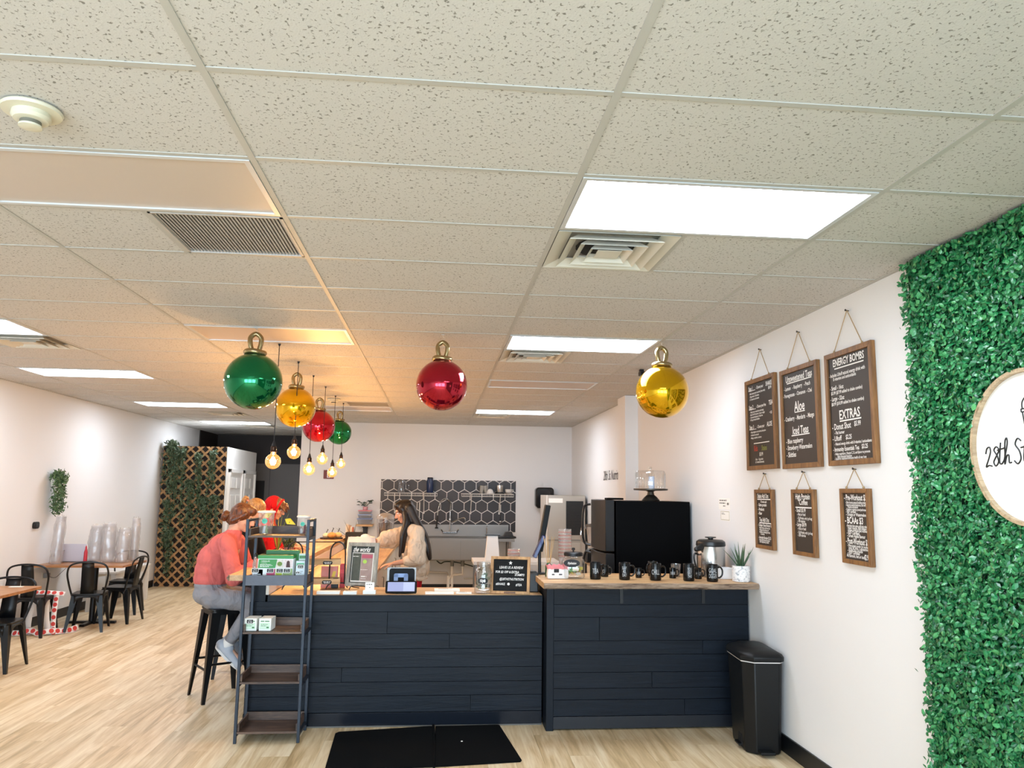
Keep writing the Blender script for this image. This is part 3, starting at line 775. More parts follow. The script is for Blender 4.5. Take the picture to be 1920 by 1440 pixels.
# raised bar along the left
kb = thing('raised_bar', 'raised navy bar wall with a live-edge wooden bar top where customers sit', 'bar counter', (0, 0, 0))
B().box(-0.668, -0.56, yF+0.001, 9.45, 0.0, 1.043).obj('knee_wall', M_navy2, kb, 0)
B().box(-0.559, -0.538, yF+0.001, 9.45, 0.953, 1.043).obj('inner_lining', M_cream, kb, 0)
def live_slab(name, x0, x1, y0, y1, z0, z1, mtop, mbark, parent, amp=0.02, sides='x', seed=3):
    """wooden slab with wavy natural long edges; top and bark edge as two parts"""
    rnd = random.Random(seed); ph = [rnd.uniform(0, 6) for _ in range(6)]
    wav = lambda s, k: amp*(0.55*math.sin(s*3.1+ph[k])+0.3*math.sin(s*8.3+ph[k+1])+0.15*math.sin(s*21+ph[k+2]))
    n = 60; lo = []; hi = []
    if sides == 'y':      # edges run along y, wavy in x
        for i in range(n+1):
            s = y0+(y1-y0)*i/n; lo.append((x0+wav(s, 0), s)); hi.append((x1+wav(s, 3)*.3, s))
    else:                 # edges run along x, wavy in y (front only)
        for i in range(n+1):
            s = x0+(x1-x0)*i/n; lo.append((s, y0+wav(s, 0))); hi.append((s, y1))
    poly = lo + hi[::-1]
    if sides == 'y': poly = poly[::-1]
    B().plate(poly, z0, z1).obj('slab', mtop, parent, 20)
    # bark strip along the natural edge: rough band slightly proud
    b = B(); rings = []
    for i, (x, y) in enumerate(lo):
        prof = []
        m = 7
        for k in range(m):
            t = k/(m-1); z = z0+0.001+(z1-z0-0.002)*t
            out = 0.006 + 0.010*math.sin(PI*t) + 0.005*math.sin(i*1.7+k*2.1+ph[1])*math.sin(i*.53+k)
            prof.append((x-(out if sides == 'y' else 0), y-(out if sides != 'y' else 0), z))
        prof += [(x+(0.004 if sides == 'y' else 0), y+(0.004 if sides != 'y' else 0), z1-0.001), (x+(0.004 if sides == 'y' else 0), y+(0.004 if sides != 'y' else 0), z0+0.001)]
        rings.append(prof)
    b.ring(rings).obj('bark_edge', mbark, parent, 60)
M_bark = wood('bark', '#33251c', '#b09a84', axis=0, scale=2.6, rough=.9, bump=1.0, c3='#75604f', rings=3)
live_slab('bar_top', -0.86, -0.545, 4.03, 9.45, 1.045, 1.088, M_topy, M_bark, kb, 0.018, 'y', 11)
# front raised counter on the right
hc = thing('raised_counter', 'raised navy plank-clad counter with live-edge wooden top beside the right wall', 'counter', (0, 0, 0))
yH = 3.795
B().box(1.555, XR-0.012, yH, 4.42, 0.02, 1.040).obj('carcass', mat('carcass_dark', '#0c1016', 0.7), hc, 0)
zr = [1.040, .905, .813, .641, .54, .412, .297, .216, .1]
rows = [(zr[i+1], zr[i]) for i in range(len(zr)-1)]
planks_on(hc, 1.60, XR-0.012, yH, rows, [(), (), (1.95,), (2.75,), (), (2.35,), (), (2.6,)], M_navy)
B().box(1.60, XR-0.012, yH-0.018, yH, 0.012, 0.098).obj('kick_board', mat('navy_kick', '#0d131d', 0.45), hc, 0, bevel=0.002)
B().box(1.545, 1.60, yH-0.024, yH+0.16, 0.0, 1.040).obj('corner_post', M_navy2, hc, 0, bevel=0.003)
for x in (2.12, 2.76):
    b = B().box(x-.012, x+.012, yH-0.022, yH-0.014, 0.915, 1.040).box(x-.012, x+.012, yH-0.15, yH-0.014, 1.030, 1.040)
    b.obj('shelf_bracket', M_black, hc, 0)
live_slab('slab', 1.50, XR-0.004, 3.60, 4.30, 1.042, 1.084, M_top, M_bark, hc, 0.020, 'x', 4)

# ================================================================ BLACK DOOR MAT
mt_ = thing('floor_mat', 'black hinged anti-fatigue floor mat lying before the service counter', 'floor mat', (0.65, 3.45, 0))
mt_.rotation_euler = (0, 0, 0)
M_mat = mat('mat_rubber', '#090a0b', 0.9, spec=0.1, bump=0.5, bscale=380)
def mat_half(pl, nm):
    o = B().plate(pl, 0.0005, 0.012).obj(nm, M_mat, mt_, 0, bevel=0.004)
P = lambda x, y: (x-0.65, y-3.45)
mat_half([P(.02, 3.765), P(.05, 3.02), P(.725, 3.06), P(.725, 3.90), P(.69, 3.905), P(.04, 3.80)][::1], 'mat_half')
mat_half([P(.735, 3.06), P(1.29, 3.125), P(1.30, 3.145), P(1.215, 3.905), P(1.20, 3.915), P(.735, 3.90)], 'mat_half')
B().tube([P(.73, 3.05)+(.008,), P(.73, 3.48)+(.012,), P(.72, 3.915)+(.010,)], .010, 8).obj('fold_seam', M_mat, mt_)
B().ell(P(.92, 3.53)+(.013,), .008, .008, .004, 8, 6).obj('crumb', mat('crumb_white', '#d9d6cf', .8), mt_)

# ================================================================ PEDAL BIN
bn = thing('pedal_bin', 'black plastic pedal bin standing by the right wall at the counter corner', 'bin', (2.975, 3.37, 0), -0.08)
M_bin = mat('bin_plastic', '#0f1011', 0.45, bump=0.05, bscale=300, spec=0.3)
def oct_(w, d, c, z): return [(-w/2, -d/2+c, z), (-w/2+c, -d/2, z), (w/2-c*.4, -d/2, z), (w/2, -d/2+c*.4, z), (w/2, d/2-c*.4, z), (w/2-c*.4, d/2, z), (-w/2+c, d/2, z), (-w/2, d/2-c, z)]
B().ring([oct_(.225, .40, .055, 0.005), oct_(.235, .41, .06, .03), oct_(.268, .46, .07, .605)]).obj('bin_body', M_bin, bn, 20, bevel=0.006)
B().ring([oct_(.274, .466, .07, .605), oct_(.277, .469, .07, .612)]).obj('liner_edge', mat('bin_liner', '#e9e4e2', .6), bn, 0)
lid = B().ring([oct_(.29, .485, .075, .612), oct_(.294, .49, .078, .642), oct_(.27, .46, .075, .662), oct_(.18, .33, .06, .682), oct_(.08, .16, .03, .688)]).obj('lid', M_bin, bn, 40, bevel=0.005)
B().box(-.05, .05, -.275, -.19, .020, .040).obj('pedal', M_bin, bn, 0, bevel=0.006)
B().ring([[(-.119, -.10, .02), (-.119, .02, .02), (-.122, -.01, .10), (-.122, -.08, .10)], [(-.115, -.10, .02), (-.115, .02, .02), (-.118, -.01, .10), (-.118, -.08, .10)]]).obj('pedal_recess', mat('recess_black', '#050505', .8), bn, 0)
B().box(-.145, -.118, -.09, .01, .028, .042).obj('side_pedal', M_bin, bn, 0, bevel=0.004)
# ================================================================ ORNAMENT BALLOONS AND PENDANT BULBS
def orb(name, col, dark):
    m, nt, p = _new(name)
    p.inputs['Base Color'].default_value = lin(col); p.inputs['Metallic'].default_value = 0.78
    p.inputs['Roughness'].default_value = 0.09
    p.inputs['Coat Weight'].default_value = 0.35; p.inputs['Coat Roughness'].default_value = 0.02
    g = N(nt, 'ShaderNodeNewGeometry'); no = N(nt, 'ShaderNodeTexNoise'); no.inputs['Scale'].default_value = 9
    nt.links.new(g.outputs['Position'], no.inputs['Vector'])
    bp = N(nt, 'ShaderNodeBump'); bp.inputs['Strength'].default_value = 0.03; bp.inputs['Distance'].default_value = 0.02
    nt.links.new(no.outputs['Fac'], bp.inputs['Height']); nt.links.new(bp.outputs['Normal'], p.inputs['Normal'])
    return m
M_orb = {'green': orb('foil_green', '#0d7846', 0), 'red': orb('foil_red', '#ac142b', 0), 'gold': orb('foil_gold', '#dfac00', 0)}
M_brass = mat('balloon_champagne', '#a8946a', 0.22, 0.85)
M_hook = mat('hook_wire', '#cfc9bd', 0.35, 0.6)
M_string = glassy('clear_line', (0.9, 0.9, 0.9), 0.1)
orbs = [('large green ornament balloon hanging nearest the camera on the left', 'green', -0.69, 3.72, 2.537, .212, 0.3),
        ('large red ornament balloon hanging alone in the middle of the ceiling', 'red', 0.715, 3.73, 2.547, .196, 0.0),
        ('large yellow ornament balloon hanging at right beside the menu boards', 'gold', 2.454, 3.76, 2.542, .208, .25),
        ('yellow ornament balloon behind the big green one above the bulbs', 'gold', -0.677, 5.38, 2.519, .191, 0.1),
        ('smaller red ornament balloon behind the yellow one above the bulbs', 'red', -0.757, 7.37, 2.503, .195, 0.2),
        ('smallest far green ornament balloon at the end of the row of bulbs', 'green', -0.739, 9.17, 2.56, .175, 0.0)]
for lab, c, x, y, z, r, a in orbs:
    t = thing('ornament_balloon', lab, 'balloon', (x, y, z), a, 'hanging ornament balloons')
    B().ell((0, 0, 0), r, r, r, 40, 26).obj('globe', M_orb[c], t, 180)
    k = r/0.2
    B().tube([(0.062*k*math.cos(2*PI*i/28), 0.062*k*math.sin(2*PI*i/28), r+0.006+0.004*math.sin(4*PI*i/28)) for i in range(28)], 0.020*k, 12, closed=True).obj('collar_ring', M_brass, t, 180)
    lp = spline([(-0.022*k, 0, r+0.012), (-0.036*k, 0, r+0.07*k), (-0.034*k, 0.006, r+0.115*k), (0, 0.004, r+0.142*k), (0.034*k, -0.004, r+0.115*k), (0.036*k, -0.004, r+0.07*k), (0.022*k, 0, r+0.012)], 7)
    B().tube(lp, 0.0175*k, 12).obj('hanging_loop', M_brass, t, 180)
    ht = H - z
    B().tube(spline([(0.01, 0, ht), (0.0, 0, ht-0.012), (0.008, 0, ht-0.022), (0.016, 0, ht-0.03), (0.008, 0, ht-0.04), (-0.004, 0, ht-0.034)], 5), 0.0016, 6).obj('ceiling_hook', M_hook, t)
    B().box(-.012, .012, -.012, .012, ht-.004, ht-.0005).obj('hook_clip', M_hook, t, 0)
    B().tube([(0.006, 0, ht-0.038), (0, 0, r+0.155*k)], 0.0006, 4).obj('clear_line', M_string, t)

M_cord = mat('black_cord', '#141111', 0.6)
M_socket = mat('bronze_socket', '#3a2416', 0.35, 0.75)
def bulb_glass():
    m, nt, p = _new('amber_bulb_glass')
    out = nt.nodes['Material Output']
    tr = N(nt, 'ShaderNodeBsdfTransparent'); tr.inputs[0].default_value = (1.0, 0.86, 0.58, 1)
    gl = N(nt, 'ShaderNodeBsdfGlossy'); gl.inputs['Roughness'].default_value = 0.03; gl.inputs[0].default_value = (1, .9, .7, 1)
    em = N(nt, 'ShaderNodeEmission'); em.inputs[0].default_value = (1.0, 0.50, 0.16, 1); em.inputs[1].default_value = 0.3
    lw = N(nt, 'ShaderNodeLayerWeight'); lw.inputs['Blend'].default_value = 0.3
    mx = N(nt, 'ShaderNodeMixShader'); nt.links.new(lw.outputs['Facing'], mx.inputs[0]); nt.links.new(tr.outputs[0], mx.inputs[1]); nt.links.new(gl.outputs[0], mx.inputs[2])
    a = N(nt, 'ShaderNodeAddShader'); nt.links.new(mx.outputs[0], a.inputs[0]); nt.links.new(em.outputs[0], a.inputs[1])
    nt.links.new(a.outputs[0], out.inputs['Surface'])
    return m
M_bulb = bulb_glass()
M_fil = emitter('glowing_filament', '#ffd9a0', 40.0)
bl = ['nearest pendant bulb, low, under the big green ornament', 'second pendant bulb from the camera, raised higher in front of the dark wall', 'third pendant bulb from the camera, hanging low',
      'fourth pendant bulb from the camera, raised under the red ornament', 'fifth pendant bulb from the camera, hanging low over the red sign', 'farthest pendant bulb, raised, at the end of the row']
for i, (y, z) in enumerate(((4.33, 1.964), (5.22, 2.082), (6.11, 1.948), (7.0, 2.09), (7.88, 1.957), (8.73, 2.094))):
    t = thing('pendant_lamp', 'amber globe ' + bl[i], 'pendant lamp', (-0.641, y, H), 0, 'amber pendant bulbs over the bar')
    zb = z - H; r = 0.0625
    B().lathe([(0.011, 0.0), (0.011, -0.006), (0.005, -0.018)], 14).obj('ceiling_cup', M_cord, t)
    B().cyl((0, 0, -0.015), (0, 0, zb+0.155), 0.0035, n=6).obj('cord', M_cord, t)
    B().lathe([(0.006, zb+0.165), (0.014, zb+0.14), (0.019, zb+0.118), (0.0, zb+0.116)], 16).obj('cord_grip', M_cord, t)
    B().lathe([(0.019, zb+0.122), (0.024, zb+0.115), (0.022, zb+0.09), (0.027, zb+0.084), (0.026, zb+0.076), (0.018, zb+0.070)], 18).obj('socket', M_socket, t)
    prof = [(0.0175, zb+0.078)] + [(max(r*math.cos(a), 0.0005), zb + r*math.sin(a)) for a in [math.radians(68 - 158*k/16) for k in range(17)]]
    gb = B().lathe(prof, 24).obj('glass_globe', M_bulb, t, 180)
    fl = B()
    for k in range(6):
        a = 2*PI*k/6; fl.tube([(0.010*math.cos(a), 0.010*math.sin(a), zb+0.035), (0.014*math.cos(a+.5), 0.014*math.sin(a+.5), zb-0.03)], 0.0022, 5)
    fl.obj('filament', M_fil, gb)
    B().cyl((0, 0, zb+.07), (0, 0, zb-.02), .0035, n=6).obj('stem', mat('bulb_stem', '#e8c890', .3), gb)
    l = bpy.data.lights.new('bulb_light', 'POINT'); l.energy = BULB; l.color = (1.0, 0.60, 0.29); l.shadow_soft_size = 0.03
    lo = bpy.data.objects.new('bulb_light', l); COL.objects.link(lo); lo.parent = t; lo.location = (0, 0, zb)
# ================================================================ LADDER SHELF AND WHAT STANDS ON IT
LX0, LX1, LY0, LY1 = -0.650, -0.203, 3.588, 3.895
M_steel = mat('shelf_steel_blue', '#27303c', 0.45, 0.3)
M_rust = wood('shelf_rustic_wood', '#2d201a', '#6f5646', axis=0, scale=2.2, rough=0.5, bump=0.2, c3='#4a382e')
ls = thing('ladder_shelf', 'tall five-tier ladder shelf of dark steel and rustic wood before the counter', 'shelf', (0, 0, 0))
pw = 0.02
for x in (LX0, LX1-pw):
    for y in (LY0, LY1-pw):
        B().box(x, x+pw, y, y+pw, 0.0, 1.525).obj('post', M_steel, ls, 0, bevel=0.002)
for x in (LX0, LX1-pw):
    B().box(x, x+pw, LY0+pw, LY1-pw, 1.507, 1.525).obj('side_rail', M_steel, ls, 0)
for k, z in enumerate((0.075, 0.405, 0.742, 1.075, 1.408)):
    s = B().box(LX0+pw, LX1-pw, LY0+0.004, LY1-0.004, z-0.012, z+0.002).obj('shelf_board', M_rust, ls, 0, bevel=0.001)
    B().box(LX0+pw, LX1-pw, LY1-0.018, LY1-0.004, z+0.002, z+0.058).obj('back_lip', M_rust, s, 0)
    for x in (LX0+pw, LX1-pw-0.012): B().box(x, x+0.012, LY0+0.02, LY1-0.018, z+0.002, z+0.050).obj('side_lip', M_rust, s, 0)
    if k == 3: B().box(LX0+pw, LX1-pw, LY0+0.002, LY0+0.014, z-0.012, z+0.058).obj('front_lip', mat('lip_greyblue', '#565b68', 0.5, bump=.2, bscale=40, mottle=.25, mscale=12), s, 0)
    for x in (LX0, LX1-pw): B().box(x, x+pw, LY0+pw, LY1-pw, z-0.03, z-0.012).obj('side_rail', M_steel, ls, 0)
B().ell((LX1-0.06, LY1-0.02, 0.44), 0.006, 0.004, 0.006, 10, 6).obj('screw_cap', mat('cap_white', '#e9e7e2', .5), ls)
M_clear = glassy('clear_plastic', (0.93, 0.94, 0.95), 0.10, 0.06, body=0.10, bodycol='#eef2f4')
M_lidw = mat('cup_lid_white', '#efe6dc', 0.5)
M_teal = mat('teal_sticker', '#4fc3a8', 0.5)
# two clear tubs with teal stickers
def tub(lab, x, y, z, sc, fill):
    t = thing('clear_tub', lab, 'tub', (x, y, z), 0, 'clear tubs on the ladder shelf')
    B().lathe([(.040*sc, .002), (.044*sc, .004), (.058*sc, .158*sc), (.060*sc, .160*sc)], 28, caps=(True, False)).obj('tub_body', M_clear, t)
    B().lathe([(.058*sc, .156*sc), (.064*sc, .157*sc), (.064*sc, .168*sc), (.056*sc, .171*sc)], 28).obj('lid', M_lidw, t)
    R0 = .053*sc
    vs = []
    n = 24
    fn = lambda a, z_: ((R0+.002)*math.sin(a), -(R0+.002)*math.cos(a), z_)
    rr = .019*sc
    st = B(); st.add([fn(.0, .098*sc)] + [fn(.0 + rr/R0*math.cos(2*PI*j/n), .098*sc+rr*math.sin(2*PI*j/n)) for j in range(n)], [(0, 1+j, 1+(j+1) % n) for j in range(n)])
    st.obj('round_sticker', M_teal, t, 0)
    print_bars('sticker_print', t, -(R0+.0024), mat('sticker_ink', '#2a7a68', .6), [(-.011*sc, .011*sc, .098*sc, .003)])
    for nm, col, px, py, rx, hh in fill:
        b = B(); b.M = Matrix.Translation((px*sc, py*sc, 0)) @ Matrix.Rotation(rx, 4, 'Y')
        b.cyl((0, 0, .010), (0, 0, hh*sc), .010, .008, n=10); b.obj(nm, mat('fill_'+col, '#'+col, .5), t)
    return t
tub('clear tub with a teal round sticker and white lid holding silver packets, left', -0.538, 3.72, 1.411, 1.0, [('packet', 'c9d3dc', -.015, -.01, .15, .06), ('packet', '7c8f5a', .012, 0, -.2, .07), ('packet', 'd9dfe4', 0, .012, .1, .05)])
tub('clear tub with a teal round sticker holding a dark red tube, right', -0.272, 3.74, 1.411, .80, [('red_tube', '6b1426', .012, -.012, .05, .09), ('packet', 'd5dade', -.015, 0, -.1, .055)])
# product boxes on the fourth tier
zt = 1.078
M_pkw = mat('box_white', '#e9edf0', .5)
M_pkg = mat('box_green', '#2c8f3c', .45)
M_tagb = mat('tag_black', '#121212', .6)
M_tagw = mat('tag_white', '#e8e6e0', .6)
def price_tag(lab, x, y, z, w=.05, txt='$2.99'):
    t = thing('price_tag', lab, 'price tag', (x, y, z), 0, 'small black price tags')
    B().prism(rrect(-w/2, w/2, 0, w*.66, .006, 3), -.002, 0).obj('card_border', M_tagw, t, 0)
    B().prism(rrect(-w/2+.004, w/2-.004, .004, w*.66-.004, .004, 3), -.0034, -.002).obj('card_face', M_tagb, t, 0)
    lettering('price', [('EACH', 0, w*.40, .010, .9, 'C'), (txt, 0, w*.14, .014, .9, 'C')], M_white, t, -.0038)
t = thing('product_box', 'large green and white retail box with food photos on the fourth tier', 'box', (-0.445, 3.72, zt), 0)
B().box(-.125, .125, -.05, .06, 0, .185).obj('carton', M_pkw, t, 0, bevel=.002)
B().prism([(-.122, .098), (.0, .098), (.012, .160), (-.118, .160)], -.0525, -.05).obj('green_panel', M_pkg, t, 0)
B().box(-.1252, .1252, -.0512, .0612, .164, .188).obj('green_top_band', M_pkg, t, 0)
for (x0, x1, z0, z1, c, nm) in ((.006, .055, .10, .158, 'd8d2c6', 'bowl_photo'), (.058, .122, .10, .158, 'e9d2cf', 'portrait_photo'), (-.06, .0, .045, .092, 'b23a5e', 'berry_photo'), (.004, .05, .045, .092, 'a9b92c', 'lime_photo'), (.054, .122, .045, .095, '93a86c', 'shake_photo')):
    B().box(x0, x1, -.0522, -.05, z0, z1).obj(nm, mat('print_'+c, '#'+c, .5, mottle=.35, mscale=60), t, 0)
B().ring([[(.030+.018*math.cos(2*PI*j/16), -.0525, .128+.016*math.sin(2*PI*j/16)) for j in range(16)], [(.030+.018*math.cos(2*PI*j/16), -.0535, .128+.016*math.sin(2*PI*j/16)) for j in range(16)]]).obj('salad_print', mat('print_salad', '#6d8a3a', .6, mottle=.4, mscale=120), t, 0)
B().prism([(.075, .104), (.105, .104), (.100, .145), (.090, .152), (.080, .145)], -.0532, -.0522).obj('hair_print', mat('print_hair', '#4a2a28', .6), t, 0)
lettering('print', [('HERBALIFE', -.10, .142, .014, .9), ('NUTRITION', -.10, .131, .008, .9)], M_white, t, -.0530)
print_bars('print', t, -.0530, M_white, [(-.108, -.03, .122, .004), (-.108, -.02, .114, .004), (-.108, -.045, .106, .004)])
t = thing('product_box', 'second green carton standing behind the large green retail box', 'box', (-0.40, 3.815, zt), 0)
B().box(-.14, .10, -.025, .03, 0, .215).obj('carton', M_pkg, t, 0, bevel=.002)
B().box(-.139, .099, -.026, -.0245, .19, .21).obj('label_band', mat('box_green_dark', '#1d6b2c', .45), t, 0)
for i, (lab, x, y, w, h, z1) in enumerate((('white sachet box with a black price tag, front right of the fourth tier', -.268, 3.68, .062, .150, 0), ('taller pale green sachet box behind the white one at the right', -.260, 3.765, .070, .195, 0))):
    t = thing('sachet_box', lab, 'box', (x, y, zt), .05)
    B().box(-w/2, w/2, -.02, .02, 0, h).obj('carton', mat('box_paleblue', '#d4e2ea', .5) if i == 0 else mat('box_palegreen', '#c8e2d6', .5), t, 0, bevel=.002)
    B().box(-w/2+.004, w/2-.004, -.0216, -.02, h-.035, h-.014).obj('green_strip', M_pkg if i else mat('strip_mint', '#63b98a', .5), t, 0)
    print_bars('print', t, -.0222, mat('print_grey', '#77736c', .8), [(-w*.3, w*.3, h-.028, .007), (-w*.35, w*.3, h*.5, .004), (-w*.35, w*.2, h*.42, .004)])
t = thing('sachet_box', 'small white carton front left on the fourth tier behind a price tag', 'box', (-.575, 3.69, zt), 0)
B().box(-.03, .045, -.02, .03, 0, .09).obj('carton', M_pkw, t, 0, bevel=.002)
B().box(-.02, .03, -.0216, -.02, .05, .058).obj('printed_strip', mat('strip_grey', '#b9bfc4', .5), t, 0)
t = thing('clear_bottle', 'slim clear bottle with pink liquid at the left of the fourth tier', 'bottle', (-.607, 3.76, zt), 0)
B().lathe([(.018, 0), (.02, .01), (.02, .12), (.01, .15), (.009, .17)], 16).obj('bottle_body', glassy('pink_clear', (.95, .85, .84), .1, body=.25, bodycol='#f0d5d0'), t)
B().lathe([(.011, .17), (.011, .19), (.004, .196)], 12).obj('pump_top', M_black, t)
B().lathe([(.017, .004), (.017, .05)], 14).obj('liquid', mat('pink_liquid', '#e5b6ab', .3), t)
for i, (x, nm, p) in enumerate(((-.585, 'first', '$2.75'), (-.480, 'second', '$3.25'), (-.412, 'third', '$2.50'), (-.362, 'fourth', '$2.25'))):
    price_tag('%s small black price tag from the left on the boxes of the fourth tier' % nm, x, 3.6685, zt+.064, .05, p)
price_tag('small black price tag high on the white sachet box', -.265, 3.6585, zt+.095, .045, '$5.50')
price_tag('small black price tag low on the white sachet box at right', -.283, 3.6585, zt+.058, .032, '$2')
# two cartons on the third tier
zt = 0.745
for i, (x, lab, w) in enumerate(((-.585, 'open white display carton with a black price tag on the third tier, left', .085), (-.485, 'white carton with green print on the third tier, right', .085))):
    t = thing('display_carton', lab, 'box', (x, 3.70, zt), -.05)
    B().box(-w/2, w/2, -.065, .06, 0, .085).obj('carton', mat('carton_offwhite', '#eef0ea', .5), t, 0, bevel=.002)
    B().prism([(-w/2+.006, .012), (w/2-.008, .012), (w/2-.008, .055), (-w/2+.006, .055)], -.0665, -.065).obj('label_panel', mat('label_mint', '#cfe6d2', .5), t, 0)
    print_bars('print', t, -.0672, mat('print_green', '#4d8a54', .7), [(-.03, .03, .062, .008), (-.028, .02, .042, .004), (-.028, .01, .033, .004), (.012, .028, .018, .012)])
price_tag('black price tag leaning on the left carton of the third tier', -.592, 3.634, zt+.048, .05, '$2.50')
# ================================================================ LEFT SIDE: tables, chairs, lattice partition
M_met = mat('gunmetal_black', '#0c0d0f', 0.35, spec=0.35)
M_ttop = wood('table_walnut', '#7a4a28', '#c08a58', axis=0, scale=1.2, rough=0.35, bump=0.04, space='object')
def leg_blade(x0, y0, z0, x1, y1, w0, w1):
    """folded sheet-metal leg tapering to the floor: V section"""
    b = B(); sx, sy = (1 if x0 > 0 else -1), (1 if y0 > 0 else -1)
    rings = []
    for t in (0, .12, .5, .9, 1.0):
        x, y, z = x0+(x1-x0)*t, y0+(y1-y0)*t, z0*(1-t)
        w = w0+(w1-w0)*t; k = 0.010
        rings.append([(x, y, z), (x-sx*w, y, z), (x-sx*w, y-sy*k*.4, z), (x-sx*k, y-sy*k, z), (x-sx*k*.4, y-sy*w, z), (x, y-sy*w, z)])
    return b.ring(rings)
def make_chair():
    t = thing('metal_chair', '', 'chair', (0, 0, 0))
    s = .18
    B().plate(rrect(-s, s, -s, s, .05), .436, .452).obj('seat', M_met, t, 30, bevel=.004)
    B().plate(rrect(-s+.005, s-.005, -s+.005, s-.005, .05), .405, .437).obj('apron', M_met, t, 30)
    for sx in (-1, 1):
        for sy in (-1, 1):
            leg_blade(sx*.17, sy*.17, .43, sx*.215, sy*.225, .075, .028).obj('leg', M_met, t, 25)
    # arched skirts between the legs
    for ang in (0, PI/2, PI, -PI/2):
        b = B(); b.M = Matrix.Rotation(ang, 4, 'Z')
        n = 10; vs = []; fs = []
        for i in range(n+1):
            x = -.135+.27*i/n; zz = .425 - .075*(abs(x)/.135)**3
            vs += [(x, -.178, .43), (x, -.184, zz-.012)]
        for i in range(n): fs.append((2*i, 2*i+1, 2*i+3, 2*i+2))
        b.add(vs, fs); o = b.obj('skirt', M_met, t, 40)
        md = o.modifiers.new('solid', 'SOLIDIFY'); md.thickness = .004
    # back hoop and splat (back of the chair at +y)
    hoop = spline([(-.172, .13, .43), (-.205, .175, .57), (-.222, .215, .71), (-.175, .238, .805), (0, .246, .835), (.175, .238, .805), (.222, .215, .71), (.205, .175, .57), (.172, .13, .43)], 6)
    B().tube(hoop, .011, 10).obj('back_hoop', M_met, t)
    vs = []; fs = []
    for i, (y, z, w) in enumerate(((.172, .445, .075), (.185, .55, .072), (.205, .66, .070), (.228, .76, .068), (.240, .822, .066))):
        vs += [(-w, y, z), (w, y, z)]
    for i in range(4): fs.append((2*i, 2*i+1, 2*i+3, 2*i+2))
    o = B().add(vs, fs).obj('splat', M_met, t, 40); md = o.modifiers.new('solid', 'SOLIDIFY'); md.thickness = .004
    return t
chair = make_chair()
seats = [('black metal chair nearest the camera at the front table cut by the left edge', -3.47, 5.93, .06),
         ('black metal chair standing nearest at the rear table with its back to the camera', -3.53, 8.06, PI+.2),
         ('black metal chair at the right end of the rear table beside the white bench', -3.40, 8.68, -PI/2-.1),
         ('black metal chair at the left of the rear table wrapped by the paper ribbon', -4.02, 7.72, PI+.05),
         ('black metal chair on the far side of the rear table behind the cup sleeves', -3.62, 9.40, .1)]
for i, (lab, x, y, rz) in enumerate(seats):
    if i == 0: chair.location = (x, y, 0); chair.rotation_euler = (0, 0, rz); chair['label'] = lab; chair['group'] = 'black metal cafe chairs'
    else: dup(chair, lab, (x, y, 0), rz)
def make_table(lab, x0, x1, y0, y1, legs):
    cx, cy = (x0+x1)/2, (y0+y1)/2; w, d = (x1-x0)/2, (y1-y0)/2
    t = thing('cafe_table', lab, 'table', (cx, cy, 0), 0, 'wooden cafe tables')
    B().box(-w, w, -d, d, .735, .762).obj('table_top', M_ttop, t, 0, bevel=.003)
    for lx in legs:
        B().cyl((lx, 0, .03), (lx, 0, .735), .035, n=16).obj('column', M_met, t)
        f = B().box(lx-.30, lx+.30, -.03, .03, .0, .03).box(lx-.03, lx+.03, -.28, .28, .0, .03); f.obj('cross_foot', M_met, t, 0, bevel=.004)
        B().box(lx-.15, lx+.15, -.15, .15, .725, .735).obj('mount_plate', M_met, t, 0)
    return t
make_table('brown wooden cafe table at the back loaded with bagged cup sleeves', -4.27, -3.20, 8.14, 8.95, (0.05,))
make_table('brown wooden cafe table in front cut by the left edge', -4.27, -3.16, 5.28, 6.06, (-.1,))
t = thing('paper_napkin', 'flat white paper slip lying on the front wooden table', 'paper', (-3.36, 5.98, .7625), .1)
B().box(-.06, .06, -.03, .03, 0, .002).obj('slip', mat('paper_white', '#f0ede6', .8), t, 0)
lettering_ = None
# white bench along the left wall behind the rear table
t = thing('white_bench', 'white painted wooden bench along the left wall behind the rear table', 'bench', (-3.98, 10.2, 0), 0)
M_bench = mat('bench_white', '#d9d4cc', .5)
for k in range(3): B().box(-.20+k*.135, -.20+k*.135+.125, -.75, .62, .52, .55).obj('seat_slat', M_bench, t, 0, bevel=.003)
for sx in (-1, 1):
    for y in (-.70, -.1, .55): B().box(sx*.155-.03, sx*.155+.03, y-.03, y+.03, 0, .52).obj('leg', M_bench, t, 0)
    B().box(sx*.155-.015, sx*.155+.015, -.70, .55, .45, .52).obj('apron', M_bench, t, 0)
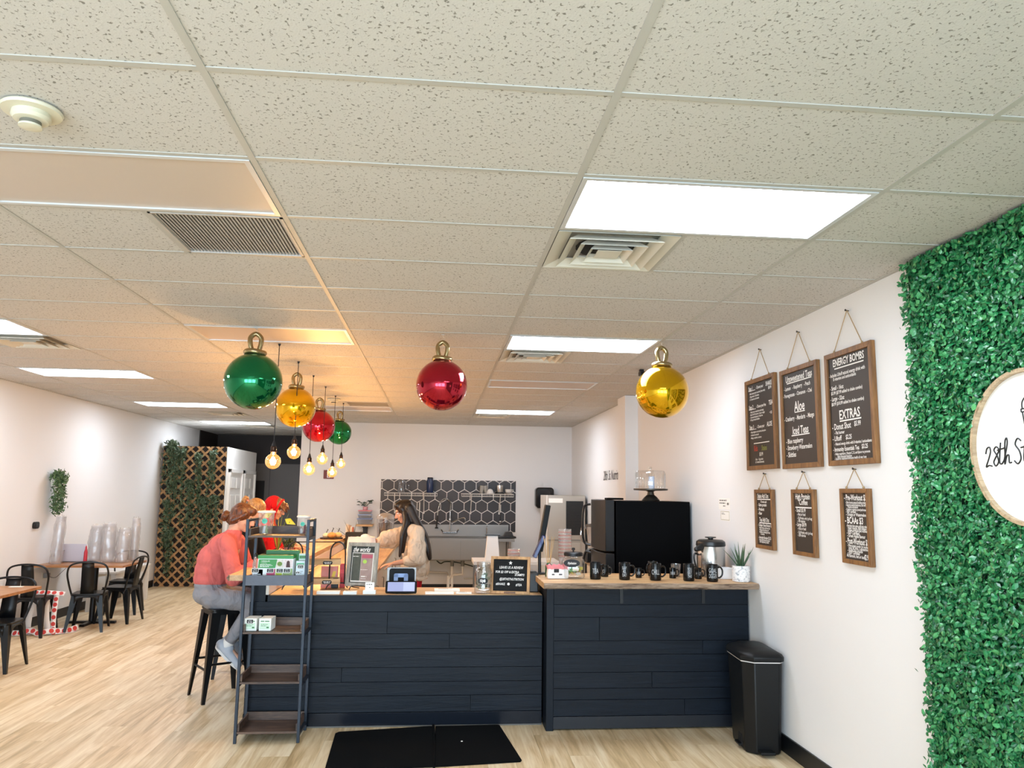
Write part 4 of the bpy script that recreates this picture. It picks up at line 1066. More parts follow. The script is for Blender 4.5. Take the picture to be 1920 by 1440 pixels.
# bagged stacks of clear cups
M_bag = glassy('clear_bag', (.96, .96, .96), .10, .22, body=.16, bodycol='#fbf7f4')
M_cup = glassy('clear_cup', (.93, .93, .95), .10, .12, body=.24, bodycol='#f4f0ee')
def cup_sleeve(lab, x, y, z0, h, r, lean, seed, name='cup_sleeve'):
    rnd = random.Random(seed)
    t = thing(name, lab, 'cup stack', (x, y, z0), 0, 'bagged cup stacks')
    M0 = Matrix.Rotation(lean, 4, 'Y')
    b = B(); b.M = M0; n = int((h-.10)/.017); prof = [(r*.70, .004)]
    b.lathe([(r*.70, .004), (r*.92, .10)], 20, caps=(True, False))
    for k in range(n): z = .10+k*.017; b.lathe([(r*.90, z), (r*.95, z+.010), (r*.98, z+.012), (r*.98, z+.016)], 20, caps=(False, False))
    b.obj('cup_stack', M_cup, t, 60)
    g = B(); g.M = M0; rings = []
    for k in range(17):
        zz = .003 + (h-.003)*k/16; sh = 1.12 if k < 14 else (1.0, .75, .85)[k-14]
        rings.append([((r*sh*(1+.10*rnd.uniform(-1, 1)))*math.cos(2*PI*j/18), (r*sh*(1+.10*rnd.uniform(-1, 1)))*math.sin(2*PI*j/18), zz + (rnd.uniform(-.012, .03) if k == 16 else 0)) for j in range(18)])
    g.ring(rings, (True, False)).obj('plastic_bag', M_bag, t, 180)
    return t
cup_sleeve('wide bagged stack of clear cups, leftmost of four on the rear table', -3.80, 8.74, .763, .46, .085, .04, 1)
cup_sleeve('bagged stack of clear cups with a torn top, second from left on the rear table', -3.585, 8.64, .763, .50, .085, -.02, 2)
cup_sleeve('bagged stack of clear cups, third from left on the rear table', -3.40, 8.62, .763, .44, .08, .03, 3)
cup_sleeve('tall slim bagged stack of clear cups at the right end of the rear table', -3.335, 8.84, .763, .56, .052, .0, 4)
cup_sleeve('tall slim sleeve of clear cups leaning by the left wall at the table corner', -4.10, 8.33, .763, .60, .06, .05, 6)
t = thing('laptop', 'closed pale grey laptop lid standing open on the rear table', 'laptop', (-4.0, 8.70, .763), .0)
B().box(-.17, .17, -.11, .11, 0, .012).obj('base', mat('laptop_grey', '#8d8d92', .4, .5), t, 0, bevel=.003)
b = B(); b.M = Matrix.Translation((0, -.11, .012)) @ Matrix.Rotation(.12, 4, 'X'); b.box(-.17, .17, -.006, .0, 0, .225)
b.obj('lid', mat('laptop_lid', '#c9c6d0', .45), t, 0, bevel=.003)
t = thing('plastic_cup', 'single empty clear plastic cup before the laptop on the rear table', 'cup', (-4.13, 8.53, .763), 0)
B().lathe([(.028, .002), (.04, .15), (.042, .15)], 20, caps=(True, False)).obj('cup_body', M_cup, t)
B().lathe([(.040, .148), (.044, .150), (.042, .156), (.040, .150)], 20, caps=(False, False)).obj('rim', M_cup, t)
t = thing('red_bottle', 'small red squeeze bottle beside the laptop on the rear table', 'bottle', (-3.83, 8.55, .763), 0)
B().lathe([(.02, 0), (.022, .02), (.022, .13), (.012, .17)], 16).obj('bottle_body', mat('bottle_red', '#c22b3a', .4), t)
B().lathe([(.012, .17), (.012, .19), (.004, .215)], 12).obj('nozzle', mat('bottle_red', '#c22b3a', .4), t)
# wall things on the left
t = thing('wall_device', 'small black rounded device mounted on the left wall', 'device', (XL, 8.13, 1.21), PI/2)
B().prism(rrect(-.062, .062, 0, .085, .03), -.03, 0).obj('housing', mat('gloss_black', '#0c0c0d', .2), t, 30, bevel=.004)
B().prism(rrect(-.04, .04, .03, .06, .01), -.032, -.03).obj('sensor_window', mat('sensor_dark', '#2a2a2e', .1), t, 0)
for lab, y, z, two in (('cream wall outlet plate with two dark sockets above the rear table', 8.66, .80, True), ('grey plug adapter in a low outlet under the rear table', 8.50, .565, False)):
    t = thing('wall_outlet', lab, 'outlet', (XL, y, z), PI/2, 'outlets on the left wall')
    B().prism(rrect(-.075, .075, 0, .075, .006, 3), -.006, 0).obj('plate', mat('outlet_cream', '#ded8cc', .5), t, 0)
    if two:
        for x in (-.035, .035): B().prism(rrect(x-.022, x+.022, .015, .06, .01), -.009, -.006).obj('socket', mat('socket_dark', '#4b463f', .5), t, 0)
    else:
        B().box(-.045, .045, -.05, -.006, .01, .065).obj('plug_adapter', mat('adapter_grey', '#8d8c8c', .5), t, 0, bevel=.004)
        B().tube(spline([(.045, -.03, .03), (.12, -.03, .0), (.25, -.03, -.01), (.42, -.03, .05), (.5, -.03, .08)], 6), .003, 6).obj('cable', M_black, t)
# foliage helper: a cloud of small leaves along given strands
def foliage_mat(name, c0, c1):
    if name in MATS: return MATS[name]
    m, nt, p = _new(name)
    at = N(nt, 'ShaderNodeAttribute', attribute_name='tone'); mx = N(nt, 'ShaderNodeMix', data_type='RGBA')
    mx.inputs['A'].default_value = lin(c0); mx.inputs['B'].default_value = lin(c1)
    nt.links.new(at.outputs['Fac'], mx.inputs['Factor']); nt.links.new(mx.outputs['Result'], p.inputs['Base Color']); p.inputs['Roughness'].default_value = .55
    MATS[name] = m
    return m
def foliage(name, strands, per, size, spread, m, parent, seed=1, elong=1.9):
    rnd = random.Random(seed); V = []; F = []; tone = []
    for st in strands:
        P = spline(st, 6)
        for k in range(per):
            c = P[rnd.randrange(len(P))] + Vector((rnd.gauss(0, spread), rnd.gauss(0, spread), rnd.gauss(0, spread)))
            u = Vector((rnd.gauss(0, 1), rnd.gauss(0, 1), rnd.gauss(-.5, 1))).normalized(); w = u.cross(Vector((rnd.gauss(0, 1), rnd.gauss(0, 1), rnd.gauss(0, 1)))).normalized(); n = u.cross(w)
            s = size*rnd.uniform(.7, 1.3); o = len(V)
            V += [tuple(c-u*s*.5*elong), tuple(c+w*s*.3+n*s*.06), tuple(c+u*s*.5*elong), tuple(c-w*s*.3+n*s*.06), tuple(c-n*s*.08)]
            F += [(o, o+4, o+1), (o+1, o+4, o+2), (o+2, o+4, o+3), (o+3, o+4, o)]; tone += [rnd.random()]*5
    me = bpy.data.meshes.new(name); me.from_pydata(V, [], F); me.materials.append(m)
    at = me.attributes.new('tone', 'FLOAT', 'POINT'); at.data.foreach_set('value', tone); me.update()
    return stuff(link(name, me, parent))
M_fern = foliage_mat('faux_fern', '#2b4a2c', '#6d8a5a')
M_stem = mat('green_stem', '#3f5a30', .7)
t = thing('hanging_plant', 'trailing green plant hanging in a wall pocket on the left wall', 'plant', (XL, 8.42, 1.42), PI/2)
B().lathe([(.03, .30), (.045, .36), (.05, .42)], 16, c=(0, -.05, 0)).obj('wall_pot', mat('pot_white', '#e4e0d8', .5), t)
st = [[(a*.3, -.05, .42), (a, -.10, .47), (a*1.5, -.13, .40-.1*abs(a)), (a*1.6, -.12, .18), (a*1.5+.01, -.11, -.04+abs(a)*1.2)] for a in (-.07, -.045, -.02, 0, .02, .045, .07)]
for s_ in st: B().tube(spline(s_, 5), .002, 5).obj('stem', M_stem, t)
foliage('leaves', st, 170, .028, .026, M_fern, t, 3)
# ribbon of white paper with red dots draped on the chair and the floor
t = thing('sticker_ribbon', 'white paper ribbon with red dots draped over a chair and trailing on the floor', 'ribbon', (-3.95, 8.05, 0), 0)
M_rib = mat('ribbon_white', '#ece6e1', .7); M_dot = mat('ribbon_red', '#c33b35', .6)
def ribbon(nm, pts, w, side, dots=True):
    P = spline(pts, 8); b = B(); V = []; F = []
    acc = 0; dd = B()
    for i, p in enumerate(P):
        tdir = (P[min(i+1, len(P)-1)]-P[max(i-1, 0)]).normalized(); s_ = Vector(side); s_ = (s_-tdir*s_.dot(tdir)).normalized()
        V += [tuple(p-s_*w/2), tuple(p+s_*w/2)]
        if i: F.append((2*i-2, 2*i-1, 2*i+1, 2*i))
        if i: acc += (P[i]-P[i-1]).length
        if dots and acc > w*.95 and 0 < i < len(P)-1:
            acc = 0; n = tdir.cross(s_); n = n if n.y < 0 or (abs(n.y) < .1 and n.z > 0) else -n
            dd.add([tuple(p+n*.004)]+[tuple(p+n*.004+(tdir*math.cos(2*PI*j/12)+s_*math.sin(2*PI*j/12))*w*.42) for j in range(12)], [(0, 1+j, 1+(j+1) % 12) for j in range(12)])
    o = b.add(V, F).obj(nm, M_rib, t, 180); md = o.modifiers.new('solid', 'SOLIDIFY'); md.thickness = .0015
    if dots: stuff(dd.obj('red_dots', M_dot, o, 0))
R = lambda x, y, z: (x+3.95, y-8.05, z)
ribbon('ribbon_strip', [R(-4.05, 7.80, .47), R(-4.06, 7.76, .30), R(-4.08, 7.77, .08), R(-4.02, 7.74, .015)], .07, (1, 0, 0), False)
ribbon('ribbon_strip', [R(-3.90, 7.80, .47), R(-3.89, 7.76, .30), R(-3.86, 7.77, .08), R(-3.80, 7.75, .015)], .07, (1, 0, 0), False)
ribbon('ribbon_strip', [R(-4.10, 7.80, .47), R(-3.98, 7.79, .48), R(-3.85, 7.80, .475), R(-3.72, 7.82, .46)], .06, (0, .7, .7))
ribbon('ribbon_strip', [R(-3.80, 7.80, .47), R(-3.80, 7.77, .25), R(-3.79, 7.76, .06), R(-3.76, 7.72, .012)], .06, (1, 0, 0))
ribbon('ribbon_strip', [R(-4.24, 7.70, .03), R(-4.12, 7.66, .035), R(-4.0, 7.68, .06), R(-3.90, 7.66, .03), R(-3.80, 7.70, .05), R(-3.68, 7.84, .03), R(-3.60, 7.98, .05)], .065, (0, .5, .85))
ribbon('ribbon_strip', [R(-4.12, 7.72, .012), R(-4.0, 7.75, .014), R(-3.86, 7.74, .012), R(-3.72, 7.78, .014), R(-3.62, 7.95, .012)], .065, (0, 1, .1))

# lattice partition in front of the white closet box
pb = thing('lattice_partition', 'tall diamond wooden lattice panel over a dark board at the back left', 'lattice', (0, 12.40, 0), 0)
px0, px1, pz1 = XL+.02, -3.16, 2.49
B().box(px0, px1, 0.012, 0.03, 0.0, pz1).obj('dark_board', mat('lattice_backing', '#1c1310', .8), pb, 0)
M_lat = wood('lattice_wood', '#8f6a42', '#c79b69', axis=0, scale=2, rough=.7, bump=.1, space='object')
def clipline(c, sgn, hw):
    """strip |z - sgn*x - c| < hw*sqrt2 clipped to the panel rectangle (Sutherland-Hodgman)"""
    W2 = hw*math.sqrt(2)
    L = 8
    poly = [(-L, -sgn*L*1+c-W2), (L, sgn*L+c-W2), (L, sgn*L+c+W2), (-L, -sgn*L+c+W2)]
    def clip(P, f, inter):
        out = []
        for i in range(len(P)):
            a, b = P[i-1], P[i]
            if f(b):
                if not f(a): out.append(inter(a, b))
                out.append(b)
            elif f(a): out.append(inter(a, b))
        return out
    for f, axis, v in ((lambda p: p[0] >= px0, 0, px0), (lambda p: p[0] <= px1, 0, px1), (lambda p: p[1] >= 0.002, 1, 0.002), (lambda p: p[1] <= pz1, 1, pz1)):
        if len(poly) < 3: return poly
        def inter(a, b, axis=axis, v=v):
            t_ = (v-a[axis])/(b[axis]-a[axis]); return (a[0]+(b[0]-a[0])*t_, a[1]+(b[1]-a[1])*t_)
        poly = clip(poly, f, inter)
    return poly
pitch = .172
for sgn, ya in ((1, -.012), (-1, 0.0)):
    k0 = -40
    for k in range(-40, 60):
        poly = clipline(k*pitch + (0.04 if sgn > 0 else .02), sgn, .0175)
        if len(poly) >= 3:
            if sum(poly[i-1][0]*poly[i][1]-poly[i][0]*poly[i-1][1] for i in range(len(poly))) < 0: poly = poly[::-1]
            B().prism(poly, ya, ya+.0115).obj('lattice_strip', M_lat, pb, 0)
M_vine = foliage_mat('faux_vine', '#34462f', '#6f8263')
vr = random.Random(9)
vines = [(-4.12, 2.50, .95, .05, 'bushy'), (-3.93, 2.36, 1.35, .05, ''), (-3.66, 2.30, .9, .035, ''), (-3.36, 2.36, .75, .03, ''), (-4.13, 1.45, .9, .045, ''), (-3.78, 1.80, 1.2, .045, ''), (-3.52, 1.50, 1.0, .045, ''), (-3.30, 1.55, .8, .04, ''), (-4.02, .95, .8, .045, ''), (-3.62, .75, .6, .04, '')]
names = ['bushy green vine at the top left corner of the lattice', 'long vine hanging from the upper middle of the lattice', 'thin vine hanging right of centre near the lattice top', 'short vine hanging at the top right of the lattice',
         'vine hanging halfway down the left edge of the lattice', 'vine hanging from the middle of the lattice', 'vine hanging right of the middle on the lattice', 'vine on the right edge of the lattice at mid height', 'low vine on the left half of the lattice', 'lowest vine near the foot of the lattice']
for (x, z, L_, sp, kind), lab in zip(vines, names):
    t = thing('faux_vine', lab, 'vine', (x, 12.375, z), 0, 'artificial vines on the lattice')
    nst = 7 if kind else 4
    st = []
    for k in range(nst):
        dx = vr.uniform(-1, 1)*(.13 if kind else .09)
        st.append([(0, 0, 0), (dx*.6, -.05, .0), (dx, -.05, -L_*.35), (dx*1.2+vr.uniform(-.03, .03), -.045, -L_*vr.uniform(.7, 1.0))])
    for s_ in st: B().tube(spline(s_, 5), .003, 5).obj('stem', M_stem, t)
    foliage('leaves', st, int(130*L_/nst*(6 if kind else 3.2)), .042, sp*.6, M_vine, t, int(abs(x*100)))
# white closet box behind the lattice
cb = thing('closet_box', 'white boxed closet with two panelled doors behind the lattice', 'closet', (0, 0, 0))
M_cl = mat('closet_white', '#f3efe9', .6)
B().box(XL+.02, -3.15, 12.435, 14.70, 0, 2.49).obj('closet_walls', M_cl, cb, 0)
for k, (ya, yb) in enumerate(((12.62, 13.48), (13.72, 14.52))):
    fr = B().box(-3.15, -3.105, ya-.07, ya, 0, 2.10).box(-3.15, -3.105, yb, yb+.07, 0, 2.10).box(-3.15, -3.105, ya-.07, yb+.07, 2.03, 2.10).obj('door_casing', mat('casing_white', '#f0ece6', .5), cb, 0, bevel=.004)
    d = B().box(-3.15, -3.142, ya, yb, .01, 2.03).obj('closet_door', mat('closet_door_white', '#ece8e1', .5), cb, 0)
    ym = (ya+yb)/2; w = (yb-ya)
    for (p0, p1) in ((ya+.10, ym-.05), (ym+.05, yb-.10)):
        for (z0, z1) in ((.15, .85), (.98, 1.62), (1.74, 1.94)):
            B().box(-3.142, -3.122, p0, p1, z0, z1).obj('door_panel', mat('closet_door_white', '#ece8e1', .5), d, 0, bevel=.008)
    B().ell((-3.115, yb-.06, 1.0), .025).obj('door_knob', mat('dull_metal', '#77736c', .4, .9), d)
# ================================================================ THINGS ON THE RAISED COUNTER (top z = 1.085)
ZH = 1.0855
M_mug = mat('mug_black_glaze', '#08090a', .22, spec=.35)
M_mugin = mat('mug_inside', '#141517', .3)
M_etch = mat('mug_lettering', '#b9bcbd', .6)
def mug(lab, x, y, words, rz=0.0, sc=1.0, hand_=1, name='black_mug', upside=False):
    t = thing(name, lab, 'mug', (x, y, ZH), rz, 'black lettered mugs' if sc > .8 else 'small black lettered mugs')
    r, h = .043*sc, .128*sc
    prof = [(r*.90, 0), (r*.97, .004*sc), (r, .012*sc), (r, h-.004*sc), (r*.97, h), (r*.92, h-.002*sc), (r*.92, .012*sc), (0.0005, .010*sc)]
    B().lathe(prof, 32).obj('mug_body', M_mug, t, 50)
    hp = spline([(hand_*r*.96, 0, h*.80), (hand_*(r+.020*sc), 0, h*.83), (hand_*(r+.036*sc), 0, h*.66), (hand_*(r+.034*sc), 0, h*.38), (hand_*(r+.014*sc), 0, h*.22), (hand_*r*.96, 0, h*.24)], 6)
    B().tube(hp, .0062*sc, 10).obj('handle', M_mug, t, 180)
    n = len(words); hh = h*.62/max(n, 1) if n > 1 else h*.34
    hh = min(hh, h*.36)
    Z0 = h*.5 + hh*n/2
    L = []
    for k, w in enumerate(words):
        _, _, ww = _glyphs(w); size = hh*1.22; xs = min(.50, (1.45*r)/(ww*size))
        L.append((w, 0, Z0-(k+1)*hh+hh*.10, size, xs, 'C'))
    if words:
        lettering('lettering', L, M_etch, t, fn=lambda px, pz: ((r+.0006)*math.sin(px/r-.25), -(r+.0006)*math.cos(px/r-.25), pz))
    return t
mug('black mug lettered TEA, leftmost large mug on the raised counter', 1.936, 3.86, ['TEA'], .05)
mug('black mug lettered SLAY ALL DAY, second large mug on the raised counter', 2.158, 3.83, ['SLAY', 'ALL', 'DAY'], .0)
mug('black mug lettered CHILL, third large mug on the raised counter', 2.390, 3.79, ['CHILL'], .0)
mug('black mug lettered YOU GOT THIS, fourth large mug on the raised counter', 2.643, 3.76, ['YOU', 'GOT', 'THIS'], .12)
mug('black mug lettered GOAL DIGGER, rightmost large mug on the raised counter', 2.815, 3.72, ['GOAL', 'DIGGER'], .0)
mug('small black mug behind the TEA mug', 2.045, 4.03, ['JOY'], -.1, .70)
mug('small black mug lettered LIVE between the second and third large mugs', 2.305, 3.97, ['LIVE'], .0, .58)
mug('small black mug lettered DRINK behind the CHILL mug', 2.572, 3.94, ['DRINK'], .0, .62)
mug('small black mug lettered HOLY beside the GOAL DIGGER mug', 2.765, 3.90, ['HOLY'], .0, .66)
mug('plain black mug with its handle to the left behind the CHILL mug', 2.455, 4.10, [], .6, .9, -1)
M_gl = glassy('clear_glass', (.95, .96, .96), .10, .02)
for i, (lab, x, y, h) in enumerate((('clear glass tumbler lying between the CHILL and YOU GOT THIS mugs', 2.635, 4.06, .10), ('clear glass tumbler behind the GOAL DIGGER mug', 2.885, 4.03, .115))):
    t = thing('glass_tumbler', lab, 'glass', (x, y, ZH), 0, 'glass tumblers')
    B().lathe([(.032, .001), (.040, h), (.037, h), (.029, .008), (.0005, .007)], 24).obj('tumbler', glassy('grey_glass', (.75, .76, .77), .16, .05, body=.2, bodycol='#b9b9b9'), t, 60)
    B().lathe([(.030, 0), (.031, .006)], 20).obj('thick_base', M_gl, t)
t = thing('napkin_box', 'white paper box behind the rightmost mug and the marble pot', 'box', (2.965, 3.93, ZH), .05)
B().box(-.085, .075, -.05, .05, 0, .085).obj('carton', mat('box_bright', '#eef0f2', .6), t, 0, bevel=.002)
B().box(-.06, .05, -.03, .03, .085, .087).obj('slot_panel', mat('slot_grey', '#cfd3d8', .6), t, 0)
# hot drink urn
t = thing('drinks_urn', 'stainless steel coffee urn with black lid and spout on the raised counter', 'urn', (2.955, 4.135, ZH), -.1)
M_ss = mat('stainless', '#c9c6c1', .22, .95)
B().lathe([(.112, 0), (.118, .006), (.118, .03), (.112, .034)], 36).obj('base_ring', M_black, t)
B().lathe([(.112, .034), (.114, .04), (.114, .235), (.112, .24)], 36).obj('steel_body', M_ss, t, 60)
B().lathe([(.118, .24), (.120, .25), (.116, .275), (.095, .29), (.0005, .293)], 36).obj('lid', mat('urn_black', '#151414', .35), t)
B().lathe([(.02, .29), (.022, .302), (.045, .305), (.045, .313), (.0005, .316)], 24).obj('lid_knob', mat('urn_black', '#151414', .35), t)
B().cap((-.085, -.06, .235), (-.135, -.075, .215), .030, .020).obj('spout', mat('urn_black', '#151414', .35), t)
B().tube(spline([(-.11, -.045, .17), (-.145, -.06, .18), (-.15, -.06, .13), (-.125, -.05, .04), (-.118, -.045, .03)], 6), .008, 8).obj('handle', mat('urn_black', '#151414', .35), t)
# marble pot with aloe
t = thing('potted_aloe', 'spiky aloe in a white marbled pot at the right end of the raised counter', 'plant', (3.045, 3.725, ZH), 0)
def marble():
    m, nt, p = _new('marble_grey')
    g = N(nt, 'ShaderNodeNewGeometry'); n1 = N(nt, 'ShaderNodeTexNoise'); n1.inputs['Scale'].default_value = 22; n1.inputs['Detail'].default_value = 6; n1.inputs['Distortion'].default_value = 2.5
    nt.links.new(g.outputs['Position'], n1.inputs['Vector'])
    cr = N(nt, 'ShaderNodeValToRGB'); e = cr.color_ramp.elements
    e[0].position = .36; e[0].color = lin('#a9adb3'); e[1].position = .52; e[1].color = lin('#eceae8')
    nt.links.new(n1.outputs['Fac'], cr.inputs[0]); nt.links.new(cr.outputs[0], p.inputs['Base Color']); p.inputs['Roughness'].default_value = .35
    return m
B().lathe([(.062, 0), (.066, .004), (.068, .118), (.062, .120), (.060, .10), (.0005, .10)], 36).obj('pot', marble(), t)
B().lathe([(.059, .098), (.04, .106), (.0005, .108)], 24).obj('soil', mat('soil', '#2a211b', .9), t)
M_aloe = mat('aloe_green', '#3d5a3c', .45, mottle=.25, mscale=40)
ar = random.Random(4)
for k in range(13):
    a = k*2.4; tilt = .12 + .055*k if k < 12 else .05; L_ = ar.uniform(.15, .22) if k > 3 else .19
    d = Vector((math.cos(a)*math.sin(tilt), .5*math.sin(a)*math.sin(tilt), math.cos(tilt)))
    p0 = Vector((math.cos(a)*.012, math.sin(a)*.012, .098)); pts = []; rs = []
    for i in range(7):
        s_ = i/6; q = p0 + d*L_*s_ + Vector((d.x, d.y, 0))*.05*s_*s_
        q.x = min(q.x, XR-3.045-.014); pts.append(q); rs.append(.0125*(1-s_)**.8+.0008)
    B().tube(pts, rs, 8, flat=(1, .45)).obj('aloe_leaf', M_aloe, t, 180)
# hydration jar
t = thing('candy_jar', 'square glass jar with a black lid and oval chalk label full of wrapped packets', 'jar', (1.775, 3.93, ZH), -.1)
rr = lambda w, r: [(x, y) for x, y in rrect(-w, w, -w, w, r, 4)]
rings = []
for z, w in ((.002, .070), (.006, .082), (.02, .088), (.12, .088), (.145, .080), (.155, .068), (.17, .066)): rings.append([(x, y, z) for x, y in rr(w, w*.55)])
B().ring(rings, (True, False)).obj('glass_jar', M_gl, t, 60)
B().lathe([(.070, .168), (.074, .172), (.074, .192), (.066, .198), (.0005, .20)], 30).obj('lid', mat('jar_lid', '#1c1c1e', .4, .4), t)
B().lathe([(.006, .2), (.006, .212), (.014, .216), (.012, .23), (.0005, .232)], 14).obj('lid_knob', mat('jar_lid', '#1c1c1e', .4, .4), t)
lb = B().add([(0, -.0915, .122)]+[(-.018+.062*math.cos(2*PI*j/28), -.0915, .120+.030*math.sin(2*PI*j/28)) for j in range(28)], [(0, 1+j, 1+(j+1) % 28) for j in range(28)]).obj('oval_label', mat('chalk_label', '#15161a', .6), t, 0)
lettering('label_lettering', [('Hydration', -.018, .112, .026, .62, 'C', .2)], M_white, t, -.0922, bold=.0005)
pr = random.Random(3)
for k in range(16):
    c = ('6f8f2a', 'e8e6dc', 'c9b52f', '3aa84a', 'efe9d8', '8b7a1f')[k % 6]
    b = B(); b.M = Matrix.Translation((pr.uniform(-.048, .048), pr.uniform(-.05, .045), pr.uniform(.022, .085))) @ Matrix.Rotation(pr.uniform(0, 6), 4, 'Z') @ Matrix.Rotation(pr.uniform(-1.2, 1.2), 4, 'X')
    b.prism([(-.028, -.012), (.028, -.010), (.026, .012), (-.026, .012)], -.003, .003); b.obj('packet', mat('pkt_'+c, '#'+c, .4), t, 0, bevel=.002)
# sweetener bag
t = thing('sweetener_bag', 'open white paper bag with a pink torn top and small price tag', 'bag', (1.645, 3.90, ZH), .05)
B().ring([[(-.078, -.030, .001), (.078, -.032, .001), (.080, .030, .001), (-.078, .032, .001)], [(-.082, -.036, .03), (.082, -.036, .03), (.084, .034, .03), (-.080, .034, .03)], [(-.076, -.030, .072), (.078, -.031, .070), (.076, .028, .075), (-.076, .028, .075)]], (True, True)).obj('bag_body', mat('bag_white', '#f1efee', .6), t, 60)
B().ring([[(-.078+.156*j/11, -.031, .072+.003*math.sin(j*2.2)) for j in range(12)]+[(.078-.156*j/11, .029, .074) for j in range(12)], [(-.088+.176*j/11, -.038, .098+.010*math.sin(j*2.9)) for j in range(12)]+[(.086-.172*j/11, .036, .102+.008*math.sin(j*3.7)) for j in range(12)]], (False, False)).obj('torn_top', mat('bag_pink', '#e98f95', .6), t, 60)
print_bars('print', t, -.037, mat('bag_print', '#3a3a3e', .6), [(-.05, -.03, .028, .012), (.005, .03, .028, .012)])
B().box(-.034, .004, -.041, -.038, .048, .074).obj('black_tag', M_tagb, t, 0)
# reed diffuser
t = thing('reed_diffuser', 'green glass reed diffuser with thin wooden sticks behind the sweetener bag', 'diffuser', (1.595, 4.03, ZH), 0)
B().lathe([(.026, 0), (.028, .004), (.028, .085), (.018, .098), (.013, .102), (.013, .118)], 20).obj('bottle', mat('diffuser_green', '#2f5a3c', .15, coat=.5), t)
B().lathe([(.016, .108), (.016, .124), (.010, .125)], 16).obj('collar', mat('collar_wood', '#c8a572', .6), t)
for k in range(7):
    a = k*.9; B().cyl((.004*math.cos(a), .004*math.sin(a), .05), (.045*math.cos(a), .03*math.sin(a), .305+.015*math.sin(k*3)), .0022, n=6).obj('reed', mat('reed_tan', '#c6a273', .7), t)
# printed cups stack behind the jar
def cups(lab, x, y, z, n, r, lean=0.0):
    t = thing('cup_stack', lab, 'cup stack', (x, y, z), 0, 'stacks of printed cups')
    b = B(); pr_ = B()
    b.lathe([(r*.72, .002), (r, .135)], 22, caps=(True, False))
    for k in range(1, n):
        z0 = .118+k*.0135; b.lathe([(r*.99, z0), (r*1.0, z0+.010), (r*1.05, z0+.013), (r*1.05, z0+.016)], 22, caps=(False, False))
    b.obj('cups', glassy('printed_cup', (.93, .91, .91), .12, .08, body=.22, bodycol='#f2e9e6'), t, 60)
    for k in range(0, n, 2):
        z0 = .03+k*.0135 if k == 0 else .121+k*.0135
        pr_.lathe([(r*1.012, z0), (r*1.018, z0+.005)], 22, caps=(False, False))
    pr_.obj('red_print_band', glassy('cup_red', (.95, .8, .78), .08, .1, body=.45, bodycol='#e2867c'), t, 60)
    B().lathe([(r*.70, .02), (r*.9, .128)], 22, caps=(False, False)).obj('white_label', mat('cup_white', '#efeaea', .5), t)
    return t
t = cups('tall stack of clear printed cups behind the glass jar', 1.745, 4.16, ZH, 18, .052)
for z in (.20, .30): pass
t = cups('shorter stack of clear printed cups behind the letter board', 1.345, 4.32, .954, 15, .050)
# ================================================================ ON THE LOW COUNTER (top z = .953)
ZL = .954
t = thing('tip_jar', 'large clear glass jar labelled tips with folded money inside', 'jar', (1.085, 4.06, ZL), 0)
B().lathe([(.062, .001), (.072, .006), (.075, .02), (.075, .155), (.066, .185), (.055, .198), (.055, .225), (.058, .228), (.058, .236), (.052, .238), (.052, .2), (.072, .15), (.072, .02), (.0005, .010)], 36).obj('glass_jar', M_gl, t, 60)
lb = B(); n = 26; R0 = .0758
fn = lambda px, pz: (R0*math.sin(px/R0), -R0*math.cos(px/R0), pz)
lb.add([fn(-.012, .10)]+[fn(-.012+.042*math.cos(2*PI*j/n), .10+.024*math.sin(2*PI*j/n)) for j in range(n)], [(0, 1+j, 1+(j+1) % n) for j in range(n)]).obj('oval_label', mat('chalk_label', '#15161a', .6), t, 0)
R1 = .0766
lettering('label_lettering', [('tips', -.012, .092, .036, .85, 'C')], M_white, t, fn=lambda px, pz: (R1*math.sin(px/R1), -R1*math.cos(px/R1), pz), bold=.0008)
br = random.Random(8)
for k in range(9):
    b = B(); b.M = Matrix.Translation((br.uniform(-.03, .03), br.uniform(-.03, .03), .035+k*.013)) @ Matrix.Rotation(br.uniform(0, 6), 4, 'Z') @ Matrix.Rotation(br.uniform(-.9, .9) if k < 5 else 1.2, 4, 'X')
    pts = [(-.035+.07*i/6, .006*math.sin(i*1.3+k)) for i in range(7)]
    b.ring([[(x, -.016, z) for x, z in pts]+[(x, -.016, z+.001) for x, z in pts[::-1]], [(x, .016, z) for x, z in pts]+[(x, .016, z+.001) for x, z in pts[::-1]]])
    b.obj('banknote', mat('banknote', '#8f9c84', .8, mottle=.3, mscale=90), t, 30)
# letter board
t = thing('letter_board', 'black felt letter board in an oak frame asking for a review', 'letter board', (1.287, 4.00, ZL), -.22)
Mtl = Matrix.Rotation(-.13, 4, 'X')
def tb(b): b.M = Mtl @ b.M; return b
w, h, fw = .155, .285, .022
tb(B()).box(-w+fw, w-fw, -.006, .004, fw, h-fw).obj('felt_panel', mat('felt_black', '#101112', .9, bump=.3, bscale=250), t, 0)
M_oak = wood('frame_oak', '#96683a', '#c99a63', axis=2, scale=3, space='object')
for poly in ([(-w, 0), (w, 0), (w-fw, fw), (-w+fw, fw)], [(-w+fw, h-fw), (w-fw, h-fw), (w, h), (-w, h)], [(-w, 0), (-w+fw, fw), (-w+fw, h-fw), (-w, h)], [(w-fw, fw), (w, 0), (w, h), (w-fw, h-fw)]):
    tb(B()).prism(poly, -.020, .008).obj('frame_rail', M_oak, t, 0, bevel=.0015)
tb(B()).box(-.045, .045, -.024, -.020, .004, .018).obj('label_holder', wood('frame_oak_dark', '#5c3a1e', '#84572e', axis=0, scale=3, space='object'), t, 0)
fnb = lambda px, pz: tuple(Mtl @ Vector((px, -.0078, pz)))
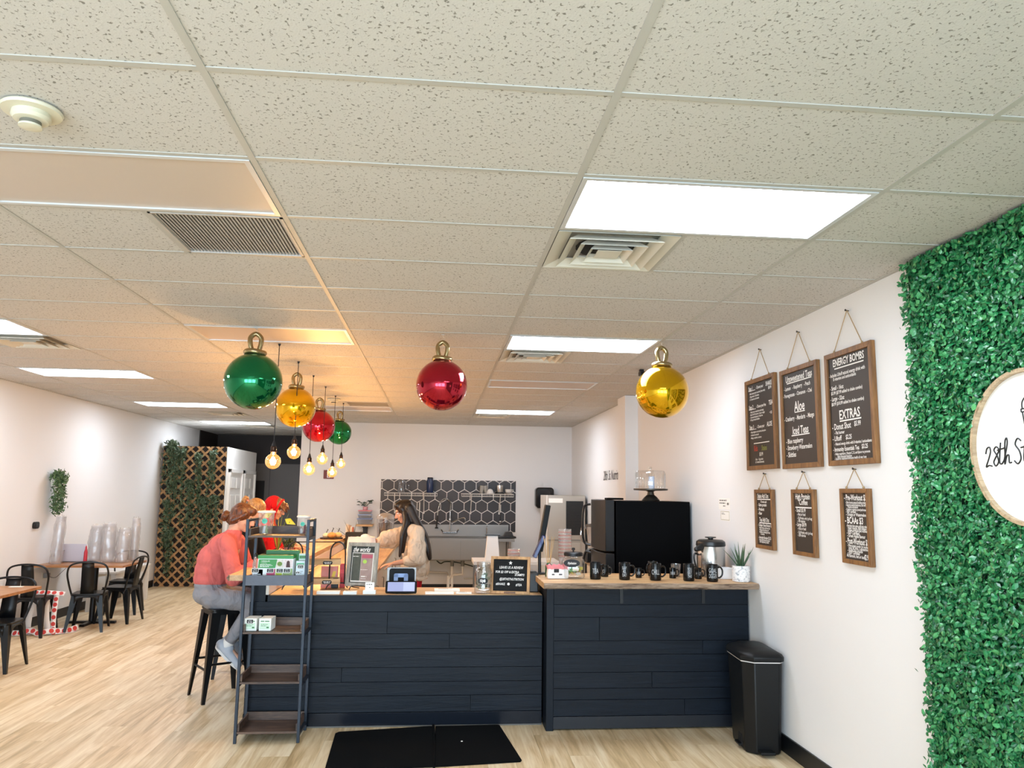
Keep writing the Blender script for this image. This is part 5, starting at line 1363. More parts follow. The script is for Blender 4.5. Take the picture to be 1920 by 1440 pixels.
lettering('letters', [('LEAVE US A REVIEW', -.088, .192, .027, .78, 'L', .1), ('FOR $2 OFF & EXTRA', -.118, .158, .025, .78, 'L', .1), ('STAMP!!!', .035, .138, .025, .8, 'L', .1), ('@28THSTNUTRITION', -.085, .104, .025, .78, 'L', .1), ('#SHAKE', -.112, .066, .025, .8, 'L', .1), ('#TEA', .045, .062, .025, .8, 'L', .1)], M_white, t, fn=fnb, bold=.0011)
sb = B(); pts = [(.0+(.017 if k % 2 == 0 else .007)*math.sin(2*PI*k/10), .236+(.017 if k % 2 == 0 else .007)*math.cos(2*PI*k/10)) for k in range(10)][::-1]
sb.add([fnb(x, z) for x, z in pts], [tuple(range(10))]); sb.obj('star', M_white, t, 0)
sb = B(); sb.add([fnb(-.012+.010*math.cos(2*PI*k/14), .075+.010*math.sin(2*PI*k/14)) for k in range(14)], [tuple(range(14))]); sb.obj('dot', M_white, t, 0)
# black printer box beside it
t = thing('receipt_printer', 'black receipt printer between the letter board and the raised counter', 'printer', (1.455, 4.20, ZL), 0)
B().box(-.06, .07, -.10, .12, 0, .15).obj('housing', mat('printer_black', '#0d0d0e', .35), t, 0, bevel=.008)
B().box(-.05, .06, -.06, .0, .15, .156).obj('paper_slot', mat('slot_black', '#050505', .6), t, 0)
# tilted black terminal with a blue screen
t = thing('payment_terminal', 'tall tilted black terminal with a blue screen edge behind the letter board', 'terminal', (1.548, 4.22, ZH), 0)
B().box(-.040, .045, -.05, .05, 0, .012).obj('foot', M_black, t, 0, bevel=.004)
B().cyl((0, 0, .01), (0, .02, .22), .013, n=12).obj('pole', M_black, t)
b = B(); b.M = Matrix.Translation((0, .02, .18)) @ Matrix.Rotation(.17, 4, 'Y'); b.box(-.022, .022, -.05, .03, 0, .38); b.obj('arm_panel', mat('terminal_black', '#0b0b0b', .5, spec=.2), t, 0, bevel=.006)
b = B(); b.M = Matrix.Translation((-.050, -.03, .135)) @ Matrix.Rotation(.42, 4, 'Y'); b.box(-.014, .014, -.05, .03, 0, .19); b.obj('screen_body', mat('screen_blue', '#1c2f66', .2), t, 0, bevel=.004)
# customer display tablet and the tablet behind it
t = thing('tablet_stand', 'black tablet lying tilted in a stand at the counter edge with a grey screen', 'tablet', (.445, 4.00, ZL), 0)
b = B(); b.M = Matrix.Rotation(-.42, 4, 'X'); b.prism(rrect(-.120, .120, .004, .098, .010, 4), -.012, 0); b.obj('tablet_body', mat('tablet_black', '#0a0b0d', .45, spec=.2), t, 0)
b = B(); b.M = Matrix.Rotation(-.42, 4, 'X'); b.box(-.104, .104, -.0132, -.0118, .016, .088); b.obj('screen', mat('screen_lilac', '#8d92b4', .2, emit='#8d92b4', estr=.35), t, 0)
b = B(); b.M = Matrix.Rotation(-.42, 4, 'X'); b.box(.016, .1, -.0138, -.0130, .018, .086); b.obj('side_panel', mat('screen_pale', '#a4aac6', .2, emit='#a4aac6', estr=.35), t, 0)
B().prism([(-.09, 0), (.09, 0), (.08, .06), (-.08, .06)], .03, .06).obj('stand_wedge', M_black, t, 0)
t = thing('cash_terminal', 'silver framed upright terminal with a black back and pale blue bracket behind the tablet', 'terminal', (.435, 4.24, ZL), 0)
b = B(); b.M = Matrix.Rotation(-.10, 4, 'X'); b.prism(rrect(-.115, .115, .02, .175, .008, 4), -.004, .012); b.obj('silver_frame', mat('silver', '#8f8e8c', .45, .6), t, 0)
b = B(); b.M = Matrix.Rotation(-.10, 4, 'X'); b.prism(rrect(-.098, .104, .022, .168, .02, 4), -.010, -.004); b.obj('black_back', mat('satin_black', '#08080a', .5, spec=.15), t, 0)
b = B(); b.M = Matrix.Rotation(-.10, 4, 'X')
b.prism(rrect(-.060, -.028, .01, .125, .01, 3), -.022, -.010).prism(rrect(.020, .052, .01, .125, .01, 3), -.022, -.010).prism(rrect(-.060, .052, .098, .128, .012, 3), -.022, -.010); b.obj('blue_bracket', mat('bracket_blue', '#7d98c8', .4), t, 0)
B().box(-.06, .06, -.05, .08, 0, .03).obj('foot', M_black, t, 0, bevel=.004)
# flyer frame
t = thing('flyer_frame', 'grey weathered picture frame with a flyer on a black easel stand', 'picture frame', (.112, 4.24, ZL), -.28)
Mf = Matrix.Translation((0, 0, .025)) @ Matrix.Rotation(-.14, 4, 'X')
def fb(): b = B(); b.M = Mf; return b
w, h, fw = .128, .345, .030
M_weath = wood('weathered_grey', '#7d7a72', '#b3afa5', axis=2, scale=3, rough=.8, space='object')
for poly in ([(-w, 0), (w, 0), (w-fw, fw), (-w+fw, fw)], [(-w+fw, h-fw), (w-fw, h-fw), (w, h), (-w, h)], [(-w, 0), (-w+fw, fw), (-w+fw, h-fw), (-w, h)], [(w-fw, fw), (w, 0), (w, h), (w-fw, h-fw)]):
    fb().prism(poly, -.014, .012).obj('frame_rail', M_weath, t, 0, bevel=.0015)
fb().box(-w+fw, w-fw, -.002, .004, fw, h-fw).obj('slate', mat('slate_dark', '#33352f', .6), t, 0)
fb().box(-w+fw+.010, w-fw-.004, -.005, -.002, fw+.006, h-fw-.05).obj('flyer_sheet', mat('flyer_white', '#e9e6e0', .6), t, 0)
fb().box(-w+fw+.014, -.012, -.0062, -.005, fw+.016, h-fw-.055).obj('dark_photo', mat('flyer_dark', '#4c5148', .6, mottle=.35, mscale=40), t, 0)
fb().box(-.010, w-fw-.012, -.0062, -.005, fw+.016, h-fw-.055).obj('pink_photo', mat('flyer_pink', '#a08a84', .6, mottle=.25, mscale=30), t, 0)
fb().box(-.008, w-fw-.014, -.0070, -.0062, .222, .250).obj('red_banner', mat('flyer_red', '#b5566a', .6), t, 0)
B_ = fb(); B_.add([(.022+.017*math.cos(2*PI*j/18), -.0072, .195+.015*math.sin(2*PI*j/18)) for j in range(18)], [tuple(range(18))]); B_.obj('apple_print', mat('apple_green', '#a9d257', .5), t, 0)
print_bars('small_print', t, 0, mat('flyer_white', '#e9e6e0', .6), [(-.08, -.03, .232, .006), (-.01, .05, .13, .004), (.0, .045, .075, .010), (.0, .04, .06, .004)]).matrix_parent_inverse = Mf @ Matrix.Translation((0, -.0078, 0))
lettering('script_lettering', [('the works', -.088, .272, .056, .62, 'L', .35)], M_white, t, fn=lambda px, pz: tuple(Mf @ Vector((px, -.0045, pz))), bold=.0009)
es = B()
for s_ in (-1, 1):
    es.tube(spline([(s_*.075, -.05, .003), (s_*.060, -.045, .030), (s_*.035, -.035, .034), (s_*.02, -.03, .034)], 4), .004, 8)
    es.tube([(s_*.06, -.04, .03), (s_*.06, .0, .02), (s_*.05, .10, .003)], .004, 8)
es.tube([(-.04, -.033, .034), (.04, -.033, .034)], .004, 8); es.obj('easel_stand', M_black, t)
# cards and papers at the counter edge
def paper(lab, x, y, w, d, rz=0, hgt=.006, z=ZL, col='#f2f0ea', bars=True):
    t = thing('card_stack', lab, 'cards', (x, y, z), rz, 'paper cards on the low counter')
    B().box(-w/2, w/2, -d/2, d/2, 0, hgt).obj('cards', mat('card_'+col, col, .7), t, 0)
    if bars:
        b = B().box(-w*.35, w*.2, -d*.1, d*.05, hgt, hgt+.0006).box(-w*.35, w*.05, d*.15, d*.25, hgt, hgt+.0006); b.obj('print', mat('card_print', '#8a8680', .8), t, 0)
paper('stack of blank white cards left of the small tent card', -.105, 4.01, .17, .07, .02, .020, bars=False)
paper('short stack of white business cards before the flyer frame', .060, 3.99, .10, .06, .0, .022)
paper('white papers spread on the low counter right of the tablet', .74, 4.03, .22, .09, .03, .010, bars=False)
paper('white printed punch card beside the tip jar', .93, 4.04, .12, .07, -.05, .008)
paper('small pile of punch cards behind the white papers', .80, 4.17, .20, .08, .02, .018)
t = thing('tent_card', 'small white tent card on a white base before the flyer frame', 'card', (.205, 4.00, ZL), 0)
b = B(); b.M = Matrix.Rotation(-.15, 4, 'X'); b.box(-.034, .034, -.002, .002, .01, .085); b.obj('card', mat('card_white', '#f4f2ee', .7), t, 0)
B().box(-.048, .048, -.03, .02, 0, .028).obj('base', mat('card_white', '#f4f2ee', .7), t, 0, bevel=.003)
b = B(); b.M = Matrix.Rotation(-.15, 4, 'X'); b.box(-.024, -.016, -.0028, -.002, .066, .074).box(-.010, .002, -.0028, -.002, .066, .074).box(.006, .018, -.0028, -.002, .066, .074).box(-.005, .005, -.0028, -.002, .044, .050); b.obj('print', mat('card_print', '#8a8680', .8), t, 0)
# two-tier snack rack with black wire frame
t = thing('snack_rack', 'two-tier wooden snack rack in a black wire frame beside the flyer frame', 'rack', (-.215, 4.28, ZL), .12)
M_wire = mat('wire_black', '#131313', .4)
for x in (-.20, .135):
    B().tube(spline([(x-.06, -.03, .035), (x-.06, -.02, .22), (x-.05, -.01, .33), (x, 0, .37), (x+.05, .01, .33), (x+.06, .02, .22), (x+.06, .03, .035)], 6), .006, 8).obj('arched_end', M_wire, t)
    B().tube(spline([(x-.085, -.04, .004), (x-.06, -.03, .04), (x, 0, .045), (x+.06, .03, .04), (x+.085, .04, .004)], 5), .005, 8).obj('wire_foot', M_wire, t)
B().tube([(-.20, .0, .37), (.135, 0, .37)], .004, 8).obj('top_wire', M_wire, t)
M_cr = wood('crate_wood', '#a87f4f', '#d2ab78', axis=0, scale=2, space='object')
for z in (.045, .195):
    s = B().box(-.21, .16, -.06, .06, z, z+.008).obj('tray_floor', M_cr, t, 0)
    B().box(-.21, .16, -.066, -.058, z, z+.042).obj('tray_front', M_cr, s, 0); B().box(-.21, .16, .058, .066, z, z+.042).obj('tray_back', M_cr, s, 0)
    B().prism(rrect(.02, .095, z+.002, z+.030, .012, 4), -.0700, -.067).obj('name_plate', M_tagb, s, 0)
    print_bars('plate_print', s, -.0706, M_white, [(.03, .085, z+.018, .005), (.035, .08, z+.009, .004)])
sr = random.Random(6)
sn = 0
for z in (.058, .208):
    for k in range(9):
        cc = ('e9e4da', 'c9c3c8', 'b9a27e', '9aa28a', 'e2ddd9', '7b8694')[sr.randrange(6)]
        q = thing('snack_packet', '%s wrapped snack packet, %s from the left in the %s rack tray' % ({'e9e4da': 'cream', 'c9c3c8': 'pale grey', 'b9a27e': 'tan', '9aa28a': 'sage green', 'e2ddd9': 'off-white', '7b8694': 'slate blue'}[cc], ('first', 'second', 'third', 'fourth', 'fifth', 'sixth', 'seventh', 'eighth', 'ninth')[k], 'upper' if z > .1 else 'lower'), 'packet', (0, 0, 0), 0, 'wrapped snacks in the %s tray' % ('upper' if z > .1 else 'lower'))
        x = -.19+.038*k
        ca, sa = math.cos(.12), math.sin(.12); lx, ly = x+.01, sr.uniform(-.02, .02)
        q.location = (-.215+lx*ca-ly*sa, 4.28+lx*sa+ly*ca, ZL+z+.006); q.rotation_euler = (sr.uniform(-.3, .3), sr.uniform(-.5, .5), sr.uniform(-.4, .4))
        B().ell((0, 0, 0), .019, .030, .010, 10, 6).obj('wrapper', mat('snk_'+cc, '#'+cc, .4), q)
        B().box(-.012, .012, -.040, -.028, -.001, .001).box(-.012, .012, .028, .040, -.001, .001).obj('crimped_end', mat('snk_'+cc, '#'+cc, .4), q, 0)
for nm, lab, col, x, w, h in (('snack_box', 'tall bright red carton behind the snack rack', 'c02028', -.050, .042, .19), ('snack_box', 'pink and yellow carton behind the snack rack', 'd98f86', -.155, .13, .17), ('snack_box', 'small black box before the red carton behind the snack rack', '161314', -.105, .055, .08)):
    q = thing(nm, lab, 'box', (x, 4.40 if 'black' not in lab else 4.372, ZL), 0)
    B().box(-w/2, w/2, -.022, .022, 0, h).obj('carton', mat('snb_'+col, '#'+col, .45), q, 0, bevel=.002)
    if 'pink' in lab: B().prism([(.01, .04), (.035, .04), (.055, .13), (.03, .13)], -.0232, -.022).obj('yellow_flash', mat('snb_yellow', '#e8c648', .5), q, 0)
    else: B().box(-w*.35, w*.35, -.0232, -.022, h*.6, h*.75).obj('label_panel', mat('snb_l'+col, '#%02x%02x%02x' % tuple(min(255, int(col[i:i+2], 16)+25) for i in (0, 2, 4)), .5), q, 0)
# ================================================================ BACK WALL: hexagon splashback, shelves, sink
BX0, BX1, BZ0, BZ1 = -0.315, 2.108, 1.025, 1.942
hp = thing('hexagon_splashback', 'black hexagon tile splashback with white grout on the back wall', 'splashback', (0, YB, 0))
B().box(BX0, BX1, -.012, 0, BZ0, BZ1).obj('grout_bed', mat('grout_white', '#e9e3dc', .8), hp, 0)
hexw = .2095; hr = hexw/math.sqrt(3)      # flat-to-flat width, circumradius
M_hex = [mat('hex_tile_a', '#2c2829', .45, mottle=.15, mscale=5), mat('hex_tile_b', '#353031', .45, mottle=.15, mscale=5), mat('hex_tile_c', '#282629', .45, mottle=.2, mscale=5)]
def cliprect(P, x0, x1, z0, z1):
    for ax, v, s in ((0, x0, 1), (0, x1, -1), (1, z0, 1), (1, z1, -1)):
        out = []
        for i in range(len(P)):
            a, b = P[i-1], P[i]; fa, fb = s*(a[ax]-v) >= 0, s*(b[ax]-v) >= 0
            if fa != fb:
                t_ = (v-a[ax])/(b[ax]-a[ax]); out.append((a[0]+(b[0]-a[0])*t_, a[1]+(b[1]-a[1])*t_))
            if fb: out.append(b)
        P = out
        if len(P) < 3: return []
    return P
hrnd = random.Random(2)
row = 1
z = BZ1 - .105 + hr*1.5
while z > BZ0 - hr:
    x = BX0 - .08 + (hexw/2 if row % 2 else 0)
    while x < BX1 + hexw:
        rr_ = hr - .0068
        P = [(x+rr_*math.sin(PI/3*k), z+rr_*math.cos(PI/3*k)) for k in range(6)][::-1]
        P = cliprect(P, BX0+.004, BX1-.004, BZ0+.004, BZ1-.004)
        if len(P) >= 3: B().prism(P, -.017, -.011).obj('hexagon_tile', M_hex[hrnd.randrange(3)], hp, 0)
        x += hexw
    z -= hr*1.5; row += 1
# white trim around
B().box(BX0-.008, BX1+.008, -.013, 0, BZ1, BZ1+.010).box(BX0-.008, BX0, -.013, 0, BZ0, BZ1).box(BX1, BX1+.008, -.013, 0, BZ0, BZ1).obj('edge_trim', M_wall, hp, 0)
M_wirew = mat('wire_white', '#e6e1da', .4)
def wire_shelf(lab, x0, x1, z):
    t = thing('wire_shelf', lab, 'shelf', ((x0+x1)/2, YB-.017, z), 0, 'white wire shelves'); w = (x1-x0)/2; d = .30
    for y, zz in ((-d, 0), (-d, -.045), (-.01, 0), (-d*.5, 0)): B().cyl((-w, y, zz), (w, y, zz), .005, n=6).obj('rail', M_wirew, t)
    n = int(2*w/.028)
    wr = B().tube([(0, -.005, .004), (0, -d, .004), (0, -d, -.045)], .0028, 5).mesh('cross_wire', M_wirew)
    for i in range(n+1): link('cross_wire', wr, t, (-w+2*w*i/n, 0, 0))
    for x in (-w*.62, w*.50):
        B().tube([(x, -d+.01, -.01), (x, -.012, -.33)], .008, 8).obj('brace', M_wirew, t)
        B().box(x-.012, x+.012, -.014, 0, -.36, -.31).obj('brace_foot', M_wirew, t, 0)
wire_shelf('white wire shelf on the hexagon tiles at the left behind the woman with long hair', -.225, .690, 1.70)
wire_shelf('white wire shelf on the hexagon tiles at the right holding mugs', 1.120, 2.035, 1.70)
zs = 1.7105
def small(name, lab, cat, x, y, builder, z=zs, rz=0):
    t = thing(name, lab, cat, (x, y, z), rz); builder(t); return t
small('blender_jar', 'grey clear blender jar upside down on the left wire shelf', 'blender jar', .06, YB-.18, lambda t: (B().lathe([(.07, 0), (.072, .01), (.055, .20), (.05, .215)], 20).obj('jar', glassy('smoke_clear', (.7, .7, .7), .15, .05, body=.35, bodycol='#9a9aa0'), t), B().tube(spline([(.066, 0, .03), (.12, 0, .04), (.125, 0, .12), (.06, 0, .16)], 5), .010, 8).obj('handle', glassy('smoke_clear', (.7, .7, .7), .15), t)))
small('blue_flask', 'tall dark blue flask on the left wire shelf', 'flask', .56, YB-.18, lambda t: (B().lathe([(.055, 0), (.06, .01), (.06, .20), (.05, .23), (.05, .25)], 20).obj('flask_body', mat('flask_blue', '#16294e', .3), t), B().lathe([(.05, .25), (.052, .255), (.045, .27)], 20).obj('flask_lid', mat('flask_lid', '#0c0f18', .4), t)))
M_mg = mat('grey_ceramic', '#9b978f', .5)
for lab, x, lean in (('grey patterned mug leftmost on the right wire shelf', 1.47, .12), ('second grey patterned mug leaning on the right wire shelf', 1.56, -.2)):
    t = thing('patterned_mug', lab, 'mug', (x, YB-.16, zs+.003), 0, 'grey mugs on the wire shelf')
    b = B(); b.M = Matrix.Rotation(lean, 4, 'Y'); b.lathe([(.026, .002), (.030, .006), (.042, .135), (.038, .135), (.027, .01)], 18); b.obj('mug_body', M_mg, t)
    b = B(); b.M = Matrix.Rotation(lean, 4, 'Y'); b.tube(spline([(-.036, 0, .11), (-.065, 0, .10), (-.06, 0, .05), (-.033, 0, .04)], 5), .006, 8); b.obj('handle', mat('handle_dark', '#2a2826', .4), t)
small('white_bowl', 'white bowl turned upside down on the right wire shelf', 'bowl', 1.625, YB-.22, lambda t: (B().lathe([(.062, 0), (.060, .03), (.045, .065), (.02, .078), (.0005, .08)], 22).obj('bowl', mat('bowl_white', '#ded9d4', .4), t), B().lathe([(.020, .077), (.018, .083), (.0005, .083)], 14).obj('foot_ring', mat('bowl_white', '#ded9d4', .4), t)))
small('steel_canister', 'shiny steel canister on a black base on the right wire shelf', 'canister', 1.80, YB-.17, lambda t: (B().lathe([(.085, 0), (.085, .018), (.07, .024)], 24).obj('black_base', M_black, t), B().lathe([(.062, .024), (.064, .03), (.064, .145), (.058, .148)], 24).obj('steel_body', M_ss, t)))
small('cup_and_saucer', 'white cup on a saucer at the right end of the wire shelf', 'cup', 1.955, YB-.18, lambda t: (B().lathe([(.045, 0), (.07, .012), (.072, .016), (.045, .008)], 22).obj('saucer', mat('bowl_white', '#ded9d4', .4), t), B().lathe([(.03, .012), (.055, .03), (.062, .075), (.058, .08), (.050, .035)], 22).obj('cup', mat('cup_cream', '#d9d4cc', .4), t), B().tube(spline([(.058, 0, .07), (.085, 0, .07), (.08, 0, .035), (.055, 0, .032)], 5), .006, 8).obj('handle', mat('cup_cream', '#d9d4cc', .4), t)))
# utensils hanging under the shelves
for lab, x, z0 in (('white handled ladle hanging under the left wire shelf', .385, 1.245), ('steel ladle hanging under the right wire shelf', 1.83, 1.215)):
    t = thing('ladle', lab, 'ladle', (x, YB-.05, z0), 0, 'hanging ladles')
    B().ell((0, 0, 0), .035, .03, .022, 14, 8).obj('bowl', M_ss, t)
    B().tube([(0, .0, .02), (0, .005, .16)], .006, 8).obj('neck', mat('neck_dark', '#2a2a2c', .4) if 'steel' in lab else M_wirew, t)
    B().tube([(0, .005, .16), (0, .005, .30)], .010, 8).obj('handle', M_wirew, t)
# stainless sink
sk = thing('steel_sink', 'long stainless steel compartment sink with drainboards below the hexagon tiles', 'sink', (0, YB, 0))
M_sink = mat('sink_steel', '#8a8783', .38, .8, bump=.02, bscale=30)
SX0, SX1 = -.27, 2.03
B().box(SX0, SX1-.05, -.06, -.018, .945, 1.155).obj('splash_panel', M_sink, sk, 0, bevel=.006)
B().box(SX0, SX1, -.66, -.06, .930, .945).box(SX0, SX1, -.675, -.655, .900, .948).obj('deck', M_sink, sk, 0)
B().box(.10, 1.60, -.66, -.10, .575, .930).obj('bowls', M_sink, sk, 0, bevel=.02)
for x in (.62, 1.11): B().box(x-.004, x+.004, -.665, -.66, .60, .90).obj('bowl_seam', mat('seam_grey', '#7f7d79', .4, .8), sk, 0)
for x in (SX0+.05, 1.95):
    for y in (-.62, -.12): B().cyl((x, y, 0), (x, y, .93), .02, n=12).obj('leg', M_sink, sk)
M_pvc = mat('pvc_white', '#d8d2c8', .5)
for x in (.98, 1.16):
    B().cyl((x, -.38, .575), (x, -.38, .46), .035, .03, n=14).obj('strainer', mat('dull_metal', '#77736c', .4, .9), sk)
B().tube([(.98, -.38, .47), (.98, -.38, .30), (.92, -.38, .24)], .022, 10).tube([(1.16, -.38, .47), (1.16, -.38, .33), (.96, -.38, .31)], .022, 10).obj('drain_pipe', M_pvc, sk)
B().tube([(.92, -.38, .30), (.92, -.38, .10)], .026, 10).tube([(.985, -.38, .31), (.985, -.38, .12)], .022, 10).tube([(.92, -.38, .10), (.95, -.38, .07), (.985, -.38, .12)], .024, 10).obj('pipe_trap', M_pvc, sk)
B().tube([(.05, -.12, .36), (.9, -.12, .33), (.92, -.38, .30)], .014, 8).tube([(1.2, -.03, .22), (2.0, -.03, .21)], .012, 8).obj('wall_pipe', M_pvc, sk)
B().tube(spline([(.7, -.3, .56), (.78, -.32, .50), (.86, -.3, .53), (1.05, -.3, .52), (1.3, -.25, .46), (1.5, -.2, .38)], 5), .010, 8).obj('rubber_hose', mat('hose_dark', '#24342a', .5), sk)
fa = thing('spray_faucet', 'chrome spring spray faucet with a swing spout over the sink', 'faucet', (.93, YB-.063, 1.02), 0)
M_chrome = mat('chrome', '#d0cfcd', .12, 1.0)
B().box(-.13, .13, -.055, 0, -.02, .02).obj('body_bar', M_chrome, fa, 0, bevel=.01)
for s_ in (-1, 1): B().tube([(s_*.12, -.03, .0), (s_*.13, -.06, .02), (s_*.15, -.10, .05)], .012, 8).obj('tap_handle', M_chrome, fa)
B().cyl((0, -.04, 0), (0, -.04, .38), .012, n=12).obj('riser', M_chrome, fa)
B().lathe([(.02, .20), (.026, .22), (.02, .24)], 14, c=(0, -.04, 0)).obj('collar', M_chrome, fa)
P = spline([(0, -.04, .38), (0, -.05, .50), (-.05, -.08, .575), (-.11, -.11, .585), (-.18, -.13, .52), (-.215, -.14, .40), (-.225, -.14, .30)], 10)
B().tube(P, .008, 8).obj('hose', M_chrome, fa)
sp = B()
for i in range(2, 44): 
    p = P[int(i*(len(P)-1)/60)]; q = P[min(int(i*(len(P)-1)/60)+1, len(P)-1)]; d = (q-p).normalized() if (q-p).length > 1e-6 else Vector((0, 0, 1))
    a = d.cross(Vector((0, 1, 0))).normalized(); b_ = d.cross(a)
    sp.tube([p+a*.016*math.cos(2*PI*k/10)+b_*.016*math.sin(2*PI*k/10) for k in range(10)], .0028, 5, closed=True)
sp.obj('spring', M_chrome, fa)
B().tube([(-.225, -.14, .30), (-.228, -.14, .24), (-.235, -.14, .10)], [.010, .016, .012], 10).obj('spray_grip', mat('grip_black', '#121212', .4), fa)
B().lathe([(.012, .10), (.028, .085), (.028, .07), (.01, .068)], 16, c=(-.235, -.14, 0)).obj('spray_head', mat('grip_black', '#121212', .4), fa)
B().tube(spline([(.02, -.04, .17), (.10, -.08, .21), (.20, -.14, .255), (.255, -.16, .25), (.265, -.16, .19)], 6), .011, 10).obj('swing_spout', M_chrome, fa)
# small white sink soap and devices at the right
t = thing('soap_arm', 'thin steel tap at the right part of the sink splash', 'tap', (1.585, YB-.10, .946), 0)
B().cyl((0, 0, 0), (0, 0, .16), .010, n=10).obj('post', M_chrome, t); B().tube(spline([(0, 0, .16), (0, -.03, .185), (0, -.08, .17)], 4), .008, 8).obj('spout', M_chrome, t)
t = thing('black_scale', 'flat black scale device on the right end of the sink deck', 'device', (1.88, YB-.40, .946), .05)
B().box(-.20, .19, -.10, .10, 0, .03).obj('tray', mat('device_black', '#151414', .4), t, 0, bevel=.006)
B().prism([(-.02, .03), (.15, .03), (.12, .11), (.02, .11)], -.06, .06).obj('housing', mat('device_grey', '#302e2d', .4), t, 0, bevel=.004)
t = thing('paper_pedestal', 'white tapered pedestal standing before the right end of the sink', 'pedestal', (1.35, 6.95, .955), 0)
# floor cabinet for the pedestal: part of the inner counter island
B().ring([[(-.085, -.06, 0), (.085, -.06, 0), (.085, .06, 0), (-.085, .06, 0)], [(-.06, -.05, .285), (.06, -.05, .285), (.06, .05, .285), (-.06, .05, .285)]]).obj('pedestal_body', mat('pedestal_white', '#f4f3f1', .5), t, 0, bevel=.004)
B().box(-.085, .085, -.07, .07, .285, .297).obj('top_plate', mat('device_black', '#151414', .4), t, 0)
t = thing('prep_table', 'white topped prep table in the middle of the kitchen behind the counter', 'table', (1.75, 7.05, 0), 0)
B().box(-.62, .38, -.25, .30, .915, .9545).obj('top', mat('prep_white', '#e9e5df', .5), t, 0, bevel=.004)
for sx in (-.58, .34):
    for sy in (-.21, .26): B().box(sx-.02, sx+.02, sy-.02, sy+.02, 0, .915).obj('leg', M_sink, t, 0)
# towel dispenser
t = thing('towel_dispenser', 'black rounded paper towel dispenser on the back wall', 'dispenser', (2.61, YB, 1.47), 0)
B().prism(rrect(-.165, .165, 0, .36, .06), -.20, 0).obj('housing', mat('gloss_black', '#0c0c0d', .2), t, 30, bevel=.02)
B().prism(rrect(-.10, .10, .06, .30, .04), -.206, -.20).obj('front_window', mat('smoke_window', '#26282c', .08), t, 0)
B().box(-.12, .12, -.17, -.03, -.008, .0).obj('paper_slot', mat('slot_black', '#050505', .6), t, 0)
# maroon sign
t = thing('wall_sign', 'small maroon sign with a white symbol on the back wall beside the bulbs', 'sign', (-1.235, YB, 1.93), 0)
B().prism(rrect(-.09, .09, 0, .155, .008, 3), -.012, 0).obj('sign_plate', mat('sign_maroon', '#6e2626', .5), t, 0)
B().box(-.028, .028, -.014, -.012, .02, .135).obj('white_panel', mat('sign_white', '#f3f2ef', .5), t, 0)
B().box(-.010, .010, -.0152, -.014, .03, .09).obj('extinguisher_print', mat('sign_red', '#b52a2a', .5), t, 0)
# ================================================================ ICE MACHINE, FRIDGE, BLENDER
t = thing('ice_machine', 'stainless ice machine with a black louvred grille in the far right corner', 'ice machine', (2.772, 10.30, 0), 0)
w = .31
B().box(-w, w, 0, .75, .02, 1.70).obj('steel_case', mat('ice_steel', '#b5aea4', .38, .75), t, 0, bevel=.01)
B().box(-w-.012, -w, .0, .75, .02, 1.70).obj('side_panel', mat('ice_white', '#e6e2dc', .5), t, 0)
B().box(-w, w, -.012, 0, .98, 1.0).obj('door_lip', M_sink, t, 0)
gr = B().box(-.005, .275, -.014, 0, 1.07, 1.61).obj('grille_panel', mat('grille_black', '#101010', .4), t, 0)
for k in range(22): B().box(.003, .267, -.024, -.014, 1.082+k*.0235, 1.094+k*.0235).obj('louvre', mat('grille_louvre', '#1b1b1c', .35), gr, 0)
B().box(-w+.02, -.06, -.004, .0, 1.58, 1.65).obj('label_sheet', mat('paper_white', '#f0ede6', .8), t, 0)
B().box(-w+.02, w*.75, -.02, -.002, .25, .96).obj('bin_door', mat('ice_steel', '#b5aea4', .38, .75), t, 0, bevel=.008)
M_fr = mat('fridge_black', '#030304', .55, spec=.06)
fr = thing('black_fridge', 'black refrigerator with top freezer standing behind the raised counter', 'refrigerator', (0, 5.10, 0), 0)
B().box(2.385, 3.105, .0, .70, .05, 1.672).obj('cabinet', M_fr, fr, 0, bevel=.008)
M_fd = mat('fridge_door', '#151211', .4, spec=.3)
for nm, z0, z1 in (('fridge_door', .10, 1.185), ('freezer_door', 1.20, 1.680)):
    rings = []
    for k in range(9):
        y = .002+.696*k/8; bow = .028*math.sin(PI*k/8)
        rings.append([(2.372, y, z0), (2.372, y, z1), (2.285-bow, y, z1), (2.285-bow, y, z0)])
    d = B().ring(rings).obj(nm, M_fd, fr, 30, bevel=.006)
    za, zb = (z0+.25, z1-.04) if nm == 'fridge_door' else (z0+.02, z1-.05)
    B().tube(spline([(2.27, .64, za), (2.205, .66, za+.03), (2.19, .66, (za+zb)/2), (2.205, .66, zb-.03), (2.27, .64, zb)], 6), .012, 8).obj('handle', mat('handle_black', '#131314', .3), d)
B().box(2.30, 2.46, .0, .11, 1.681, 1.700).obj('hinge_cover', M_fr, fr, 0, bevel=.004)
B().box(2.281, 2.286, .20, .25, 1.58, 1.59).obj('badge', mat('badge', '#c8c6c2', .3, .8), fr, 0)
t = thing('cake_stand', 'dark metal cake stand with a clear ribbed dome on top of the fridge', 'cake stand', (2.80, 5.38, 1.6735), 0)
M_csm = mat('cake_metal', '#4c463f', .35, .7)
B().lathe([(.085, 0), (.088, .008), (.06, .04), (.035, .06), (.03, .09), (.05, .10)], 32).obj('pedestal', M_csm, t)
B().lathe([(.05, .098), (.165, .104), (.168, .108), (.168, .120), (.0005, .120)], 40).obj('plate', M_csm, t)
B().lathe([(.145, .122), (.147, .13), (.147, .27), (.135, .295), (.05, .30), (.012, .302)], 40, caps=(False, False)).obj('glass_dome', M_gl, t, 60)
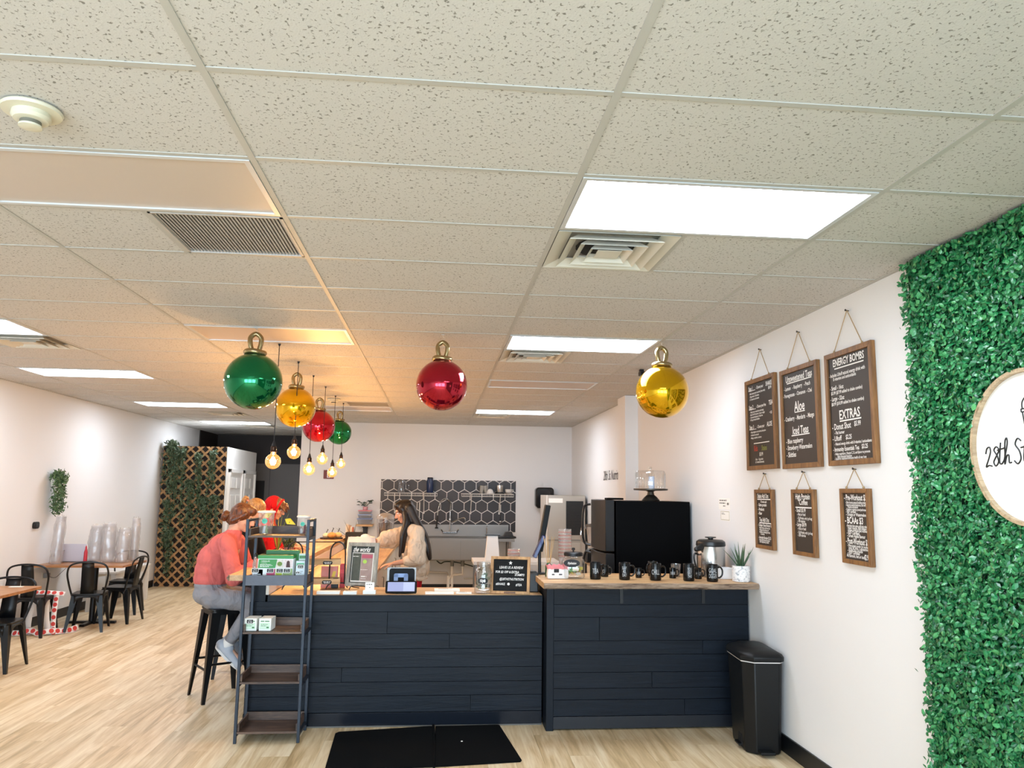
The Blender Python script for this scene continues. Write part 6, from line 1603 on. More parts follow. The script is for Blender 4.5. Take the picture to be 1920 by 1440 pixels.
for k in range(36):
    a = 2*PI*k/36; B().tube([(.148*math.cos(a), .148*math.sin(a), .13), (.148*math.cos(a), .148*math.sin(a), .268)], .003, 5).obj('dome_rib', M_gl, t) if k % 2 == 0 else None
B().lathe([(.008, .30), (.008, .312), (.017, .322), (.012, .336), (.0005, .338)], 18).obj('dome_knob', M_gl, t)
B().cyl((.01, 0, .121), (.01, 0, .24), .03, n=18).obj('paper_roll', mat('paper_blue', '#cdd6ea', .7), t)
# side counter and blender
t = thing('side_counter', 'cream side counter along the right wall beyond the fridge', 'counter', (0, 0, 0))
B().box(2.50, XR-.014, 6.05, 7.095, .09, .92).obj('cabinet', M_cream, t, 0)
B().box(2.46, XR-.014, 6.03, 7.10, .92, .945).obj('worktop', wood('side_top', '#a08a6a', '#c8b394', axis=1, scale=1), t, 0)
for k in range(2): 
    d = B().box(2.485, 2.499, 6.07+k*.51, 6.56+k*.51, .12, .90).obj('cabinet_door', M_cream, t, 0, bevel=.003)
    B().cyl((2.475, 6.50+k*.1, .6), (2.475, 6.50+k*.1, .75), .006, n=8).obj('handle', M_sink, d)
t = thing('blender', 'countertop blender with a clear jug and black base behind the fridge handle', 'blender', (2.53, 6.90, .946), 0)
B().ring([[(-.10, -.10, 0), (.10, -.10, 0), (.10, .10, 0), (-.10, .10, 0)], [(-.09, -.09, .12), (.09, -.09, .12), (.09, .09, .12), (-.09, .09, .12)], [(-.055, -.055, .15), (.055, -.055, .15), (.055, .055, .15), (-.055, .055, .15)]]).obj('motor_base', mat('device_black', '#151414', .4), t, 0, bevel=.008)
B().lathe([(.052, .15), (.058, .17), (.085, .40), (.088, .405)], 26, caps=(True, False)).obj('jug', glassy('jug_clear', (.86, .84, .83), .14, .05, body=.25, bodycol='#d8d0cc'), t)
B().tube(spline([(-.082, -.01, .39), (-.14, -.02, .385), (-.145, -.02, .26), (-.066, -.01, .21)], 6), .013, 8).obj('jug_handle', glassy('jug_clear', (.86, .84, .83), .14), t)
B().lathe([(.09, .405), (.092, .41), (.092, .43), (.04, .44)], 26).obj('jug_lid', glassy('lid_smoke', (.6, .6, .6), .15, .05, body=.4, bodycol='#8d8a88'), t)
t = thing('sauce_jar', 'small glass jar with a metal band beside the blender', 'jar', (2.60, 6.55, .946), 0)
B().lathe([(.04, 0), (.044, .01), (.044, .10), (.03, .13)], 18).obj('jar', mat('jar_brown', '#6b5a48', .3), t); B().lathe([(.032, .13), (.034, .15), (.0005, .152)], 18).obj('lid', M_ss, t)
# ================================================================ WALL SHELF WITH TUBS
t = thing('bracket_shelf', 'small wooden wall shelf on a black bracket on the back wall', 'shelf', (-.55, YB, 1.115), 0)
B().prism([(-.15, .0), (.14, .0), (.14, .035), (-.15, .035)], -.26, 0).obj('board', M_top, t, 0, bevel=.004)
B().box(-.045, .035, -.05, 0, -.24, 0).obj('bracket', M_black, t, 0)
B().prism([(-.04, -.02), (.03, -.02), (.03, 0), (-.04, 0)], -.24, 0).obj('bracket_arm', M_black, t, 0)
zz = 1.151
for i, (lab, w, h, c1, c2) in enumerate((('clear tub with a blue lid at the bottom of the stack on the wall shelf', .125, .10, 'e2e2e6', '8aa0d0'), ('clear tub in the middle of the stack on the wall shelf', .115, .07, 'd9dde4', 'a9bbe0'), ('clear tub with a pink lid on top of the stack on the wall shelf', .11, .07, 'e6dfe0', 'e58a96'))):
    t = thing('food_tub', lab, 'tub', (-.56, YB-.13, zz), 0, 'stacked food tubs')
    B().ring([[(-w*.85, -.07, 0), (w*.85, -.07, 0), (w*.85, .07, 0), (-w*.85, .07, 0)], [(-w, -.085, h-.015), (w, -.085, h-.015), (w, .085, h-.015), (-w, .085, h-.015)]]).obj('tub_body', glassy('tub_'+c1, (.86, .87, .9), .1, .1, body=.4, bodycol='#'+c1), t, 0, bevel=.006)
    B().box(-w-.006, w+.006, -.092, .092, h-.015, h).obj('lid', mat('tublid_'+c2, '#'+c2, .5), t, 0, bevel=.004)
    zz += h + .0005
t = thing('potted_plant', 'small dark green leafy plant on top of the stacked tubs', 'plant', (-.56, YB-.13, zz), 0)
B().lathe([(.03, 0), (.04, .005), (.045, .06), (.04, .06)], 18).obj('pot', mat('pot_pink', '#d8a0a4', .5), t)
st = [[(0, 0, .05), (.06*math.cos(a), .04*math.sin(a), .11), (.12*math.cos(a), .06*math.sin(a), .13+.03*math.sin(a*3))] for a in (0, .8, 1.9, 2.8, 3.9, 5.0)]
for s_ in st: B().tube(spline(s_, 4), .003, 5).obj('stem', M_stem, t)
pr = random.Random(12)
for s_ in st:
    for k in range(3):
        c = Vector(s_[2]) + Vector((pr.gauss(0, .025), pr.gauss(0, .02), pr.gauss(0, .025)))
        b = B(); b.M = Matrix.Translation(c) @ Matrix.Rotation(pr.uniform(0, 6), 4, 'Z') @ Matrix.Rotation(pr.uniform(-.8, .8), 4, 'X')
        b.add([(-.035, 0, 0), (-.012, -.024, .004), (.02, -.020, .002), (.04, 0, -.006), (.02, .020, .002), (-.012, .024, .004), (0, 0, -.005)], [(0, 1, 6), (1, 2, 6), (2, 3, 6), (3, 4, 6), (4, 5, 6), (5, 0, 6)]); b.obj('leaf', mat('leaf_dark', '#1d3a20', .4), t, 60)
t = thing('notebook_row', 'row of upright papers and folders beside the wall shelf bracket', 'folders', (-.50, 9.35, .9535), 0)
for k, c in enumerate(('e9e6e0', 'd9c9b8', 'b89a80', 'efece8', 'c07a6a')): B().box(-.10+k*.022, -.082+k*.022, -.07, .07, 0, .30-.012*k).obj('folder', mat('fold_'+c, '#'+c, .7), t, 0)
# ================================================================ DRINKS DISPENSER AND BAR THINGS
t = thing('drinks_dispenser', 'clear drinks dispenser with a lid and a dark infuser on the work counter', 'dispenser', (-.01, 8.85, .9535), 0)
B().lathe([(.08, 0), (.095, .004), (.095, .12), (.08, .125)], 28).obj('stand', M_clear, t)
B().lathe([(.10, .125), (.108, .13), (.122, .38), (.122, .40)], 32, caps=(True, False)).obj('tank', glassy('tank_clear', (.85, .85, .86), .14, .04, body=.12, bodycol='#dcdcdc'), t)
B().lathe([(.126, .395), (.128, .41), (.11, .45), (.05, .475), (.0005, .48)], 32).obj('lid', glassy('tank_lid', (.85, .83, .82), .2, .05, body=.3, bodycol='#e5dfda'), t)
B().lathe([(.085, .13), (.095, .34)], 24).obj('water', glassy('grey_water', (.45, .45, .47), .1, .02, body=.2, bodycol='#5b5b5e'), t)
B().cap((0, -.09, .16), (0, -.15, .14), .014).obj('tap', M_black, t)
t = thing('bakery_tray', 'dark round serving tray with bread on the raised bar', 'tray', (-.70, 8.55, 1.0885), 0)
B().lathe([(.14, 0), (.15, .004), (.155, .016), (.15, .016), (.145, .006)], 32).obj('tray', mat('tray_brown', '#3a201a', .4), t)
for i, (lab, x, y, s_) in enumerate((('pale striped gourd on the dark tray, left', -.77, 8.56, .85), ('round orange gourd on the dark tray, middle', -.69, 8.50, 1.0), ('pale pumpkin with a curly stem on the dark tray, right', -.62, 8.58, .95))):
    g = thing('gourd', lab, 'gourd', (x, y, 1.0955), 0, 'gourds on the dark tray')
    b = B(); rings = []
    for k in range(9):
        a = -PI/2+PI*k/8; rings.append([((.055*s_*math.cos(a)*(1+.07*math.cos(8*2*PI*j/32))+.0005)*math.cos(2*PI*j/32), (.055*s_*math.cos(a)*(1+.07*math.cos(8*2*PI*j/32))+.0005)*math.sin(2*PI*j/32), .042*s_+.042*s_*math.sin(a)) for j in range(32)])
    b.ring(rings).obj('gourd_body', mat('gourd_%d' % i, ('#ead9b8', '#d59a55', '#e6c48c')[i], .5), g, 180)
    B().tube(spline([(0, 0, .08*s_), (.005, 0, .105*s_), (.02, -.005, .13*s_), (.012, -.01, .14*s_)], 5), .005, 6).obj('stem', mat('gourd_stem', '#2c2a1e', .7), g)
t = thing('black_box', 'black open box beside the gourds on the work counter', 'box', (-.42, 8.72, .9535), .0)
B().box(-.11, .12, -.07, .07, 0, .215).obj('box_body', mat('box_black', '#121110', .5), t, 0, bevel=.004)
B().box(-.10, .11, -.06, .06, .215, .218).obj('box_opening', mat('box_inner', '#2a2826', .8), t, 0)
t = thing('snake_plant', 'dark snake plant leaves rising behind the black open box', 'plant', (-.47, 9.05, .9535), 0)
B().lathe([(.05, 0), (.06, .01), (.065, .10), (.055, .10), (.0005, .09)], 22).obj('pot', mat('pot_tan', '#b5916a', .7), t)
for k, (dx, dy, L_) in enumerate(((-.12, .0, .28), (.04, .01, .28), (-.22, 0, .17), (.0, .02, .18), (.12, .0, .15))):
    P = [Vector((dx*.15, dy, .09)) + Vector((dx*s**1.3, dy*s, L_*s)) for s in (0, .2, .4, .6, .8, 1)]
    B().tube(P, [.014, .016, .015, .012, .007, .001], 8, flat=(1, .25)).obj('leaf', mat('snake_leaf', '#24301f', .5, mottle=.4, mscale=50), t, 180)
t = thing('potted_succulent', 'round pinkish pot with a dark bushy succulent on the raised bar', 'plant', (-.775, 5.95, 1.0885), 0)
B().lathe([(.03, 0), (.045, .008), (.052, .05), (.042, .075), (.038, .07), (.0005, .06)], 24).obj('pot', mat('pot_mauve', '#8e6a62', .5), t)
stuff(foliage('succulent_leaves', [[(x, y, .07), (x*1.5, y*1.5, .10), (x*1.8, y*1.8, .12)] for x, y in ((0, 0), (.02, 0), (-.02, .01), (0, -.02), (.01, .02))], 60, .026, .014, foliage_mat('succulent', '#2a3320', '#57613c'), t, 4))
t = thing('paper_bundle', 'crumpled white paper bag bundle that the long haired woman reaches for', 'paper bag', (-.10, 6.42, .9535), .15)
pr = random.Random(17)
rings = []
for k in range(7):
    zz_ = .003+.285*k/6; sq = 1.0-.12*(k/6)
    rings.append([((.16*math.copysign(abs(math.cos(a))**.5, math.cos(a)))*sq+pr.uniform(-.010, .010), (.085*math.copysign(abs(math.sin(a))**.5, math.sin(a)))*sq*(1 if k < 5 else .55)+pr.uniform(-.010, .010), zz_+(pr.uniform(-.012, .012) if k else 0)) for a in [2*PI*j/22 for j in range(22)]])
B().ring(rings).obj('paper_bag', mat('bag_paper', '#efe9e6', .7, bump=.4, bscale=30), t, 50)
B().ell((.04, 0, .292), .05, .035, .028, 12, 8).obj('crumpled_top', mat('bag_paper', '#efe9e6', .7, bump=.4, bscale=30), t)
# colourful bromeliad on the bar behind the ladder shelf
t = thing('bromeliad', 'tall plant with yellow-green leaves and red stems on the raised bar behind the ladder shelf', 'plant', (-.72, 5.10, 1.0885), 0)
B().lathe([(.045, 0), (.055, .005), (.065, .09), (.06, .095), (.055, .09), (.0005, .08)], 22).obj('pot', mat('pot_dark', '#3b342c', .5), t)
pr = random.Random(21)
for k in range(15):
    a = k*2.4; L_ = pr.uniform(.24, .40); tl = pr.uniform(.08, .30)
    d = Vector((math.cos(a)*math.sin(tl), math.sin(a)*math.sin(tl), math.cos(tl)))
    P = [Vector((0, 0, .085)) + d*L_*s + Vector((d.x, d.y, -.15))*.5*L_*s**3 for s in (0, .2, .4, .6, .8, 1)]
    c = ('#8f9a2e', '#c8c040', '#b2502c', '#5f7a2a', '#d8b93a')[k % 5]
    B().tube(P, [.006, .010, .013, .012, .008, .001], 7, flat=(1, .25)).obj('leaf', mat('brom_'+c, c, .45), t, 180)
for k, (x, z, s_) in enumerate(((.10, .36, 1.0), (.06, .30, .8), (-.09, .42, .9), (.13, .25, .8))):
    b = B(); b.M = Matrix.Translation((x, -.02, z)) @ Matrix.Rotation(.5-k*.5, 4, 'Y')
    b.add([(-.05*s_, 0, 0), (-.01, -.01, .032*s_), (.06*s_, 0, .004), (-.01, -.01, -.028*s_), (0, .006, 0)], [(0, 3, 4), (3, 2, 4), (2, 1, 4), (1, 0, 4)]); b.obj('yellow_leaf', mat('brom_yellow', '#c9c62a', .45), t, 60)
    B().tube([(0, 0, .09), (x*.5, -.01, z*.6), (x, -.02, z)], .003, 5).obj('stem', M_stem, t)
t = thing('security_camera', 'small black camera under the ceiling beside the yellow ornament by the menu boards', 'camera', (2.65, 5.12, H), 0)
B().box(-.02, .02, -.02, .02, -.02, 0).obj('mount', M_black, t, 0)
B().box(-.022, .022, -.045, .035, -.062, -.02).obj('housing', mat('device_black', '#151414', .4), t, 0, bevel=.005)
B().cyl((0, -.045, -.041), (0, -.052, -.041), .013, n=14).obj('lens', mat('lens_black', '#050507', .1), t)
# ================================================================ PEOPLE AND BAR STOOLS
def make_stool():
    t = thing('bar_stool', '', 'stool', (0, 0, 0))
    s = .152
    B().plate(rrect(-s, s, -s, s, .04), .722, .738).obj('seat', M_met, t, 30, bevel=.004)
    B().plate(rrect(-s+.006, s-.006, -s+.006, s-.006, .04), .690, .723).obj('apron', M_met, t, 30)
    for sx in (-1, 1):
        for sy in (-1, 1): leg_blade(sx*.146, sy*.146, .71, sx*.20, sy*.20, .075, .026).obj('leg', M_met, t, 25)
    for k, z in ((0, .30), (1, .255), (2, .30), (3, .255)):
        b = B(); b.M = Matrix.Rotation(k*PI/2, 4, 'Z'); q = .146+.054*(1-z/.71)-.012
        b.tube([(-q, -q, z), (q, -q, z)], .010, 8); b.obj('foot_rail', M_met, t)
    return t
stool = make_stool()
stool.location = (-1.09, 4.86, 0); stool.rotation_euler = (0, 0, math.radians(33)); stool['group'] = 'black metal bar stools'
stool['label'] = 'black metal bar stool under the woman in the coral sweatshirt'
dup(stool, 'black metal bar stool behind the nearest one, under the person in black', (-1.20, 5.70, 0), math.radians(20))
dup(stool, 'black metal bar stool farthest along the bar under the person in the red hood', (-1.18, 6.55, 0), math.radians(40))

def sculpt(name, b, m, parent, voxel=.008, it=6, fac=.5):
    """fuse overlapping volumes into one continuous smooth skin"""
    me = b.mesh(name+'_raw', m, 0)
    o = bpy.data.objects.new(name+'_raw', me); COL.objects.link(o)
    r = o.modifiers.new('fuse', 'REMESH'); r.mode = 'VOXEL'; r.voxel_size = voxel
    sm = o.modifiers.new('soften', 'SMOOTH'); sm.factor = fac; sm.iterations = it
    dg = bpy.context.evaluated_depsgraph_get()
    nm = bpy.data.meshes.new_from_object(o.evaluated_get(dg)); nm.name = name
    bpy.data.objects.remove(o); bpy.data.meshes.remove(me)
    nm.materials.clear(); nm.materials.append(m)
    nm.polygons.foreach_set('use_smooth', [True]*len(nm.polygons)); nm.update()
    return link(name, nm, parent)
def frame(f, u=None):
    f = Vector(f).normalized(); u = Vector(u or (0, 0, 1)); u = (u - f*u.dot(f)).normalized(); r = f.cross(u)
    return f, u, r, Matrix((r, f, u)).transposed()
def add_head(b, C, f):
    f, u, r, R = frame(f); C = Vector(C); e = lambda o, a, c_, d, nu=18, nv=12: b.ell(C+r*o[0]+f*o[1]+u*o[2], a, c_, d, nu, nv, R)
    e((0, -.012, .022), .072, .092, .093); e((0, .022, -.030), .058, .072, .082); e((0, .062, -.088), .030, .028, .022)
    e((0, .02, -.075), .050, .058, .035); e((0, .080, .030), .046, .014, .012)
    b.cap(C+f*.092+u*.014, C+f*.113-u*.026, .008, .013); e((0, .100, -.032), .017, .012, .009)
    e((0, .090, -.056), .022, .011, .006); e((0, .088, -.068), .020, .011, .007)
    for s in (-1, 1): e((s*.073, -.008, -.008), .010, .020, .030); e((s*.036, .066, -.028), .022, .020, .022)
    return f, u, r, R
def add_eyes(parent, C, f):
    f, u, r, R = frame(f); C = Vector(C)
    for s in (-1, 1):
        b = B(); b.ell(C+r*s*.031+f*.079+u*.006, .014, .010, .008, 12, 8, R); o = b.obj('eye', mat('eye_white', '#e8e2dc', .3), parent)
        b = B(); b.ell(C+r*s*.031+f*.087+u*.005, .006, .004, .006, 10, 6, R); b.obj('iris', mat('iris_dark', '#2a1c14', .2), o)
        b = B(); b.cap(C+r*s*.016+f*.091+u*.026, C+r*s*.046+f*.080+u*.028, .0035, .0025, 8, 3); b.obj('eyebrow', mat('brow_dark', '#2b1c15', .7), o)
def add_hand(b, W_, d, n, thumb, curl=.5, s=1.0):
    """palm plus five fingers; d = pointing direction, n = back-of-hand normal, thumb = +-1 side"""
    d = Vector(d).normalized(); n = Vector(n); n = (n-d*n.dot(d)).normalized(); w = d.cross(n)*thumb; W_ = Vector(W_)
    for k, (o, L_) in enumerate(((.024, .074), (.008, .082), (-.008, .077), (-.024, .062))):
        k0 = W_ + w*o*.6*s; k1 = W_ + d*.078*s + w*o*s - n*.003*abs(k-1.5)*s
        b.cap(k0, k1, .0125*s, .0105*s, 10, 3)
        p = k1; ang = 0
        for j, (fr_, rr) in enumerate(((.45, .0086), (.31, .0078), (.24, .0068))):
            ang += curl*(.55 if j == 0 else .8)
            q = p + (d*math.cos(ang) - n*math.sin(ang))*L_*fr_*s; b.cap(p, q, rr*s+.0006, rr*s, 10, 3); p = q
    t0 = W_ + w*.026*s + d*.016*s; t1 = t0 + (d*.62+w*.62-n*.28)*.040*s; t2 = t1 + (d*.80+w*.28-n*.35)*.032*s; t3 = t2 + (d*.85+w*.02-n*.40)*.025*s
    b.cap(W_+d*.01*s, t0, .014*s, .013*s, 10, 3).cap(t0, t1, .0125*s, .0105*s, 10, 3).cap(t1, t2, .0102*s, .0090*s, 10, 3).cap(t2, t3, .0088*s, .0072*s, 10, 3)
def hair_mat(name, c0, c1):
    m, nt, p = _new(name)
    tc = N(nt, 'ShaderNodeNewGeometry'); mp = N(nt, 'ShaderNodeMapping'); mp.inputs['Scale'].default_value = (160, 160, 14)
    no = N(nt, 'ShaderNodeTexNoise'); no.inputs['Scale'].default_value = 1.0; no.inputs['Detail'].default_value = 3
    nt.links.new(tc.outputs['Position'], mp.inputs[0]); nt.links.new(mp.outputs[0], no.inputs[0])
    cr = N(nt, 'ShaderNodeValToRGB'); e = cr.color_ramp.elements; e[0].position = .35; e[0].color = lin(c0); e[1].position = .7; e[1].color = lin(c1)
    nt.links.new(no.outputs['Fac'], cr.inputs[0]); nt.links.new(cr.outputs[0], p.inputs['Base Color']); p.inputs['Roughness'].default_value = .38
    bp = N(nt, 'ShaderNodeBump'); bp.inputs['Strength'].default_value = .5; bp.inputs['Distance'].default_value = .004
    nt.links.new(no.outputs['Fac'], bp.inputs['Height']); nt.links.new(bp.outputs['Normal'], p.inputs['Normal'])
    return m
M_skin = mat('skin', '#c99a82', .5, mottle=.06, mscale=30)
def cloth(name, col, b=.8, sc=9, rough=.85):
    """fabric with broad soft creases and a fine nap"""
    if name in MATS: return MATS[name]
    m, nt, p = _new(name)
    p.inputs['Base Color'].default_value = lin(col); p.inputs['Roughness'].default_value = rough; p.inputs['Specular IOR Level'].default_value = .2
    g = N(nt, 'ShaderNodeNewGeometry'); mp = N(nt, 'ShaderNodeMapping'); mp.inputs['Scale'].default_value = (1.0, 1.0, .55); mp.inputs['Rotation'].default_value = (0, .5, 0)
    nt.links.new(g.outputs['Position'], mp.inputs[0])
    a = N(nt, 'ShaderNodeTexNoise'); a.inputs['Scale'].default_value = sc; a.inputs['Detail'].default_value = 2; a.inputs['Distortion'].default_value = 1.2
    f = N(nt, 'ShaderNodeTexNoise'); f.inputs['Scale'].default_value = 140; f.inputs['Detail'].default_value = 2
    nt.links.new(mp.outputs[0], a.inputs[0]); nt.links.new(g.outputs['Position'], f.inputs[0])
    b1 = N(nt, 'ShaderNodeBump'); b1.inputs['Strength'].default_value = b; b1.inputs['Distance'].default_value = .045
    b2 = N(nt, 'ShaderNodeBump'); b2.inputs['Strength'].default_value = .3; b2.inputs['Distance'].default_value = .004
    nt.links.new(a.outputs['Fac'], b1.inputs['Height']); nt.links.new(f.outputs['Fac'], b2.inputs['Height']); nt.links.new(b1.outputs['Normal'], b2.inputs['Normal'])
    nt.links.new(b2.outputs['Normal'], p.inputs['Normal'])
    MATS[name] = m
    return m

def seated(label, dx, dy, dz, headC, hf, top_m, pants_m, hair, hand_visible=True, sleeves=True):
    """person on a bar stool facing +X, leaning on the bar; base coordinates are those of the nearest stool"""
    p = thing('person', label, 'person', (-1.12+dx, 4.86+dy, .735))
    O = Vector((-1.12+dx, 4.86+dy, .735))
    D_ = lambda x, y, z: Vector((x+dx, y+dy, z+dz)) - O
    HC = Vector(headC) - O
    hipz = .825-dz if dz else .825
    # continuous body
    b = B()
    f, u, r, R = add_head(b, HC, hf)
    nb = D_(-1.06, 4.86, 1.33)
    b.cap(nb, HC - u*.06 - f*.02, .060, .054)
    b.ell(D_(-1.10, 4.86, 1.23), .11, .16, .12); b.ell(D_(-1.18, 4.86, 1.06), .10, .12, .15); b.ell(D_(-1.19, 4.86, .88), .11, .12, .09)
    J = {}
    for s, nm in ((-1, 'n'), (1, 'f')):
        sh = D_(-1.06, 4.86+s*.165, 1.275); el = D_(-.965, 4.86+s*.225, 1.0); wr = D_(-.78, 4.86+s*.13, 1.135-dz)
        hip = D_(-1.17, 4.86+s*.09, .82-dz); kn = D_(-.80, 4.86+s*.12, .79-dz); an = D_(-1.03, 4.86+s*.09, .43-dz); toe = D_(-.91, 4.86+s*.095, .315-dz)
        J[nm] = (sh, el, wr, hip, kn, an, toe)
        b.cap(sh, el, .052, .042).cap(el, wr, .041, .026)
        add_hand(b, wr + Vector((.02, 0, -.002)), (1, -s*.25, -.05), (0, 0, 1), s, .35)
        b.cap(hip, kn, .078, .056).cap(kn, an, .052, .036).cap(an, toe, .026, .018)
    sculpt('body', b, M_skin, p, .0055, 4)
    add_eyes(p, HC, hf)
    # top
    b = B()
    b.ell(D_(-1.212, 4.86, .975), .148, .172, .105); b.ell(D_(-1.205, 4.86, 1.04), .150, .176, .15); b.ell(D_(-1.19, 4.86, 1.13), .150, .180, .15); b.ell(D_(-1.125, 4.86, 1.235), .142, .185, .125, rot=Matrix.Rotation(-.5, 3, 'Y'))
    b.cap(D_(-1.075, 4.71, 1.29), D_(-1.075, 5.01, 1.29), .072); b.cap(D_(-1.085, 4.86, 1.29), D_(-1.045, 4.86, 1.355), .095, .066)
    for nm in 'nf':
        sh, el, wr, *_ = J[nm]
        if sleeves:
            b.cap(sh, el, .076, .068).cap(el, el+(wr-el)*.80, .066, .046)
            b.cap(el+Vector((-.01, 0, -.005)), el+Vector((.03, 0, .02)), .066)
        else: b.cap(sh, sh+(el-sh)*.6, .066, .060)
    sculpt('sweatshirt', b, top_m, p, .009, 5)
    # trousers
    b = B()
    b.ell(D_(-1.20, 4.86, .845-dz), .155, .190, .105); b.ell(D_(-1.215, 4.86, .92-dz), .135, .165, .07)
    for nm in 'nf':
        sh, el, wr, hip, kn, an, toe = J[nm]
        b.cap(hip, kn, .098, .075).cap(kn, kn+(an-kn)*.86, .070, .052)
    sculpt('trousers', b, pants_m, p, .009, 5)
    # shoes and socks
    for nm in 'nf':
        sh, el, wr, hip, kn, an, toe = J[nm]
        q = (toe-an).normalized(); dn = Vector((-q.z, 0, q.x)); dn = dn if dn.z < 0 else -dn
        b = B(); b.cap(kn+(an-kn)*.74, an, .050, .047); sculpt('sock', b, mat('sock_white', '#eeecea', .8), p, .008, 3)
        heel = an - q*.035 + dn*.022; tip = an + q*.20 + dn*.040
        b = B(); b.cap(heel, heel+q*.08, .046, .046).cap(heel+q*.06, tip-q*.02, .045, .036).cap(an-q*.01, an+q*.03, .046, .044)
        so = sculpt('sneaker', b, mat('sneaker_grey', '#b9c0cc', .6), p, .007, 4)
        b = B(); y_ = Vector((0, 1, 0)); n_ = 20; rings = []
        for off in (.030, .050):
            ring_ = []
            for j in range(n_):
                a = 2*PI*j/n_; along = .5-.5*math.cos(a); c = heel-q*.03 + q*(.275*along); wv = .042*math.sin(a)*(1.0 if along < .8 else .9)
                ring_.append(c + y_*wv + dn*off)
            rings.append(ring_)
        b.ring(rings).obj('sole', mat('sole_white', '#e9e6e2', .6), so, 40)
    hair(p, HC, f, u, r, R)
    return p
def hair_low_bun(p, C, f, u, r, R):
    m = hair_mat('hair_auburn', '#2f160a', '#7c4622')
    b = B(); b.ell(C-f*.020+u*.032, .084, .098, .092, 20, 14, R); b.ell(C-f*.05-u*.02, .078, .070, .080, 18, 12, R)
    b.cap(C-f*.05-u*.06, C-f*.09-u*.055, .05, .04); b.cap(C+f*.055+u*.075, C+f*.02+u*.085, .045)
    for s in (-1, 1): b.cap(C+r*s*.062+f*.035+u*.045, C+r*s*.070-f*.05-u*.045, .022, .030)
    sculpt('hair', b, m, p, .007, 3)
    b = B(); c = C-f*.135-u*.045
    rn = random.Random(3)
    for k in range(14): a = k*.9; b.cap(c+r*.028*math.cos(a)+u*.028*math.sin(a)+f*.012*math.sin(k), c+r*.030*math.cos(a+.9)+u*.030*math.sin(a+.9)-f*.012, .022)
    sculpt('hair_bun', b, m, p, .006, 2)
    b = B()
    for k in range(6): b.tube(spline([C+f*(.04-.01*k)-r*.075+u*.03, C+f*(.075-.012*k)-r*.082-u*(.01+.006*k), C+f*(.080-.01*k)-r*.078-u*(.06+.006*k)], 5), .0018, 5)
    b.obj('loose_strands', m, p)
def hair_top_bun(p, C, f, u, r, R):
    m = hair_mat('hair_blonde', '#6b4326', '#c49a62')
    b = B(); b.ell(C-f*.018+u*.030, .080, .096, .086, 20, 14, R); b.ell(C-f*.05-u*.015, .074, .066, .070, 18, 12, R)
    sculpt('hair', b, m, p, .007, 3)
    b = B(); c = C-f*.150+u*.035
    for k in range(12): a = k*1.1; b.cap(c+r*.024*math.cos(a)+u*.022*math.sin(a), c+r*.026*math.cos(a+.9)+u*.024*math.sin(a+.9)+f*.01*math.sin(k*2), .020)
    sculpt('hair_bun', b, m, p, .006, 2)
    b = B(); b.tube([C-f*.105+u*.045+r*.03*math.cos(2*PI*k/14)+f*.03*math.sin(2*PI*k/14) for k in range(14)], .008, 7, closed=True); b.obj('hair_tie', mat('hair_tie_pink', '#c98a80', .7), p)
def hair_hood(p, C, f, u, r, R):
    m = hair_mat('hair_brown', '#3a2416', '#80553a')
    b = B(); rn = random.Random(5)
    for k in range(26):
        a = rn.uniform(-1, 1); c = C+f*rn.uniform(.045, .115)+r*a*.06+u*(.085-.05*abs(a)+rn.uniform(-.02, .02)); b.cap(c, c+f*rn.uniform(.005, .03)-u*rn.uniform(.0, .03)+r*rn.uniform(-.015, .015), .014, .008, 8, 3)
    b.ell(C+f*.01+u*.045, .076, .088, .076, 18, 12, R)
    sculpt('hair', b, m, p, .006, 2)
    b = B()
    b.ell(C-f*.030+u*.026, .094, .096, .100, 20, 14, R); b.ell(C-f*.045-u*.06, .086, .078, .09, 20, 14, R); b.cap(C-f*.06-u*.13, C-f*.03-u*.16, .085, .08)
    o = sculpt('hood', b, cloth('hood_red', '#b8141c'), p, .009, 4)
    hm = B(); n_ = 28
    pts = [C+f*.050+r*.088*math.cos(2*PI*k/n_)+u*(.0+.112*math.sin(2*PI*k/n_)) for k in range(n_)]
    hm.tube(pts, .011, 8, closed=True); hm.obj('hood_hem', cloth('hood_red', '#b8141c'), o)

seated('person in a coral sweatshirt and grey sweatpants with an auburn low bun', 0, 0, 0, (-.985, 4.86, 1.492), (.93, -.05, -.36), cloth('coral_fleece', '#cc6a66'), cloth('grey_sweats', '#8a8a90'), hair_low_bun)
seated('person in a black top with a blond bun in the middle at the bar', -.06, .86, .02, (-1.06, 5.70, 1.53), (.88, .0, -.47), cloth('black_top', '#17161a'), cloth('dark_jeans', '#2b3040'), hair_top_bun, sleeves=True)
seated('person in a red hooded jacket with curly brown hair looking down at the bar', -.06, 1.68, .03, (-1.055, 6.54, 1.537), (.93, -.06, -.36), cloth('hood_red', '#b8141c'), cloth('dark_jeans', '#2b3040'), hair_hood)

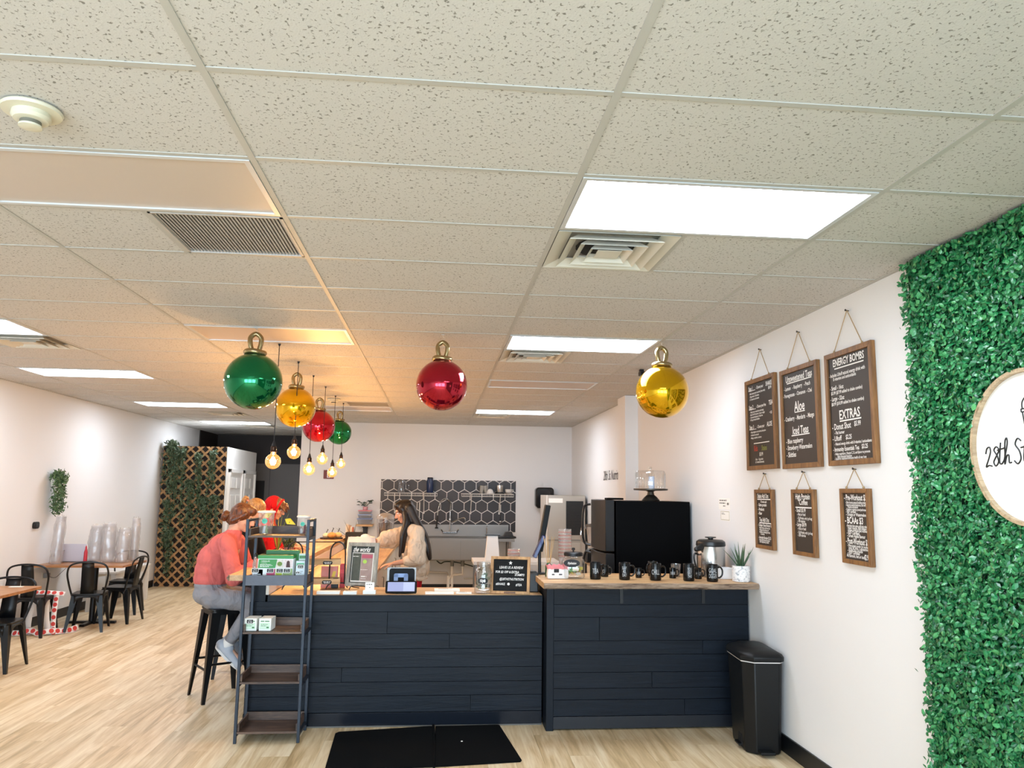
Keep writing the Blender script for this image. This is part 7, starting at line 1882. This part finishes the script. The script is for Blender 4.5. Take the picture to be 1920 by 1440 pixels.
# ---- woman standing behind the counter
def barista():
    O = Vector((.47, 6.38, 0))
    p = thing('person', 'person with long black hair in a cream fleece jacket standing behind the counter', 'person', tuple(O))
    V = lambda x, y, z: Vector((x, y, z)) - O
    C = V(.355, 6.36, 1.520); hf = (-.90, -.16, -.38)
    b = B(); f, u, r, R = add_head(b, C, hf)
    b.cap(V(.435, 6.37, 1.34), C-u*.06-f*.02, .056, .050)
    b.ell(V(.465, 6.38, 1.24), .105, .165, .13); b.ell(V(.48, 6.38, 1.06), .10, .14, .14); b.ell(V(.48, 6.38, .90), .115, .165, .12)
    nsh, nel, nwr = V(.50, 6.215, 1.30), V(.505, 6.13, 1.035), V(.275, 6.10, .992)
    fsh, fel, fwr = V(.42, 6.53, 1.30), V(.22, 6.55, 1.175), V(.045, 6.46, 1.200)
    b.cap(nsh, nel, .046, .038).cap(nel, nwr, .038, .024).cap(fsh, fel, .046, .038).cap(fel, fwr, .038, .024)
    add_hand(b, nwr+Vector((-.012, 0, 0)), (-1, .05, -.16), (0, -.15, 1), -1, .45)
    add_hand(b, fwr+Vector((-.012, 0, 0)), (-1, -.10, -.14), (0, .25, 1), 1, .75)
    for s in (-1, 1):
        hp_, kn, an = V(.48, 6.38+s*.085, .88), V(.46, 6.38+s*.095, .48), V(.49, 6.38+s*.10, .085)
        b.cap(hp_, kn, .085, .058).cap(kn, an, .055, .036).cap(an, V(.36, 6.38+s*.11, .05), .036, .03)
    sculpt('body', b, M_skin, p, .0055, 4); add_eyes(p, C, hf)
    b = B()
    b.ell(V(.475, 6.38, 1.235), .135, .195, .14); b.ell(V(.485, 6.38, 1.08), .140, .19, .17); b.ell(V(.485, 6.38, .94), .158, .210, .17)
    b.cap(V(.455, 6.235, 1.315), V(.455, 6.525, 1.315), .078)
    b.cap(V(.445, 6.38, 1.335), V(.425, 6.37, 1.385), .078, .074)
    b.cap(nsh, nel, .082, .074).cap(nel, nel+(nwr-nel)*.42, .074, .056)
    for k in range(4): q = nsh+(nel-nsh)*(.45+.17*k); b.cap(q+Vector((-.03, -.02, .012)), q+Vector((.03, .01, -.012)), .070)
    b.cap(fsh, fel, .080, .068).cap(fel, fel+(fwr-fel)*.72, .066, .050)
    for k in range(4): q = fsh+(fwr-fsh)*(.25+.16*k); b.cap(q+Vector((.0, -.02, .02)), q+Vector((.012, .01, -.03)), .062)
    for k in range(5): c = V(.49, 6.38+.10*math.sin(k*2.2), .92+.07*k); b.cap(c+Vector((-.08, 0, .02)), c+Vector((.08, 0, -.02)), .07)
    j = sculpt('fleece_jacket', b, cloth('cream_fleece', '#d8c8b4', .9, 13, .95), p, .009, 4)
    b = B(); b.tube([V(.485, 6.38, .825)+Vector((.120*math.cos(2*PI*k/28), .165*math.sin(2*PI*k/28), .006*math.sin(k))) for k in range(28)], .022, 10, closed=True); b.obj('jacket_hem', cloth('cream_fleece', '#d8c8b4', .9, 13, .95), j)
    b = B(); b.tube([V(.425, 6.37, 1.395)+Vector((.072*math.cos(2*PI*k/24), .080*math.sin(2*PI*k/24), -.014*math.cos(2*PI*k/24))) for k in range(24)], .018, 8, closed=True, flat=(.8, 1.6)); b.obj('jacket_collar', cloth('cream_fleece', '#d8c8b4', .9, 13, .95), j)
    b = B(); b.ell(V(.48, 6.38, .86), .110, .150, .10)
    for s in (-1, 1):
        hp_, kn, an = V(.48, 6.38+s*.085, .88), V(.46, 6.38+s*.095, .48), V(.49, 6.38+s*.10, .085)
        b.cap(hp_-Vector((0, 0, .06)), kn, .088, .074).cap(kn, kn+(an-kn)*.9, .072, .060)
    sculpt('trousers', b, cloth('red_trousers', '#b01c2a'), p, .010, 4)
    for s in (-1, 1):
        a = V(.49, 6.38+s*.10, .06); b = B(); b.cap(a+Vector((.04, 0, -.015)), a+Vector((-.15, s*.01, -.02)), .042, .036); b.cap(a+Vector((0, 0, .03)), a+Vector((-.03, 0, 0)), .045, .042)
        sculpt('shoe', b, mat('shoe_black', '#17171a', .5), p, .008, 3)
    # long straight hair
    m = hair_mat('hair_black', '#0a0808', '#241a17')
    b = B(); b.ell(C-f*.018+u*.032, .083, .099, .090, 20, 14, R); b.ell(C-f*.055-u*.02, .078, .072, .085, 18, 12, R); b.cap(C+f*.05+u*.082-r*.01, C-f*.0+u*.09, .040)
    def lock(pts, w0, w1):
        P = spline(pts, 5); n_ = len(P)
        for i in range(n_-1): b.cap(P[i], P[i+1], w0+(w1-w0)*i/n_, w0+(w1-w0)*(i+1)/n_, 10, 3)
    for k in range(5):
        o = -.10+.05*k
        lock([C-f*.05+u*.02+r*o*.6, V(.475+.01*abs(o), 6.36+o*.9, 1.42), V(.575-.1*abs(o), 6.33+o*1.1, 1.27), V(.625-.1*abs(o), 6.31+o*1.1, 1.13), V(.645-.08*abs(o), 6.31+o, 1.03+.02*(k % 2))], .055, .016)
    for s in (-1, 1): b.cap(C+r*s*.066+f*.030+u*.040, C+r*s*.072-f*.02-u*.07, .026, .034)
    lock([C-r*.072+f*.01-u*.02, V(.375, 6.235, 1.40), V(.345, 6.19, 1.28), V(.335, 6.18, 1.16), V(.325, 6.18, 1.06)], .042, .014)
    lock([C-r*.06-f*.01-u*.03, V(.40, 6.25, 1.40), V(.375, 6.20, 1.26), V(.36, 6.19, 1.10)], .040, .012)
    sculpt('hair', b, m, p, .008, 3)
barista()
